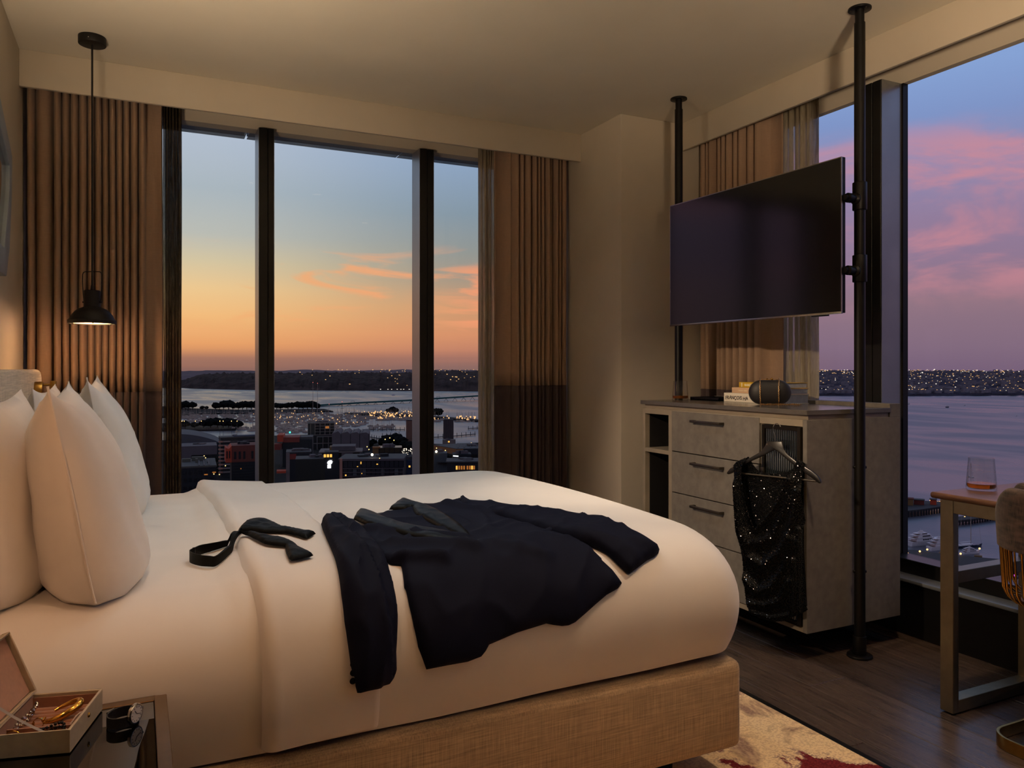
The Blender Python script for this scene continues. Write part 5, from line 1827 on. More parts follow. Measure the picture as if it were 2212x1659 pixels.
def beads(name, label, pts, r, mt, nu=8, nv=6):
    t = empty(name, tuple(pts[0]), label, 'bracelet')
    proto = None
    L = 0
    for k, p in enumerate(pts):
        if proto is None:
            o = MB().sphere((0, 0, 0), r, nu, nv).build('bead', mt, t, local=True)
            proto = o
        else:
            o = proto.copy()
            COL.objects.link(o)
            o.parent = t
        o.location = Vector(p) - t.location
    return t
loop = []
for k in range(30):
    t = k / 30 * 2 * PI * 1.5
    loop.append(jp(0.082 + 0.020 * math.cos(t), 0.031 + 0.020 * math.sin(t), 0.020 + 0.010 * (k / 30) + 0.004 * math.sin(2 * t)))
beads('black_bead_bracelet', 'coiled black bead bracelet in the jewellery box', loop, 0.0027, M['bead_black'])
line = [jp(0.108 - 0.0005 * k, 0.112 - 0.0036 * k, 0.0215 + 0.004 * math.sin(k * 0.25)) for k in range(26)]
beads('pearl_bracelet', 'string of small grey pearls across the jewellery box', line, 0.0019, M['bead_pearl'])
line = [jp(0.058 + 0.0026 * k, 0.016 + 0.004 * math.sin(k * 0.6), 0.0225 + 0.002 * math.sin(k)) for k in range(16)]
beads('pearl_necklace', 'coil of grey pearls at the front corner of the jewellery box', line, 0.0021, M['bead_pearl'])
hoop = empty('gold_hoop_earring', tuple(jp(0.03, 0.028, 0.010)), 'thin gold hoop earring at the hinge end of the jewellery box', 'earring')
MB().tube([jp(0.026, 0.026, 0.020) + ju * 0.013 * math.cos(t) + Vector((0, 0, 0.013 * math.sin(t))) for t in [2 * PI * k / 28 for k in range(28)]], 0.0008, 6, closed=True).build('hoop', M['gold'], hoop)
ring_o = empty('gold_ring', tuple(jp(0.042, 0.079, 0.016)), 'wide gold ring resting between the suede ring rolls', 'ring')
MB().tube([jp(0.046, 0.078, 0.0215) + ju * 0.0085 * math.cos(t) + Vector((0, 0, 0.0085 * math.sin(t))) for t in [2 * PI * k / 24 for k in range(24)]], 0, flat=(0.005, 0.0012), closed=True).build('band', M['gold'], ring_o)

# wrist watch lying on its edge
WXc, WYc = -0.022, 1.560
wa = empty('wrist_watch', (WXc, WYc, NZ), 'wrist watch with a black leather strap on the nightstand', 'watch')
M['strap'] = material('black_watch_leather', (16, 14, 13), 0.5, var=0.1, var_scale=80, bump=0.15, bump_scale=300)
M['dial'] = material('white_dial', (222, 216, 206), 0.45, var=0.02)
dd = Vector((0.80, -0.60, 0)).normalized()
ds = Vector((-dd.y, dd.x, 0))
pts = []
for k in range(40):
    t = 0.32 + k / 39 * (2 * PI - 0.64)
    pts.append(Vector((WXc, WYc, NZ + 0.0102)) + dd * 0.0235 * math.cos(t) + ds * 0.0285 * math.sin(t))
MB().tube(pts, 0, flat=(0.0022, 0.0185)).build('strap', M['strap'], wa, bevel=0.0004, seg=1)
qc = Vector((WXc, WYc, NZ + 0.0185)) + dd * 0.0222
Rw = dd.to_track_quat('Z', 'Y').to_matrix()
MB().lathe(qc, [(0.0, -0.002), (0.0155, -0.002), (0.0178, 0.0005), (0.0178, 0.0045), (0.0165, 0.006), (0.0152, 0.006), (0.0152, 0.0052), (0.0, 0.0052)], 36, Rw, cap=False).build('case', M['chrome'], wa, smooth=40)
dl = MB().lathe(qc, [(0.0, 0.0056), (0.0150, 0.0056), (0.0150, 0.0052)], 32, Rw, cap=False).build('dial', M['dial'], wa)
for k in range(12):
    t = k * PI / 6
    c = qc + Rw @ Vector((0.0122 * math.cos(t), 0.0122 * math.sin(t), 0.0059))
    MB().box(-0.0014, 0.0014, -0.0004, 0.0004, -0.0002, 0.0002, Matrix.Translation(c) @ Rw.to_4x4() @ Matrix.Rotation(t, 4, 'Z')).build('hour_marker', M['print_black'], dl)
for t, L_ in ((2.2, 0.008), (-0.3, 0.0112)):
    c = qc + Rw @ Vector((L_ / 2 * math.cos(t), L_ / 2 * math.sin(t), 0.0062))
    MB().box(-L_ / 2, L_ / 2, -0.0004, 0.0004, -0.0002, 0.0002, Matrix.Translation(c) @ Rw.to_4x4() @ Matrix.Rotation(t, 4, 'Z')).build('hand', M['print_black'], dl)
MB().cyl(qc + Rw @ Vector((0.0175, 0.002, 0.002)), qc + Rw @ Vector((0.0210, 0.002, 0.002)), 0.0022, 0.0022, 12).build('crown', M['chrome'], wa)
bk = Vector((WXc, WYc, NZ + 0.0102)) - dd * 0.0235
MB().tube([bk + ds * a + Vector((0, 0, b)) - dd * 0.002 for a, b in ((-0.009, -0.009), (0.009, -0.009), (0.009, 0.0095), (-0.009, 0.0095))], 0.0011, 6, closed=True).build('buckle', M['chrome'], wa)

# ------------------------------------------------------------------ fittings of the added lamps and of the near reading lamp, out of view
M['lamp_glass'] = glow('opal_lamp_glass', (255, 220, 160), 4.0)
for k, (x, y, p_, kc_, cone_) in enumerate(FILL_DOWNLIGHTS):
    where = ('over the pillow end of the bed', 'over the middle of the bed', 'over the foot of the bed', 'over the floor by the nightstand', 'over the floor beside the bed', 'over the clear floor between bed and desk')[k]
    t = empty('fill_downlight', (x, y, CEIL), 'small added ceiling downlight ' + where, 'ceiling light', 'added downlights out of view')
    MB().lathe((x, y, CEIL), [(0.036, 0.0), (0.046, 0.0), (0.046, -0.004), (0.036, -0.002)], 32, cap=False).build('trim_ring', M['ceiling'], t)
    MB().lathe((x, y, CEIL), [(0.0, -0.0005), (0.036, -0.0005), (0.036, -0.001), (0.0, -0.001)], 28, cap=False).build('lens', M['lamp_glass'], t)
ul = empty('fill_floor_lamp', (FILL_FLOOR_LAMP[0], FILL_FLOOR_LAMP[1], 0), 'slim standing uplighter added out of view to brighten the ceiling', 'floor lamp')
MB().cyl((FILL_FLOOR_LAMP[0], FILL_FLOOR_LAMP[1], 0), (FILL_FLOOR_LAMP[0], FILL_FLOOR_LAMP[1], 0.02), 0.14, 0.14, 32).build('base', M['black_metal'], ul)
MB().cyl((FILL_FLOOR_LAMP[0], FILL_FLOOR_LAMP[1], 0.02), (FILL_FLOOR_LAMP[0], FILL_FLOOR_LAMP[1], 1.62), 0.012, 0.012, 16).build('pole', M['black_metal'], ul)
MB().lathe((FILL_FLOOR_LAMP[0], FILL_FLOOR_LAMP[1], 1.60), [(0.02, 0.0), (0.07, 0.03), (0.15, 0.10), (0.148, 0.10), (0.068, 0.035), (0.0, 0.01)], 32, cap=False).build('bowl', M['black_metal'], ul)

wu = empty('fill_wall_uplighter', (XL, FILL_WALL_UP[1], FILL_WALL_UP[2] - 0.1), 'black half-bowl wall uplighter added out of view to brighten the ceiling', 'wall lamp')
MB().box(XL, XL + 0.012, FILL_WALL_UP[1] - 0.05, FILL_WALL_UP[1] + 0.05, FILL_WALL_UP[2] - 0.17, FILL_WALL_UP[2] - 0.05).build('wall_plate', M['black_metal'], wu, bevel=0.003)
MB().cyl((XL + 0.012, FILL_WALL_UP[1], FILL_WALL_UP[2] - 0.11), (FILL_WALL_UP[0] - 0.04, FILL_WALL_UP[1], FILL_WALL_UP[2] - 0.11), 0.008, 0.008, 12).build('arm', M['black_metal'], wu)
MB().lathe((FILL_WALL_UP[0], FILL_WALL_UP[1], FILL_WALL_UP[2]), [(0.0, -0.12), (0.05, -0.10), (0.085, -0.045), (0.083, -0.045), (0.048, -0.095), (0.0, -0.112)], 28, cap=False).build('bowl', M['black_metal'], wu)


ws = empty('fill_wall_spotlight', (XL, FILL_WALL_SPOT[1], FILL_WALL_SPOT[2]), 'small black wall spotlight added out of view to brighten the sideboard', 'wall lamp')
MB().cyl((XL, FILL_WALL_SPOT[1], FILL_WALL_SPOT[2] + 0.03), (XL + 0.02, FILL_WALL_SPOT[1], FILL_WALL_SPOT[2] + 0.03), 0.035, 0.035, 24).build('wall_plate', M['black_metal'], ws)
dv3 = Vector((2.86, 0.86, -1.25)).normalized()
pw = Vector(FILL_WALL_SPOT) - dv3 * 0.012
MB().cyl(pw - dv3 * 0.07, pw - dv3 * 0.004, 0.026, 0.030, 24).build('lamp_head', M['black_metal'], ws)

nr = empty('reading_lamp', (-0.364, NEAR_READING[1], 1.113), 'brass reading lamp fixed to the near end of the headboard, beside the nightstand', 'wall lamp')
MB().cyl((-0.3645, 1.50, 1.113), (-0.336, 1.50, 1.113), 0.037, 0.037, 36).build('wall_plate', M['brass'], nr, bevel=0.002)
MB().cyl((-0.338, 1.50, 1.137), (-0.305, 1.50, 1.137), 0.0045, 0.0045, 12).build('arm', M['brass'], nr)
MB().cyl((-0.300, 1.50, 1.000), (-0.300, 1.50, 1.152), 0.0125, 0.0125, 24).build('lamp_tube', M['brass'], nr, bevel=0.001)
MB().sphere((-0.262, 1.50, 1.06), 0.012, 12, 8).build('bulb', M['lamp_glass'], nr)
# ------------------------------------------------------------------ the harbour city outside, built at real distances
SEA = CAM_H - 80.0


def W(u, d):
    """ground position at bearing u (in photograph pixels) and d metres ahead"""
    a = (u - 1106) / 1675
    return Vector((d * (SA + CA * a), d * (CA - SA * a), 0))


def zat(v, d):
    return CAM_H + (797 - v) / 1675 * d


def dsea(v, z=SEA):
    return (CAM_H - z) * 1675 / (v - 797)


m = bpy.data.materials.new('harbour_water')
m.use_nodes = True
m.node_tree.nodes.clear()
h = NT(m.node_tree)
out = h.n('ShaderNodeOutputMaterial')
b = h.n('ShaderNodeBsdfPrincipled')
h.link(b.outputs[0], out.inputs[0])
b.inputs['Base Color'].default_value = rgba((78, 74, 80))
b.inputs['Roughness'].default_value = 0.17
b.inputs['IOR'].default_value = 1.7
tcn = h.n('ShaderNodeTexCoord')
mp = h.n('ShaderNodeMapping')
mp.inputs['Scale'].default_value = (0.010, 0.004, 1)
h.link(tcn.outputs['Object'], mp.inputs[0])
sw = h.noise(mp.outputs[0], 1.0, 3, 0.5, 0.6)
h.link(h.maprange(sw, 0.35, 0.65, 0.26, 0.42), b.inputs['Roughness'])
bp = h.n('ShaderNodeBump')
bp.inputs['Strength'].default_value = 0.35
bp.inputs['Distance'].default_value = 0.6
h.link(h.noise(tcn.outputs['Object'], 0.22, 3, 0.6), bp.inputs['Height'])
h.link(bp.outputs[0], b.inputs['Normal'])
M['water'] = m
sea = MB().add([(-16000, 60, SEA), (30000, -16000, SEA), (30000, 30000, SEA), (-16000, 30000, SEA)], [(0, 1, 2, 3)])
props(sea.build('water', M['water'], smooth=0), 'calm harbour water reflecting the dusk sky', 'water', None, 'structure')

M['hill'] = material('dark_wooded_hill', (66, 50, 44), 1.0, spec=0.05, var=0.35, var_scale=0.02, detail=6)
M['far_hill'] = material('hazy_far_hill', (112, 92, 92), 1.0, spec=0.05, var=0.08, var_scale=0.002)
M['suburb'] = material('dusky_suburb_slope', (66, 56, 66), 1.0, spec=0.05, var=0.3, var_scale=0.012, detail=6)
M['city_ground'] = material('dark_city_ground', (30, 27, 26), 0.9, spec=0.1, var=0.35, var_scale=0.04)


def shore_strip(name, label, cols, v_base, d_back, mat, spike=0.0, rough=6.0, seed=0.0, nrow=7, nx=170, hump=1.0):
    """land from the waterline up to a skyline; cols: (u, v_top) along the ridge"""
    us = [c[0] for c in cols]
    vs, fs = [], []
    for i in range(nx + 1):
        u = us[0] + (us[-1] - us[0]) * i / nx
        vt = float(np.interp(u, us, [c[1] for c in cols]))
        vb = float(np.interp(u, [c[0] for c in v_base], [c[1] for c in v_base]))
        d0 = dsea(vb)
        d1 = d_back
        zt = zat(vt, d1)
        for j in range(nrow + 1):
            t = j / nrow
            d = d0 + (d1 - d0) * t
            z = SEA + 1.0 + (zt - SEA - 1.0) * math.sin(t * PI / 2) ** hump
            if j > 0:
                nz = noise.noise(Vector((u * 0.05, d * 0.004, seed))) + 0.5 * noise.noise(Vector((u * 0.23, d * 0.01, seed + 2)))
                z += rough * nz * (0.4 if j == nrow else 1.0) + spike * max(0, noise.noise(Vector((u * 0.9, j * 1.7, seed)))) ** 1.5
            p = W(u, d)
            vs.append((p.x, p.y, z if j else SEA - 1))
    k = nrow + 1
    for i in range(nx):
        for j in range(nrow):
            fs.append((i * k + j, i * k + j + 1, (i + 1) * k + j + 1, (i + 1) * k + j))
    o = MB().add(vs, fs).build(name, mat, smooth=0, fix=False)
    return props(o, label, 'hills', None, 'structure')


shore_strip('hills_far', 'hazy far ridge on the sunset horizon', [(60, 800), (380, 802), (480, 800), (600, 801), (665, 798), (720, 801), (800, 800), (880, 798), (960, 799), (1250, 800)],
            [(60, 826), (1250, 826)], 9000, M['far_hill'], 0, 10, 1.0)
shore_strip('hills', 'dark wooded hills across the harbour under the sunset', [(60, 824), (330, 822), (392, 823), (420, 813), (450, 808), (500, 807), (560, 806), (640, 807), (720, 805), (790, 805), (850, 806), (900, 804), (950, 802), (1035, 802), (1250, 803)],
            [(60, 838), (392, 838), (420, 840), (560, 843), (900, 845), (1060, 846), (1250, 846)], 3900, M['hill'], 22, 8, 2.0, 9, 300, 0.55)
shore_strip('hills_harbour', 'dusky suburb slope across the harbour', [(1500, 802), (1700, 803), (1820, 801), (1950, 803), (2050, 801), (2130, 803), (2212, 802), (2700, 803)],
            [(1500, 855), (1760, 856), (1950, 857), (2212, 855), (2700, 854)], 7200, M['suburb'], 12, 9, 3.0, 12, 240, 0.75)

# lights and houses on the slopes: past counting
M['warm_light'] = glow('warm_city_light', (255, 196, 120), 0.8)
M['white_light'] = glow('white_city_light', (255, 240, 214), 1.1)
M['house'] = material('pale_house_walls', (128, 112, 112), 0.9, var=0.2, var_scale=0.05)
rl = random.Random(21)


def tiny_box(m, p, w_, h_, dp):
    m.box(p.x - w_ / 2, p.x + w_ / 2, p.y - dp / 2, p.y + dp / 2, p.z, p.z + h_)


def slope_point(u, t, base_v, back_d, vtop, hump):
    d0 = dsea(base_v)
    d = d0 + (back_d - d0) * t
    z = SEA + 1 + (zat(vtop, back_d) - SEA - 1) * math.sin(t * PI / 2) ** hump
    p = W(u, d)
    p.z = z
    return p, d


hm, l1, l2 = MB(), MB(), MB()
for k in range(1500):
    t = rl.random() ** 1.6 * 0.95 + 0.01
    u = rl.uniform(1700, 2300)
    p, d = slope_point(u, t, 856, 7200, 802, 0.75)
    q = rl.random()
    if q < 0.62:
        p.z += 4
        tiny_box(hm, p, rl.uniform(10, 26), rl.uniform(5, 11), 12)
    elif q < 0.9:
        p.z += rl.uniform(8, 14)
        s_ = rl.uniform(1.0, 2.2) * d / 2500
        tiny_box(l1, p, s_ * rl.uniform(1, 2.6), s_ * 0.8, s_)
    else:
        p.z += rl.uniform(8, 16)
        s_ = rl.uniform(1.0, 2.4) * d / 2500
        tiny_box(l2, p, s_, s_, s_)
for k in range(150):
    u = rl.uniform(620, 1060)
    t = rl.random()
    p, d = slope_point(u, t, 844, 3900, 804, 0.55)
    if u < 820 and rl.random() < 0.8:
        continue
    p.z += 12
    s_ = rl.uniform(1.4, 3.0)
    tiny_box(l1, p, s_ * 1.6, s_, s_)
for u in (822, 838, 846, 858, 866, 872, 884):
    p = W(u, 2780)
    p.z = SEA + 6
    tiny_box(l2, p, 3, 2, 3)
for nm, mm, mt, lab in (('distant_houses', hm, M['house'], 'rows of tiny houses on the suburb slope across the harbour'), ('distant_warm_lights', l1, M['warm_light'], 'scattered warm lights on the slopes across the harbour'),
                        ('distant_white_lights', l2, M['white_light'], 'scattered white lights on the slopes across the harbour')):
    props(mm.build(nm, mt, smooth=0, fix=False), lab, 'city lights' if 'light' in nm else 'houses', None, 'stuff')


def land(name, label, outline, z=SEA + 2.0, mat=None):
    """flat quay: outline of (u, v) points on the waterline"""
    P = [W(u, (CAM_H - z) * 1675 / (v - 797)) for u, v in outline]
    mm = MB().prism([(p.x, p.y) for p in P], lambda a, b, h: (a, b, SEA - 1 + h), z - SEA + 1)
    return props(mm.build(name, mat or M['city_ground'], smooth=0), label, 'land', None, 'structure')


land('land_city', 'dark downtown waterfront below the sunset window', [(-400, 951), (395, 951), (470, 955), (520, 953), (590, 941), (690, 938), (790, 951), (860, 958), (900, 957), (1060, 963), (1400, 975), (1400, 1900), (-400, 1900)])
land('land_breakwater', 'low dark breakwater with trees behind the marina', [(-300, 876), (330, 876), (420, 882), (520, 885), (700, 883), (720, 888), (600, 891), (430, 893), (330, 902), (-300, 905)])
land('land_spit', 'dark planted spit across the inner marina', [(-300, 906), (330, 913), (420, 917), (480, 918), (520, 922), (505, 927), (440, 928), (330, 929), (-300, 931)])
land('land_mole', 'thin breakwater at the outer end of the marina', [(745, 891), (800, 891), (900, 896), (960, 900), (1045, 907), (1030, 909), (950, 903), (890, 899), (745, 894)])

# trees
M['tree'] = material('dark_tree_foliage', (26, 26, 22), 1.0, spec=0.05, var=0.4, var_scale=0.4)
M['trunk'] = material('dark_trunk', (30, 24, 20), 1.0, var=0.2)
def make_tree(label, seed):
    t = empty('tree', (0, 0, 0), label, 'tree', 'dark waterfront trees')
    bm = bmesh.new()
    bmesh.ops.create_icosphere(bm, subdivisions=3, radius=1.0)
    for v in bm.verts:
        n_ = noise.noise(v.co * 1.8 + Vector((seed, 0, 0))) * 0.38 + noise.noise(v.co * 4.5 + Vector((0, seed, 0))) * 0.2
        v.co *= 1 + n_
        v.co.z *= 0.75
        v.co.z += 1.15
    me = bpy.data.meshes.new('crown')
    bm.to_mesh(me)
    bm.free()
    me.materials.append(M['tree'])
    link_obj('crown', me, t)
    MB().cyl((0, 0, -0.05), (0, 0, 0.9), 0.09, 0.06, 7).build('trunk', M['trunk'], t, local=True)
    return t
TL = 'dark rounded tree on the waterfront below the sunset window'
tree_protos = [make_tree(TL, 1.0), make_tree(TL, 7.0)]
spots = []
rt = random.Random(5)
for u, v, s_ in ((400, 884, 8), (408, 883, 8), (416, 884, 7), (437, 885, 4), (446, 885, 4), (466, 885, 7), (474, 884, 8), (483, 884, 8), (494, 884, 9.5), (503, 885, 7), (515, 885, 8), (524, 884, 9), (533, 884, 9), (543, 884, 9), (552, 885, 8),
                 (562, 885, 8), (572, 884, 8), (582, 884, 8), (598, 884, 7), (606, 884, 7), (622, 884, 8), (630, 884, 7), (645, 884, 8), (655, 884, 9), (664, 884, 9), (674, 884, 9), (684, 885, 7), (393, 884, 9),
                 (400, 925, 5), (420, 925, 5), (440, 924, 6), (455, 924, 6), (470, 923, 7), (482, 924, 7), (494, 924, 7), (505, 925, 6), (515, 925, 5), (840, 893, 5), (848, 893, 6), (855, 893, 5), (940, 900, 8), (947, 900, 7),
                 (828, 966, 5.0), (836, 963, 5.5), (846, 960, 5), (856, 962, 6), (866, 968, 6), (876, 973, 5), (884, 976, 5), (850, 975, 4), (862, 984, 4), (872, 986, 4), (806, 962, 4), (798, 968, 4), (970, 993, 3.2), (962, 990, 3.2), (978, 996, 3.0), (955, 985, 3.0),
                 (430, 985, 3.0), (440, 983, 3.2), (450, 984, 3.0), (460, 987, 3.0), (468, 1002, 3.5), (466, 1014, 3.5), (462, 1030, 3.0), (658, 1000, 3.5), (668, 990, 3.5)):
    spots.append((u, v, s_))
for k, (u, v, s_) in enumerate(spots):
    o = tree_protos[k] if k < 2 else copy_tree(tree_protos[k % 2])
    d = (CAM_H - SEA - 2.0) * 1675 / (v - 797)
    p = W(u, d)
    o.location = (p.x, p.y, SEA + 1.9)
    o.scale = (s_ * rt.uniform(.9, 1.2), s_ * rt.uniform(.9, 1.2), s_ * rt.uniform(.8, 1.1))
    o.rotation_euler = (0, 0, rt.random() * 6)

# ------------------------------------------------------------------ marina boats
M['hull'] = material('white_boat_hull', (182, 156, 134), 0.4, var=0.1, var_scale=1.0, rand=0.35)
M['hull_dark'] = material('navy_boat_hull', (34, 38, 54), 0.3, var=0.1)
M['mast'] = material('pale_mast', (168, 146, 124), 0.4, 0.3, var=0.05)
M['boat_glass'] = material('boat_window', (26, 26, 30), 0.15, var=0.05)


def hull_mesh(L, Bm, H, sheer_=0.25, nst=9):
    m = MB()
    vs, fs = [], []
    for i in range(nst):
        t = i / (nst - 1)
        wd = Bm / 2 * (0.82 + 0.18 * math.sin(min(1, t * 2) * PI / 2)) * (1 - max(0, (t - 0.45) / 0.55) ** 2.2)
        x = -L / 2 + L * t
        top = H * (1 + sheer_ * t * t)
        vs += [(x, -max(wd, .02), top), (x - 0.03 * L * t, -max(wd, .02) * 0.72, 0), (x - 0.03 * L * t, max(wd, .02) * 0.72, 0), (x, max(wd, .02), top)]
    for i in range(nst - 1):
        for k in range(3):
            fs.append((i * 4 + k, i * 4 + k + 1, (i + 1) * 4 + k + 1, (i + 1) * 4 + k))
        fs.append((i * 4 + 3, i * 4, (i + 1) * 4, (i + 1) * 4 + 3))
    fs += [(3, 2, 1, 0), ((nst - 1) * 4, (nst - 1) * 4 + 1, (nst - 1) * 4 + 2, (nst - 1) * 4 + 3)]
    return m.add(vs, fs)


def marina_boat(kind):
    t = empty('moored_boat', (0, 0, 0), 'small pale boat moored in the crowded marina below the sunset window', 'boat', 'boats moored in the marina')
    L = 8.5
    hull_mesh(L, 2.9, 1.3).build('hull', M['hull'], t, local=True)
    cb = MB()
    if kind == 0:
        cb.box(-2.0, 1.4, -0.9, 0.9, 1.3, 1.9)
    else:
        cb.box(-2.4, 1.0, -1.1, 1.1, 1.3, 2.9).box(-1.6, 0.4, -0.9, 0.9, 2.9, 3.6)
    cb.build('cabin', M['hull'], t, bevel=0.15, seg=1, local=True)
    if kind == 0:
        MB().cyl((0.4, 0, 1.5), (0.4, 0, 13.0), 0.16, 0.10, 5).build('mast', M['mast'], t, local=True)
        MB().cyl((0.3, 0, 2.4), (-3.6, 0, 2.3), 0.14, 0.14, 5).build('boom', M['mast'], t, local=True)
    return t


protos = [marina_boat(0), marina_boat(1)]
rb_ = random.Random(9)
places = []
def berth_rows(u0, u1, v0, v1, n, lit):
    out_ = []
    for k in range(n):
        v = v0 + (v1 - v0) * rb_.random()
        v = round(v / 3.4) * 3.4 + rb_.uniform(-0.35, 0.35)
        u = rb_.uniform(u0, u1)
        out_.append((u, v, lit))
    return out_
places += berth_rows(395, 560, 893, 912, 150, 0)
places += berth_rows(590, 790, 893, 921, 260, 1)
places += berth_rows(600, 740, 921, 936, 90, 0)
places += berth_rows(790, 896, 894, 909, 120, 2)
places += berth_rows(935, 1035, 904, 911, 36, 2)
places += berth_rows(800, 848, 921, 927, 18, 0)
places += berth_rows(505, 560, 924, 932, 24, 0)
places += berth_rows(380, 420, 898, 906, 20, 0)
places.sort(key=lambda q: -q[1])
def boat_xy(u, v):
    return W(u, dsea(v))
near_b, far_b = places[:290], places[290:]
for k, (u, v, lit) in enumerate(near_b):
    kind = 0 if rb_.random() < 0.6 else 1
    src = protos[kind]
    o = src if k < 2 and kind == k else copy_tree(src)
    p = boat_xy(u, v)
    o.location = (p.x, p.y, SEA)
    o.rotation_euler = (0, 0, rb_.choice((0.25, 0.25 + PI)) + rb_.uniform(-.06, .06) - 0.6)
    s_ = rb_.uniform(0.8, 1.15)
    o.scale = (s_, s_, s_)
for pr in protos:
    if pr.location.length < 10:
        p = boat_xy(700, 930)
        pr.location = (p.x, p.y, SEA)
fm_ = MB()
fmast = MB()
for (u, v, lit) in far_b:
    p = boat_xy(u, v)
    a = rb_.choice((0, PI)) - 0.35
    Mx = Matrix.Translation((p.x, p.y, SEA)) @ Matrix.Rotation(a, 4, 'Z')
    hl = hull_mesh(8.5, 2.8, 1.4, 0.25, 4)
    fm_.add([tuple(Mx @ Vector(q)) for q in hl.v], hl.f)
    fm_.box(-2.2, 1.2, -1, 1, 1.4, 2.6, Mx)
    fmast.cyl(Mx @ Vector((0.4, 0, 1.4)), Mx @ Vector((0.4, 0, 12.5)), 0.16, 0.1, 4, caps=False)
far_o = empty('distant_moored_boats', (0, 0, SEA), 'mass of distant moored boats with thin masts at the back of the marina', 'boats', None, 'stuff')
fm_.build('hulls', M['hull'], far_o, smooth=0, fix=False)
fmast.build('masts', M['mast'], far_o, smooth=0, fix=False)
# lights among the berths
lb = MB()
for (u, v, lit) in places:
    if lit and rb_.random() < (0.30 if lit == 1 else 0.55):
        p = boat_xy(u, v)
        p.z = SEA + rb_.uniform(3, 6)
        s_ = rb_.uniform(0.8, 1.9) * (1.25 if lit == 2 else 0.8)
        lb.sphere((p.x, p.y, p.z), s_ * 0.6, 6, 4)
props(lb.build('berth_lights', glow('berth_light', (255, 198, 128), 1.1), smooth=0, fix=False), 'warm lamps glowing along the marina berths', 'lights', None, 'stuff')

# quay lamps in a row by the inner basin
M['lamp_glow'] = glow('street_lamp_glow', (255, 190, 112), 3.0)
M['lamp_post'] = material('street_lamp_post', (60, 54, 50), 0.6, 0.3, var=0.05)
lp = empty('street_lamp', (0, 0, 0), 'tall quay lamp glowing over the inner basin', 'street lamp', 'quay lamps by the inner basin')
MB().cyl((0, 0, 0), (0, 0, 12.0), 0.16, 0.11, 6).build('post', M['lamp_post'], lp, local=True)
MB().sphere((0, 0, 12.1), 0.38, 8, 6).build('lamp_head', M['lamp_glow'], lp, local=True)
lamps_uv = [(393, 945), (398, 943), (422, 943), (435, 942), (475, 946), (482, 945), (500, 944), (512, 944), (548, 906), (548, 895)]
for k, (u, v) in enumerate(lamps_uv):
    o = lp if k == 0 else copy_tree(lp)
    d = (CAM_H - SEA - 2) * 1675 / (v - 797)
    p = W(u, d)
    o.location = (p.x, p.y, SEA + 2)
    o.scale = (1, 1, ((797 - (910 if k < 8 else v - 12)) / 1675 * d + CAM_H - SEA - 2) / 12)
# tall racing masts beyond the sheds and a dark one
for u, vt, vb, rad, mt, lab in ((676, 826, 912, 0.32, 'mast', 'very tall pale mast standing in the marina, left of a twin'), (686, 828, 912, 0.32, 'mast', 'very tall pale mast standing in the marina, right of its twin'),
                                (739, 868, 928, 0.35, 'lamp_post', 'tall dark mast behind the grey sheds'), (711, 873, 915, 0.2, 'mast', 'slim mast with a red top light in the marina')):
    d = dsea(vb)
    p = W(u, d)
    t = empty('tall_mast', (p.x, p.y, SEA), lab, 'mast')
    MB().cyl((p.x, p.y, SEA), (p.x, p.y, zat(vt, d)), rad, rad * 0.6, 6).build('spar', M[mt], t)
    MB().box(p.x - 2.2, p.x + 2.2, p.y - .1, p.y + .1, zat(vt, d) - 9, zat(vt, d) - 8.7).build('spreader', M[mt], t)
    MB().sphere((p.x, p.y, zat(vt, d)), 0.4, 6, 5).build('top_light', glow('mast_light', (255, 120, 100), 2.0), t)

# ------------------------------------------------------------------ harbour bridge
M['bridge_green'] = material('bridge_green_steel', (34, 84, 76), 0.6, 0.2, var=0.1, var_scale=0.1)
M['bridge_grey'] = material('bridge_grey_steel', (84, 88, 84), 0.6, 0.2, var=0.1, var_scale=0.1)
M['pier'] = material('concrete_pier', (150, 108, 92), 0.9, var=0.15, var_scale=0.3)
def br(u):
    d = 1640 + (u - 690) * 1.0
    vt = float(np.interp(u, [640, 690, 780, 880, 940, 1035, 1200], [879, 875.5, 870, 865, 861, 855, 845]))
    th = float(np.interp(u, [640, 700, 780, 860, 940, 1035, 1200], [1.5, 3.0, 7.5, 10.0, 13.0, 14.5, 17]))
    p = W(u, d)
    return p, zat(vt, d), zat(vt + th, d), d
bg_ = empty('harbour_bridge', tuple(br(880)[0]) , 'long green steel truss bridge crossing the harbour', 'bridge')
off = bg_.location
us = [650 + 9.5 * k for k in range(60)]
ug = MB()
lw = MB()
for a, c in zip(us[:-1], us[1:]):
    p0, zt0, zb0, _ = br(a)
    p1, zt1, zb1, _ = br(c)
    q = Vector((-(p1 - p0).normalized().y, (p1 - p0).normalized().x, 0)) * 8
    ug.add([p0 + Vector((0, 0, zt0 + 1.6)), p1 + Vector((0, 0, zt1 + 1.6)), p1 + Vector((0, 0, zt1 - 2.0)), p0 + Vector((0, 0, zt0 - 2.0)),
            p0 + q + Vector((0, 0, zt0 + 1.6)), p1 + q + Vector((0, 0, zt1 + 1.6)), p1 + q + Vector((0, 0, zt1 - 2.0)), p0 + q + Vector((0, 0, zt0 - 2.0))],
           [(0, 1, 2, 3), (4, 7, 6, 5), (0, 4, 5, 1), (3, 2, 6, 7)])
    lw.tube([p0 + Vector((0, 0, zb0)), p1 + Vector((0, 0, zb1))], 0.75, 5)
ug.build('deck', M['bridge_green'], bg_, smooth=0)
props(lw.build('lower_chord', M['bridge_grey'], bg_, smooth=0), kind='stuff')
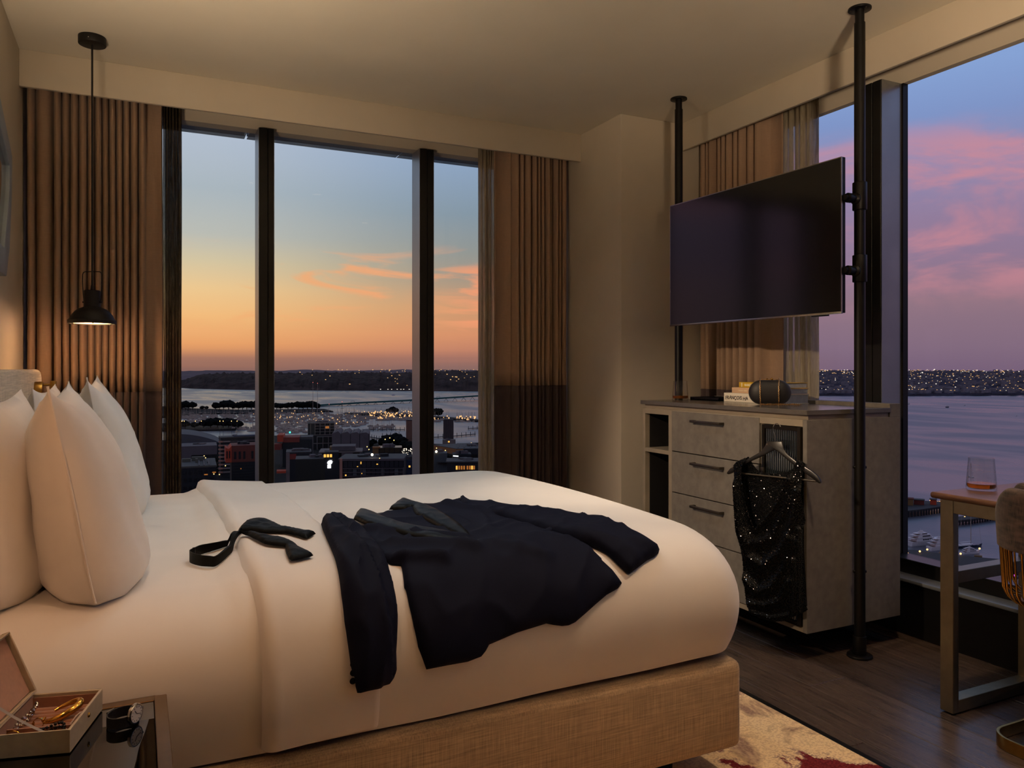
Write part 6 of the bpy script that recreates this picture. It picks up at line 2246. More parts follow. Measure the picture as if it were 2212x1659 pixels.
for k, (a, c) in enumerate(zip(us[:-1], us[1:])):
    if a < 720:
        continue
    p0, zt0, zb0, _ = br(a)
    p1, zt1, zb1, _ = br(c)
    A_, B_ = (p0 + Vector((0, 0, zt0 - 2)), p1 + Vector((0, 0, zb1))) if k % 2 else (p0 + Vector((0, 0, zb0)), p1 + Vector((0, 0, zt1 - 2)))
    MB().tube([A_, B_], 0.5, 4).build('diagonal', M['bridge_grey'], bg_, smooth=0)
for u, vb in ((787, 880), (863, 884), (946, 884), (1032, 886), (1120, 890)):
    p, zt, zbm, d = br(u)
    wv_ = 2.6 * d / 1675 
    MB().box(p.x - wv_, p.x + wv_, p.y - 3, p.y + 5, SEA, zbm - 3).box(p.x - wv_ * 2.0, p.x + wv_ * 2.0, p.y - 4, p.y + 6, zbm - 5, zbm).build('pier', M['pier'], bg_, smooth=0)
for u in (762, 947):
    p, zt, zbm, d = br(u)
    MB().tube([p + Vector((-4, 0, zt)), p + Vector((-4, 0, zt + 5)), p + Vector((4, 0, zt + 5)), p + Vector((4, 0, zt))], 0.4, 4).build('sign_gantry', M['bridge_grey'], bg_, smooth=0)

# ------------------------------------------------------------------ buildings
def bmat(name, c, rough=0.8, **k):
    M[name] = material(name, c, rough, var=0.08, var_scale=0.2, **k)
bmat('dark_wall', (24, 20, 20)); bmat('black_wall', (15, 12, 13)); bmat('pale_wall', (115, 96, 85)); bmat('lilac_wall', (91, 75, 72)); bmat('white_band', (133, 111, 99))
bmat('slate_roof', (70, 67, 68)); bmat('roof_green', (87, 79, 62)); bmat('roof_grey', (68, 60, 54)); bmat('orange_wall', (186, 63, 28)); bmat('rust_wall', (106, 41, 23)); bmat('red_wall', (127, 39, 22))
bmat('olive_wall', (38, 32, 13)); bmat('brown_glass', (55, 41, 20), 0.3); bmat('tan_wall', (115, 79, 38)); bmat('silo_wall', (121, 79, 57)); bmat('silo_dark', (66, 51, 47)); bmat('timber_fascia', (148, 91, 42))
bmat('navy_wall', (32, 37, 56)); bmat('blue_grey', (68, 68, 65)); bmat('grid_frame', (121, 106, 96)); bmat('window_dark', (20, 20, 22), 0.2); bmat('beam_grey', (87, 72, 68)); bmat('blush_wall', (167, 110, 85))
M['lit_window'] = glow('lit_window', (255, 190, 84), 1.1)
M['dim_window'] = glow('dim_lit_window', (214, 130, 52), 0.45)
M['bright_lamp'] = glow('bright_lamp', (255, 236, 190), 6.0)
M['neon'] = glow('white_sign_light', (250, 252, 255), 2.4)


class Bld:
    """a block whose front faces the hotel; local x to the right, y away, z up"""
    def __init__(self, name, label, u0, u1, vt, d, yaw=0.0, z0=SEA + 1.9, group=None):
        a = W((u0 + u1) / 2, d)
        self.w = (u1 - u0) / 1675 * d
        self.h = zat(vt, d) - z0
        bear = math.atan2(a.x, a.y)
        rz = -bear + yaw
        ur, dr_ = Vector((math.cos(rz), math.sin(rz), 0)), Vector((-math.sin(rz), math.cos(rz), 0))
        self.T = Matrix(((ur.x, dr_.x, 0, a.x), (ur.y, dr_.y, 0, a.y), (0, 0, 1, z0), (0, 0, 0, 1)))
        self.o = empty(name, (a.x, a.y, z0), label, 'building', group)
        self.d = d
        self.k = d / 1675      # metres per photograph pixel at the front

    def box(self, nm, mt, x0, x1, y0, y1, z0, z1, parent=None, kind=None):
        o = MB().box(x0, x1, y0, y1, z0, z1, self.T).build(nm, M[mt] if isinstance(mt, str) else mt, parent or self.o, smooth=0)
        return props(o, kind=kind)

    def many(self, nm, mt, boxes, kind=None, parent=None):
        m = MB()
        for bx__ in boxes:
            m.box(*bx__, self.T)
        o = m.build(nm, M[mt], parent or self.o, smooth=0)
        return props(o, kind=kind)

    def prism(self, nm, mt, poly, y0, y1, parent=None):
        return MB().prism(poly, lambda a, b, h: tuple(self.T @ Vector((a, y0 + h, b))), y1 - y0).build(nm, M[mt], parent or self.o, smooth=0)


# the grey vaulted shed far left
B = Bld('shed', 'long shed with a slate vaulted roof by the inner basin', 385, 472, 958, 700)
w_, H_ = B.w / 2, B.h
B.box('wall', 'dark_wall', -w_, w_, 0, 60, 0, H_)
P_ = [(-w_ - 1, H_)] + [(-w_ + 2 * w_ * k / 10, H_ + 9.0 * math.sin(PI * (0.5 + 0.5 * k / 10)) ** 0.8 if k else H_ + 9.0) for k in range(11)] + [(w_ + 1, H_)]
B.prism('roof', 'slate_roof', [(x, max(H_, z)) for x, z in P_], 0, 60)
for x in (-w_ * 0.55, -w_ * 0.1):
    B.many('roof_light', 'roof_green', [(x, x + 3.6, -0.4, 20, H_ + 3.5, H_ + 3.9)])
B = Bld('white_banded_block', 'low building with a broad white rounded band beside the dark rooftop', 380, 466, 963.5, 640)
w_, H_ = B.w / 2, B.h
B.box('wall', 'black_wall', -w_, w_, 1, 30, 0, H_ - 0.3)
B.box('upper_band', 'lilac_wall', -w_, w_, 0, 30, H_ - 7.5, H_)
B.box('wing', 'lilac_wall', -w_, -w_ + 13, 0, 20, 0, H_ - 7.5)
B = Bld('dark_rooftop_block', 'dark office block with rooftop plant nearest the left curtain', 372, 464, 1009, 415, 0.0)
w_, H_ = B.w / 2, B.h
B.box('wall', 'black_wall', -w_, w_, 0, 42, 0, H_ - .5)
B.box('roof', 'roof_grey', -w_ - .3, w_ + .3, -.3, 42, H_ - .5, H_)
B.many('parapet', 'roof_green', [(-w_ - .4, w_ + .4, -.4, 0.1, H_, H_ + .6)])
for x, y, sx, sz in ((-6, 26, 4.5, 1.8), (1.0, 20, 1.2, 2.2), (-1, 30, 7, 2.2), (5, 14, 0.5, 0.6), (7, 18, 0.5, 0.6)):
    B.box('roof_unit', 'roof_green', x, x + sx, y, y + 3, H_, H_ + sz)
for x in (2.5, 5.0, 7.5):
    B.box('duct', 'beam_grey', x, x + 0.7, 4, 30, H_, H_ + 0.5)
for x, z in ((6.2, -4.0), (10.3, -3.0), (-0.8, -16.5)):
    B.box('lit_window', 'dim_window', x - 0.9, x + 0.9, -0.1, 0, H_ + z - 0.6, H_ + z)
props(B.many('window', 'window_dark', [(-w_ + 1.2 + 2.6 * i, -w_ + 3.0 + 2.6 * i, -0.08, 0, H_ - 4 - 4 * j, H_ - 2 - 4 * j) for i in range(8) for j in range(5)]), kind='stuff')
B = Bld('balcony_tower', 'slim apartment tower with stacked white balconies beside the red building', 478, 508, 946, 560, 0.10)
w_, H_ = B.w / 2, B.h
B.box('wall', 'dark_wall', -w_, w_ + 16, 0, 14, 0, H_)
B.box('roof', 'roof_grey', -w_ - .4, w_ + 16, -.4, 14, H_, H_ + .6)
B.box('roof_box', 'navy_wall', w_ - 1, w_ + 17, 1.0, 10, H_ - 5, H_ + 1.2)
B.many('pale_frame', 'lilac_wall', [(w_ - 1.2, w_ + 5, -.3, 0, H_ - 6.6, H_ - 4.4), (w_ + 5, w_ + 17, -.3, 0, H_ - 2.6, H_ - 1.9)])
for j in range(11):
    z = H_ - 3.0 - 2.75 * j
    if z < 1:
        break
    MB().box(-w_ - 1.6, -w_ + 1.2, -1.5, 0.5, z, z + 1.05, B.T).build('balcony', M['blush_wall'], B.o, smooth=0)
    MB().box(-w_ + 1.4, w_ * 0.25, -0.9, 0, z, z + 0.95, B.T).build('balcony', M['white_band'], B.o, smooth=0)
    MB().box(w_ * 0.25, w_ + 2, -0.3, 0, z + .3, z + 0.55, B.T).build('floor_edge', M['white_band'], B.o, smooth=0)
B = Bld('red_brown_block', 'rust red block with tall dark windows next to the balcony tower', 502, 556, 962, 470, 0.06)
w_, H_ = B.w / 2, B.h
B.box('wall', 'rust_wall', -w_, w_, 0, 20, H_ - 10, H_)
B.box('lower_wall', 'black_wall', -w_, w_, 0.2, 20, 0, H_ - 10)
B.prism('orange_gable', 'orange_wall', [(-w_ - 3.4, H_ - 10), (-w_, H_ - 10), (-w_, H_), (-w_ - 1.6, H_ - 1.9), (-w_ - 3.4, H_ - 1.0)], -0.3, 18)
for x in (-w_ + 1.4, -w_ + 4.0, -w_ + 6.6, -w_ + 11.2):
    B.box('window', 'window_dark', x, x + 1.3, -0.15, 0, H_ - 8.2, H_ - 3.6)
for x in (-w_ - 2.9, -w_ - 1.5):
    B.box('window', 'window_dark', x, x + 0.7, -0.42, -0.3, H_ - 7.5, H_ - 3.0)
B.box('lit_window', 'dim_window', -w_ + 5.0, -w_ + 5.6, 0.05, 0.2, H_ - 14.4, H_ - 13.4)
props(B.many('floor_line', 'dark_wall', [(-w_, w_, 0.0, 0.2, H_ - 12 - 1.7 * j, H_ - 11.6 - 1.7 * j) for j in range(9)]), kind='stuff')
B = Bld('orange_topped_block', 'dark block crowned by a bright orange parapet', 601, 690, 941, 620, -0.05)
w_, H_ = B.w / 2, B.h
B.box('wall', 'black_wall', -w_ + 4, w_ - 6, 0, 26, 0, H_ - 3)
B.box('orange_front', 'orange_wall', -w_, -w_ + 4.6, -1.2, 20, H_ - 4.6, H_ + 0.8)
B.box('orange_side', 'red_wall', -w_ + 4.6, -w_ + 17, -0.6, 20, H_ - 5.2, H_ - 1.2)
B.box('lower_orange', 'red_wall', -w_ - 5, -w_ + 3.4, -1.0, 10, H_ - 11, H_ - 6.4)
B.box('roof_terrace', 'roof_grey', -w_ + 9, w_ - 6, 4, 24, H_ - 3, H_ - 1.6)
B.box('pale_post', 'lilac_wall', -w_ + 2.6, -w_ + 3.3, -1.4, -0.9, 0, H_ - 9)
MB().sphere(B.T @ Vector((-w_ + 9.5, 2, H_ + 2.6)), 0.7, 8, 6).build('green_beacon', glow('green_beacon', (60, 236, 190), 3.0), B.o)
B = Bld('grid_apartments', 'apartment block with a pale square window grid above the marina', 671, 722, 913, 760, 0.04)
w_, H_ = B.w / 2, B.h
B.box('wall', 'dark_wall', -w_, w_, 0, 18, 0, H_)
B.box('side_wall', 'black_wall', -w_ - 2, -w_, 0.3, 18, 8, H_ - 0.6)
gm = [(-w_, w_, -0.5, 0, H_ - 0.8, H_), (-w_, w_, -0.5, 0, H_ - 12.2, H_ - 11.6)]
gm += [(-w_ + x, -w_ + x + 0.55, -0.5, 0, H_ - 11.6, H_) for x in (0.0, 4.2, 9.0, 13.8, 18.4, 2 * w_ - 0.55)]
gm += [(-w_ + 4.2, w_, -0.4, 0, H_ - 3.4 - 2.8 * j, H_ - 3.0 - 2.8 * j) for j in range(3)]
props(B.many('facade_grid', 'grid_frame', gm), kind='stuff')
for i in range(4):
    for j in range(4):
        x, z = -w_ + 4.9 + 4.7 * i, H_ - 3.0 - 2.8 * j
        B.box('window', 'dim_window' if (i, j) == (2, 1) else 'window_dark', x, x + 3.6, -0.3, 0, z + 0.1 - (0 if j else 0), z + 2.2)
B.box('lower_wing', 'black_wall', -w_ + 6, w_ + 6, -8, 16, 0, H_ - 12.8)
z = H_ - 13.4
gm = [(-w_ + 6, w_ + 6, -8.5, -8, z, z + 0.6), (-w_ + 2, w_ + 6, -8.5, -8, z - 6.4, z - 5.8)]
gm += [(-w_ + x, -w_ + x + 0.55, -8.5, -8, z - 12, z) for x in (6.0, 11.4, 16.6, 22.0)]
props(B.many('lower_grid', 'grid_frame', gm), kind='stuff')
for i in range(3):
    for j in range(2):
        x = -w_ + 7 + 5.3 * i
        B.box('window', 'window_dark', x, x + 4.0, -8.3, -8, z - 5.4 - 6 * j, z - 0.4 - 6 * j)
B = Bld('sawtooth_shed', 'wide lilac grey sheds with a sawtooth roof behind the apartments', 718, 797, 936, 735, -0.05)
w_, H_ = B.w / 2, B.h
for k in range(4):
    x0 = -w_ + 2 * w_ * k / 4
    x1 = -w_ + 2 * w_ * (k + 1) / 4 - 0.5
    B.prism('shed_bay', 'lilac_wall', [(x0, 0), (x1, 0), (x1, H_ - 0.6), ((x0 + x1) / 2 + 1.5, H_ + 2.2 - 0.5 * k), (x0, H_)], 0, 46)
    B.box('bay_joint', 'black_wall', x1, x1 + 0.5, 0.2, 1, 0, H_ - 1)
    B.many('roof_light', 'white_band', [(x0 + 1, x0 + 1.7, 4, 40, H_ + 1.0, H_ + 1.2)])
B = Bld('flat_roofed_hall', 'low hall with a pale overhanging roof slab in front of the sheds', 690, 782, 971, 560, -0.04)
w_, H_ = B.w / 2, B.h
B.box('wall', 'black_wall', -w_ + 2, w_ - 2, 3, 22, 0, H_ - 2)
B.box('roof_slab', 'beam_grey', -w_ + 9, w_ - 5, 0, 18, H_ - 1.0, H_ + 2.3)
B.box('slab_end', 'tan_wall', -w_ + 7.5, -w_ + 9, 0, 12, H_ - 1.6, H_ + 2.0)
B.box('lower_roof', 'pale_wall', -w_, w_, -1, 24, H_ - 2.2, H_ - 1.4)
B.box('pale_core', 'lilac_wall', -w_ + 16, -w_ + 24, -0.5, 6, 0, H_ - 1.6)
B = Bld('red_corner_block', 'dark building with a red corner and a pale end wall', 619, 672, 978, 440, 0.0)
w_, H_ = B.w / 2, B.h
B.box('wall', 'dark_wall', -w_ + 2, w_, 0, 16, 0, H_)
B.box('end_wall', 'pale_wall', -w_, -w_ + 2.0, -0.4, 16, 0, H_ + .2)
B.box('red_corner', 'red_wall', -w_ + 2.0, -w_ + 5.6, -0.3, 1, H_ - 3.6, H_ - 0.6)
B.box('roof', 'roof_grey', -w_, w_, 0, 16, H_, H_ + 0.5)
B.box('roof_unit', 'lilac_wall', -w_ + 3, -w_ + 4.4, 4, 6, H_, H_ + 1.4)
B.box('low_red_roof', 'orange_wall', -w_ - 5, -w_, -4, 4, H_ - 10.8, H_ - 9.6)
B = Bld('olive_sign_block', 'olive green building carrying a white glowing leaf sign', 640, 735, 992, 392, 0.0)
w_, H_ = B.w / 2, B.h
B.box('wall', 'olive_wall', -w_, w_ - 4, 0, 14, 0, H_)
B.box('roof', 'roof_grey', -w_, w_ - 4, 0, 14, H_, H_ + 0.4)
B.box('tower', 'black_wall', w_ - 8, w_ - 1, -0.3, 10, 0, H_ + 3.4)
for k in range(3):
    B.box('lit_window', 'lit_window', -w_ + 13.8 + 1.5 * k, -w_ + 14.9 + 1.5 * k, -0.4, 0, H_ + 0.9, H_ + 2.4)
props(B.many('cladding_rib', 'dark_wall', [(-w_ + 0.9 * i, -w_ + 0.9 * i + 0.25, -0.15, 0, 0, H_) for i in range(14)]), kind='stuff')
sx, sz = -w_ + 15.6, H_ - 4.6
sg = MB()
sg.box(sx, sx + 1.75, -0.75, -0.45, sz, sz + 1.75, B.T)
for a_, l_ in ((-1.15, 1.25), (-0.75, 1.45), (-0.35, 1.7), (0.0, 2.0), (0.35, 2.2), (0.62, 2.35), (0.95, 2.1), (1.3, 1.5)):
    dx, dz = math.sin(a_), math.cos(a_)
    c0 = (sx + 0.95, sz + 2.15)
    sg.prism([(c0[0] - dz * 0.24, c0[1] + dx * 0.24), (c0[0] + dx * l_ * 0.6 - dz * 0.30, c0[1] + dz * l_ * 0.6 + dx * 0.30), (c0[0] + dx * l_, c0[1] + dz * l_), (c0[0] + dx * l_ * 0.6 + dz * 0.30, c0[1] + dz * l_ * 0.6 - dx * 0.30), (c0[0] + dz * 0.24, c0[1] - dx * 0.24)],
             lambda p, q, hh: tuple(B.T @ Vector((p, -0.75 + hh, q))), 0.3)
props(sg.build('leaf_sign', M['neon'], B.o, smooth=0), 'white glowing sign of a leaf crown over a square block', kind='stuff')
B = Bld('white_framed_offices', 'glass office block with pale beams and a blush corner post above the bed', 736, 872, 991, 330, -0.12)
w_, H_ = B.w / 2, B.h
B.box('wall', 'black_wall', -w_, w_, 0, 20, 0, H_ - .6)
B.box('roof', 'roof_grey', -w_ - 1, w_, 0, 20, H_ - .6, H_)
B.box('corner_post', 'blush_wall', -w_ - 0.2, -w_ + 0.9, -0.8, 0.2, 0, H_ + .2)
B.many('roof_beam', 'beam_grey', [(-w_, w_, -0.7, 0, H_ - 0.8, H_ + 0.1)])
for z in (4.0, 5.6, 7.2, 8.8):
    B.box('floor_beam', 'beam_grey', -w_, w_, -0.6, 0, H_ - z - .22, H_ - z)
for x in (-w_ + 8.6, -w_ + 17.6, w_ - 0.4):
    B.box('post', 'beam_grey', x, x + 0.3, -0.6, 0, 0, H_ - 3.8)
for i in range(13):
    x = -w_ + 1.4 + 1.95 * i
    B.box('window', 'window_dark', x, x + 1.6, -0.2, 0, H_ - 3.6, H_ - 1.0)
    B.box('window', 'blue_grey' if i in (2, 4, 8, 11) else 'window_dark', x, x + 1.6, -0.2, 0, H_ - 7.0, H_ - 4.3)
for x, z, ww, hh in ((-w_ + 8.5, -2.2, 0.4, 1.0), (-w_ + 7.0, -3.4, 0.5, 0.3), (-w_ + 15.2, -2.5, 0.7, 0.4), (-w_ + 2.0, -7.4, 0.6, 0.8), (-w_ + 8.6, -6.4, 0.6, 0.4)):
    B.box('lit_window', 'lit_window', x, x + ww, -0.32, -0.2, H_ + z, H_ + z + hh)
MB().sphere(B.T @ Vector((-w_ + 13.0, 3, H_ + 1.4)), 0.55, 10, 8).build('floodlight', M['bright_lamp'], B.o)
B = Bld('brown_glass_box', 'tan framed box of dark amber glass behind the offices', 818, 868, 967, 450, 0.0)
w_, H_ = B.w / 2, B.h
B.box('wall', 'brown_glass', -w_, w_, 0, 12, 0, H_)
B.box('tan_side', 'tan_wall', -w_ - 3.4, -w_, -0.2, 10, 0, H_ - .2)
B.box('tan_cap', 'timber_fascia', -w_ - 3.4, -w_ + 1.0, -0.5, 4, H_ - .2, H_ + 0.5)
props(B.many('mullion', 'black_wall', [(-w_ + x, -w_ + x + 0.25, -0.12, 0, 0, H_) for x in (0.3, 3.2, 6.1, 9.0, 12.2)] + [(-w_, w_, -0.12, 0, H_ - 3.2, H_ - 2.9)]), kind='stuff')
B = Bld('blue_corner_block', 'small slate blue block with one warm window beside the dark mullion', 872, 898, 994, 345, 0.0)
w_, H_ = B.w / 2, B.h
B.box('wall', 'navy_wall', -w_, w_ - 1.5, 0, 10, 0, H_)
B.box('pale_edge', 'pale_wall', w_ - 1.5, w_, -.3, 8, 0, H_ + 2.2)
B.box('lit_window', 'lit_window', -w_ + 2.2, -w_ + 3.0, -0.1, 0, H_ - 3.2, H_ - 2.4)
def silos(label, us_, vt, d, mt):
    t = W(sum(us_) / len(us_), d)
    e = empty('silo_group', (t.x, t.y, SEA + 1.9), label, 'silo')
    for u in us_:
        p = W(u, d)
        MB().cyl((p.x, p.y, SEA + 1.9), (p.x, p.y, zat(vt, d)), 2.1, 2.1, 18).build('silo', M[mt], e)
    a, c = W(min(us_) - 3, d), W(max(us_) + 3, d)
    MB().tube([(a.x, a.y, zat(vt, d) + .3), (c.x, c.y, zat(vt, d) + .3)], 0, flat=(4.4, 0.9)).build('top_gallery', M['roof_grey'], e)
silos('row of warm pink silos beside the right mullion', (881.5, 886, 890.5, 895), 908, 800, 'silo_wall')
silos('pair of dark silos standing against the pink basin', (962, 966.5, 971, 975.5), 907, 790, 'silo_dark')
B = Bld('silo_annex', 'low pale annex at the foot of the dark silos', 956, 984, 950, 770, 0.0)
w_, H_ = B.w / 2, B.h
B.box('wall', 'pale_wall', -w_, w_, 0, 8, 0, H_)
B.box('lit_window', 'lit_window', -1, 0.6, -.2, 0, H_ - 2.6, H_ - 1.2)
B = Bld('timber_fascia_hall', 'broad grey roofed hall with a timber fascia right of the mullion', 985, 1045, 970, 500, 0.0)
w_, H_ = B.w / 2, B.h
B.box('wall', 'dark_wall', -w_, w_, 0, 40, 0, H_)
ro = B.T
pts = [(-w_ - 16, 26), (w_ + 6, 46), (w_ + 6, 2), (-w_, -0.5)]
MB().prism(pts, lambda a, b, hh: tuple(ro @ Vector((a, b, H_ - 3.4 + hh))), 3.4).build('fascia', M['timber_fascia'], B.o, smooth=0)
pts = [(-w_ - 15.6, 26.2), (w_ + 6.2, 45.6), (w_ + 6.2, 2.3), (-w_ + .2, -0.2)]
MB().prism(pts, lambda a, b, hh: tuple(ro @ Vector((a, b, H_ + hh))), 0.35).build('roof', M['roof_grey'], B.o, smooth=0)
for k in range(4):
    B.box('roof_rib', 'beam_grey', -w_ + 1 + 4 * k, -w_ + 1.5 + 4 * k, 3 + 2 * k, 26 + 2 * k, H_ + .3, H_ + 0.7)
B.box('low_wall', 'brown_glass', -w_ + .1, w_ + 6, 0, 4, H_ - 9, H_ - 3.4)
B = Bld('black_sign_block', 'small black box building with a white lit sign band', 990, 1018, 981, 425, 0.05)
w_, H_ = B.w / 2, B.h
B.box('wall', 'black_wall', -w_ - 3, w_, 0, 10, 0, H_)
for k in range(7):
    MB().box(-w_ - 2.8 + 0.42 * k, -w_ - 2.8 + 0.42 * k + 0.30, -0.25, 0, H_ - 1.2 - 0.03 * k, H_ - 0.6 - 0.03 * k, B.T).build('sign_letter', M['neon'], B.o, smooth=0)
B.box('ledge', 'beam_grey', -w_ - 4, w_ + 6, -0.6, 8, H_ - 5.5, H_ - 4.8)
B = Bld('lit_arcade', 'low building with warm lit windows just above the bed edge', 966, 1040, 999, 375, 0.0)
w_, H_ = B.w / 2, B.h
B.box('wall', 'dark_wall', -w_, w_, 0, 14, 0, H_)
B.box('roof', 'roof_grey', -w_ - .5, w_, -.5, 14, H_, H_ + .6)
for k, x in enumerate((4.2, 5.4, 6.6, 7.8, 9.4, 10.6, 11.6, 12.6)):
    B.box('lit_window', 'lit_window' if k in (0, 6) else 'dim_window', -w_ + x, -w_ + x + 0.8, -0.15, 0, H_ - 3.4, H_ - 1.6)
B = Bld('blue_grey_hall', 'blue-grey flat building beside the mullion foot', 930, 966, 979, 455, 0.0)
w_, H_ = B.w / 2, B.h
B.box('wall', 'blue_grey', -w_, w_, 0, 12, 0, H_)
B.box('canopy', 'dark_wall', -w_ + 4, w_ + 3, -4, 0, H_ - 5.2, H_ - 4.8)
MB().sphere(B.T @ Vector((-w_ + 3.4, -0.3, H_ + 1.0)), 0.7, 8, 6).build('floodlight', M['bright_lamp'], B.o)
# rooftop plant on the downtown blocks
rr_ = random.Random(31)
for o in [q for q in COL.objects if q.get('category') == 'building' and q.location.y > 0]:
    wl_p = [c for c in o.children if c.name.split('.')[0] == 'wall']
    if not wl_p or o.name.startswith(('shed', 'dark_rooftop', 'flat_roofed')):
        continue
    vv_ = [Vector(v.co) + Vector(o.location) for v in wl_p[0].data.vertices]
    zt_ = max(v.z for v in vv_)
    top = [v for v in vv_ if v.z > zt_ - 0.1]
    for k in range(4):
        wts = [rr_.random() + 0.25 for _ in top]
        c = sum((v * q for v, q in zip(top, wts)), Vector((0, 0, 0))) / sum(wts)
        sx_, sy_, sz_ = rr_.uniform(0.8, 2.4), rr_.uniform(0.8, 2.4), rr_.uniform(0.8, 1.8)
        MB().box(c.x - sx_, c.x + sx_, c.y - sy_, c.y + sy_, zt_, zt_ + sz_).build('roof_unit', M[rr_.choice(('roof_grey', 'lilac_wall', 'beam_grey', 'dark_wall'))], o, smooth=0)
# street-level lights
sl, sl2 = MB(), MB()
for k in range(46):
    u = rl.uniform(868, 898)
    v = rl.uniform(968, 984)
    d = rl.uniform(470, 700)
    p = W(u, d)
    sl.sphere((p.x, p.y, zat(v, d)), rl.uniform(0.2, 0.5), 6, 4)
for u, v, d in ((444, 989, 520), (441, 985, 540), (452, 993, 500), (457, 993, 500), (448, 993, 500), (487, 1006, 460), (462, 1024, 400), (474, 1025, 400), (793, 965, 560), (797, 971, 540), (962, 973, 470), (820, 990, 330), (925, 960, 560), (842, 946, 700), (851, 951, 660), (832, 949, 690), (943, 968, 480), (1018, 957, 600)):
    p = W(u, d)
    sl2.sphere((p.x, p.y, zat(v, d)), 0.00062 * d * 1.15, 6, 4)
props(sl.build('street_lights', M['white_light'], smooth=0, fix=False), 'cluster of small white street lights left of the right mullion', 'lights', None, 'stuff')
props(sl2.build('yard_lights', glow('yard_light', (255, 206, 124), 2.2), smooth=0, fix=False), 'scattered warm yard lights between the downtown blocks', 'lights', None, 'stuff')

# piers and jetties in the basins
M['jetty'] = material('dark_jetty_timber', (36, 30, 30), 0.9, var=0.2, var_scale=0.3)
def jetty(label, pts, width=3.0, piles=6):
    P = [W(u, dsea(v)) for u, v in pts]
    t = empty('jetty', (P[0].x, P[0].y, SEA), label, 'jetty')
    MB().tube([(p.x, p.y, SEA + 1.3) for p in P], 0, flat=(width, 0.6)).build('deck', M['jetty'], t, smooth=0)
    for k in range(piles):
        f_ = k / max(1, piles - 1)
        q = P[0].lerp(P[-1], f_)
        MB().cyl((q.x, q.y, SEA - .5), (q.x, q.y, SEA + 4.5), 0.35, 0.3, 6).build('pile', M['jetty'], t, smooth=0)
jetty('dark jetty reaching into the pale basin', [(797, 931), (840, 930), (874, 930)], 3, 9)
jetty('long dark jetty in front of the pink basin', [(936, 947), (985, 944), (1026, 940)], 3, 10)
jetty('short dark jetty at the right of the pink basin', [(1012, 928), (1040, 926)], 3, 4)
jetty('piled jetty beside the grey sheds', [(798, 946), (815, 949), (830, 953)], 3, 7)
jetty('slim jetty behind the trees', [(826, 944), (845, 942), (862, 941)], 3, 5)

# boats out on the water
def lone_boat(label, u, v, L, yaw=0.3, dark=False):
    p = W(u, dsea(v))
    t = empty('motor_boat', (p.x, p.y, SEA), label, 'boat', rz=yaw)
    hull_mesh(L, L * 0.3, L * 0.12).build('hull', M['hull_dark' if dark else 'white_boat'], t, local=True)
    MB().box(-L * 0.25, L * 0.12, -L * 0.1, L * 0.1, L * 0.12, L * 0.26).box(-L * 0.12, L * 0.05, -L * 0.07, L * 0.07, L * 0.26, L * 0.34).build('cabin', M['white_boat'], t, local=True, smooth=0)
M['white_boat'] = material('bright_white_boat', (216, 200, 192), 0.4, var=0.05)
lone_boat('white launch crossing the open water before the bridge', 850, 854, 13)
lone_boat('white boat on the purple water, left of the dark barge', 1963, 873, 12)
lone_boat('low dark barge on the purple water', 2047, 880, 14, 0.2, True)
lone_boat('white boat on the purple water, right of the dark barge', 2084, 876, 10)
lone_boat('small white boat at the right edge of the purple water', 2196, 899, 6)

# ------------------------------------------------------------------ wharf and yachts below the harbour window
def wharf(name, label, outline, z, mt):
    P = [W(u, (CAM_H - z) * 1675 / (v - 797)) for u, v in outline]
    t = empty(name, (P[0].x, P[0].y, SEA), label, 'wharf')
    MB().prism([(p.x, p.y) for p in P], lambda a, b, h: (a, b, z - 1.2 + h), 1.2).build('deck', M[mt], t, smooth=0)
    n_ = len(P)
    for i in range(n_):
        a, c = P[i], P[(i + 1) % n_]
        L = (c - a).length
        for k in range(int(L / 2.2)):
            q = a.lerp(c, k / max(1, int(L / 2.2)))
            if i < n_ / 2:
                MB().cyl((q.x, q.y, SEA - 1), (q.x, q.y, z - 0.4), 0.42, 0.42, 6).build('pile', M['jetty'], t, smooth=0)
    return t
bmat('wharf_deck', (52, 42, 38)); bmat('wharf_grass', (50, 48, 26)); bmat('awning', (206, 142, 72))
wharf('wharf', 'old piled wharf with cargo and coloured lights left of the desk leg', [(1935, 1106), (1990, 1100), (2046, 1092), (2052, 1084), (2000, 1082), (1935, 1078)], SEA + 3.6, 'wharf_deck')
wharf('breakwater_wharf', 'low dark breakwater wharf seen behind the desk leg', [(2060, 1125), (2100, 1121), (2150, 1113), (2212, 1104), (2212, 1098), (2150, 1106), (2060, 1117)], SEA + 2.6, 'wharf_deck')
wharf('marina_pontoon', 'brown timber pontoon below the white motor yachts', [(1935, 1185), (1975, 1188), (2040, 1196), (2130, 1205), (2212, 1212), (2212, 1236), (2120, 1226), (2020, 1222), (1935, 1204)], SEA + 1.5, 'wharf_deck')
d = 440
for u, v, ww, hh, mt, nm in ((1948, 1086, 22, 4.5, 'tan_wall', 'shed with a brown roof on the piled wharf'), (1957, 1088, 6, 3.6, 'navy_wall', 'blue cabin on the piled wharf'), (1985, 1086, 10, 2.6, 'rust_wall', 'rust coloured container on the piled wharf'), (2016, 1086, 6, 3, 'orange_wall', 'orange store on the piled wharf')):
    B = Bld('wharf_shed', nm, u - ww, u + ww, v - hh * 2, 436, 0.0, SEA + 3.6)
    B.box('wall', mt, -B.w / 2, B.w / 2, 0, 4, 0, B.h)
    B.box('roof', 'rust_wall' if mt == 'tan_wall' else 'roof_grey', -B.w / 2 - .3, B.w / 2 + .3, -.3, 4.3, B.h, B.h + .4)
wl2 = MB()
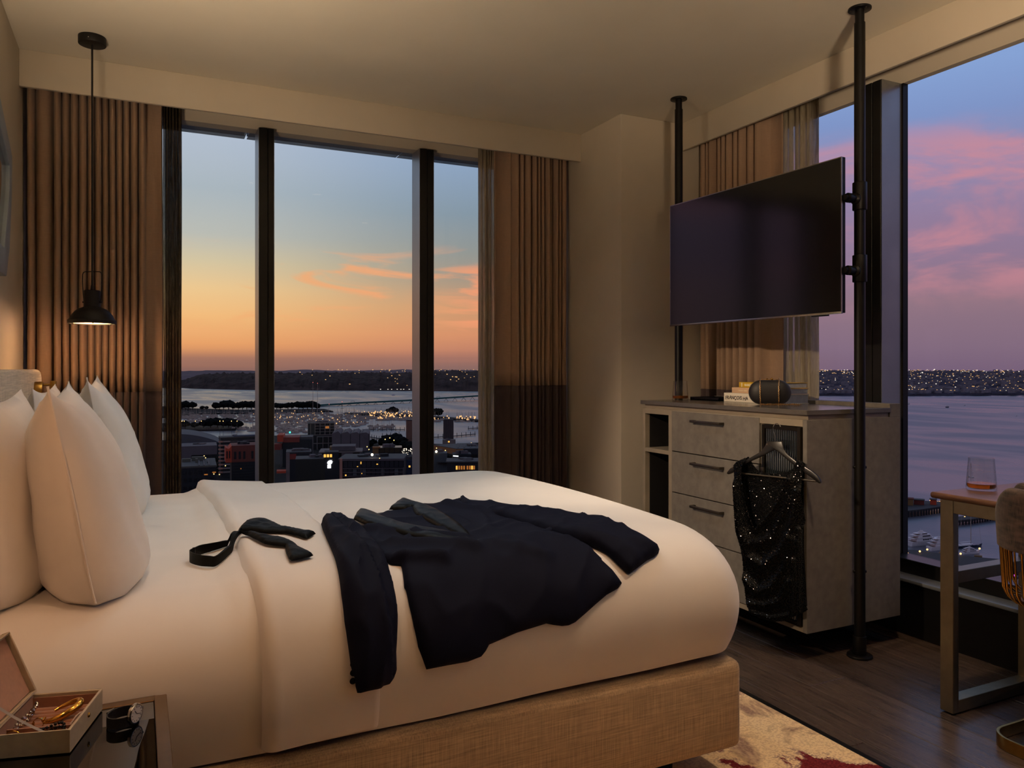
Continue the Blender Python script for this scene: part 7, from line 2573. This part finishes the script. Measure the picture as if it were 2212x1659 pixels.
for u, v in ((1955, 1082), (1989, 1085), (2010, 1081), (2013, 1083), (2020, 1084), (2026, 1084), (2033, 1076), (2039, 1077), (2030, 1084), (1961, 1196), (2003, 1187), (2020, 1212), (1987, 1191), (2034, 1190), (2084, 1117), (2110, 1110), (2116, 1185), (2075, 1196), (2178, 1235)):
    dd_ = 79 * 1675 / (v + 6 - 797)
    p = W(u, dd_)
    wl2.sphere((p.x, p.y, zat(v, dd_)), 0.4, 8, 6)
props(wl2.build('wharf_lights', M['lamp_glow'], smooth=0, fix=False), 'small warm lamps along the wharf and pontoon', 'lights', None, 'stuff')

M['yacht'] = material('white_yacht', (214, 198, 192), 0.35, var=0.04, var_scale=0.5)
M['teak'] = material('teak_deck', (134, 98, 82), 0.7, var=0.1, var_scale=0.6)
def motor_yacht(label, u, v, L, yaw):
    p = W(u, dsea(v))
    t = empty('motor_yacht', (p.x, p.y, SEA), label, 'yacht', 'motor yachts', rz=yaw)
    hull_mesh(L, L * 0.24, L * 0.11, 0.5, 12).build('hull', M['yacht'], t, local=True)
    zs0 = L * 0.11
    for k, (x0, x1, ww, hh) in enumerate(((-0.36, 0.22, 0.10, 0.075), (-0.30, 0.12, 0.085, 0.065), (-0.22, 0.02, 0.06, 0.03))):
        m = MB()
        m.prism([(x0 * L, 0), (x1 * L + hh * L * 0.9, 0), (x1 * L, hh * L), (x0 * L + 0.02 * L, hh * L)], lambda a, b, h, zs0=zs0, ww=ww: (a, -ww * L + h, zs0 + b), 2 * ww * L)
        dk = m.build('deckhouse', M['yacht'], t, bevel=0.012 * L, seg=1, local=True, smooth=0)
        m = MB()
        for q in range(5):
            xa = (x0 + (x1 - x0) * (0.35 + 0.12 * q)) * L
            for sy in (-1, 1):
                m.box(xa, xa + 0.05 * L, sy * ww * L - 0.004 * L, sy * ww * L + 0.004 * L, zs0 + hh * L * 0.35, zs0 + hh * L * 0.75)
        props(m.build('window', M['boat_glass'], dk, local=True, smooth=0), kind='stuff')
        MB().box((x0 - 0.10) * L, (x1 * 0.9) * L, -ww * 1.1 * L, ww * 1.1 * L, zs0 + hh * L, zs0 + hh * L + 0.010 * L).build('roof_deck', M['yacht'], t, local=True, smooth=0)
        MB().box((x0 - 0.085) * L, x0 * L, -ww * 1.0 * L, ww * 1.0 * L, zs0 + 0.001 * L, zs0 + 0.004 * L).build('aft_deck', M['teak'], t, local=True, smooth=0)
        zs0 += hh * L + 0.010 * L
    MB().box(-0.16 * L, -0.06 * L, -0.012 * L, 0.012 * L, zs0, zs0 + 0.05 * L).build('radar_arch', M['yacht'], t, local=True, smooth=0)
    for x, sz in ((-0.20, 0.018), (-0.05, 0.016)):
        MB().sphere((x * L, 0, zs0 + 0.02 * L), sz * L, 10, 7).build('radar_dome', M['yacht'], t, local=True)
    MB().cyl((-0.13 * L, 0, zs0 + .05 * L), (-0.13 * L, 0, zs0 + 0.10 * L), 0.004 * L, 0.003 * L, 5).build('aerial', M['yacht'], t, local=True)
motor_yacht('three-deck white motor yacht nearest the sideboard', 1997, 1176, 18.0, 0.45 - 0.55)
motor_yacht('white motor yacht half hidden by the desk leg', 2036, 1186, 16.0, 0.45 - 0.55)
def sail_yacht(label, u, v, L, yaw, mt, mast_h):
    p = W(u, dsea(v))
    t = empty('sailing_yacht', (p.x, p.y, SEA), label, 'yacht', 'sailing yachts', rz=yaw)
    hull_mesh(L, L * 0.22, L * 0.075, 0.35, 12).build('hull', M[mt], t, local=True)
    MB().box(-0.30 * L, 0.10 * L, -0.06 * L, 0.06 * L, L * 0.078, L * 0.115).build('coachroof', M['yacht'], t, bevel=0.01 * L, seg=1, local=True)
    MB().box(-0.40 * L, 0.32 * L, -0.085 * L, 0.085 * L, L * 0.075, L * 0.082).build('deck', M['yacht'], t, local=True)
    MB().cyl((0.06 * L, 0, L * 0.08), (0.06 * L, 0, mast_h), 0.14, 0.09, 8).build('mast', M['mast'], t, local=True)
    MB().cyl((0.05 * L, 0, L * 0.18), (-0.36 * L, 0, L * 0.17), 0.22, 0.18, 8).build('boom', M['yacht'], t, local=True)
    for z in (0.46, 0.82):
        MB().cyl((0.06 * L, -1.9, mast_h * z), (0.06 * L, 1.9, mast_h * z), 0.06, 0.06, 6).build('spreader', M['mast'], t, local=True)
        for sy in (-1.1, 1.1):
            MB().sphere((0.06 * L, sy, mast_h * z + 0.4), 0.42, 10, 8).build('radar_dome', M['yacht'], t, local=True)
    for x in (0.47, -0.48):
        MB().cyl((0.06 * L, 0, mast_h), (x * L, 0, L * 0.09), 0.03, 0.03, 4).build('stay', M['mast'], t, local=True)
sail_yacht('navy hulled sailing yacht with domes on its mast spreaders', 2094, 1182, 14.0, 0.30 - 0.5, 'hull_dark', 38.0)
motor_yacht('small white cruiser moored in front of the navy sailing yacht', 2098, 1196, 9.0, 0.30 - 0.5)
sail_yacht('pale sailing yacht lying along the breakwater wharf', 2140, 1122, 12.0, 0.2, 'white_boat', 15.0)
B = Bld('awning_stall', 'stall under an orange awning on the pontoon left of the desk leg', 2028, 2046, 1203, 330, 0.0, SEA + 1.5)
B.box('awning', 'awning', -B.w / 2, B.w / 2, 0, 3, B.h - .4, B.h)
B.box('counter', 'tan_wall', -B.w / 2 + .3, B.w / 2 - .3, .4, 2.6, 0, B.h - .5)
B = Bld('awning_stall', 'stall under an orange awning on the pontoon right of the desk leg', 2104, 2122, 1210, 325, 0.0, SEA + 1.5)
B.box('awning', 'awning', -B.w / 2, B.w / 2, 0, 3, B.h - .4, B.h)
B.box('counter', 'tan_wall', -B.w / 2 + .3, B.w / 2 - .3, .4, 2.6, 0, B.h - .5)
p = W(2178, 295)
t = empty('party_boat', (p.x, p.y, SEA), 'low boat lit magenta seen through the chair wires', 'boat')
MB().box(p.x - 4, p.x + 4, p.y - 1.6, p.y + 1.6, SEA, SEA + 1.2).build('hull', M['hull_dark'], t, bevel=0.3)
MB().box(p.x - 3, p.x + 2.5, p.y - 1.2, p.y + 1.2, SEA + 1.25, SEA + 1.7).build('magenta_light', glow('magenta_light', (246, 90, 220), 1.6), t)
MB().box(p.x - 3.4, p.x + 3, p.y - 1.3, p.y + 1.3, SEA + 2.9, SEA + 3.1).build('canopy', M['tan_wall'], t)
for sx in (-3, 2.6):
    MB().box(p.x + sx - .08, p.x + sx + .08, p.y - .08, p.y + .08, SEA + 1.2, SEA + 2.9).build('post', M['mast'], t)
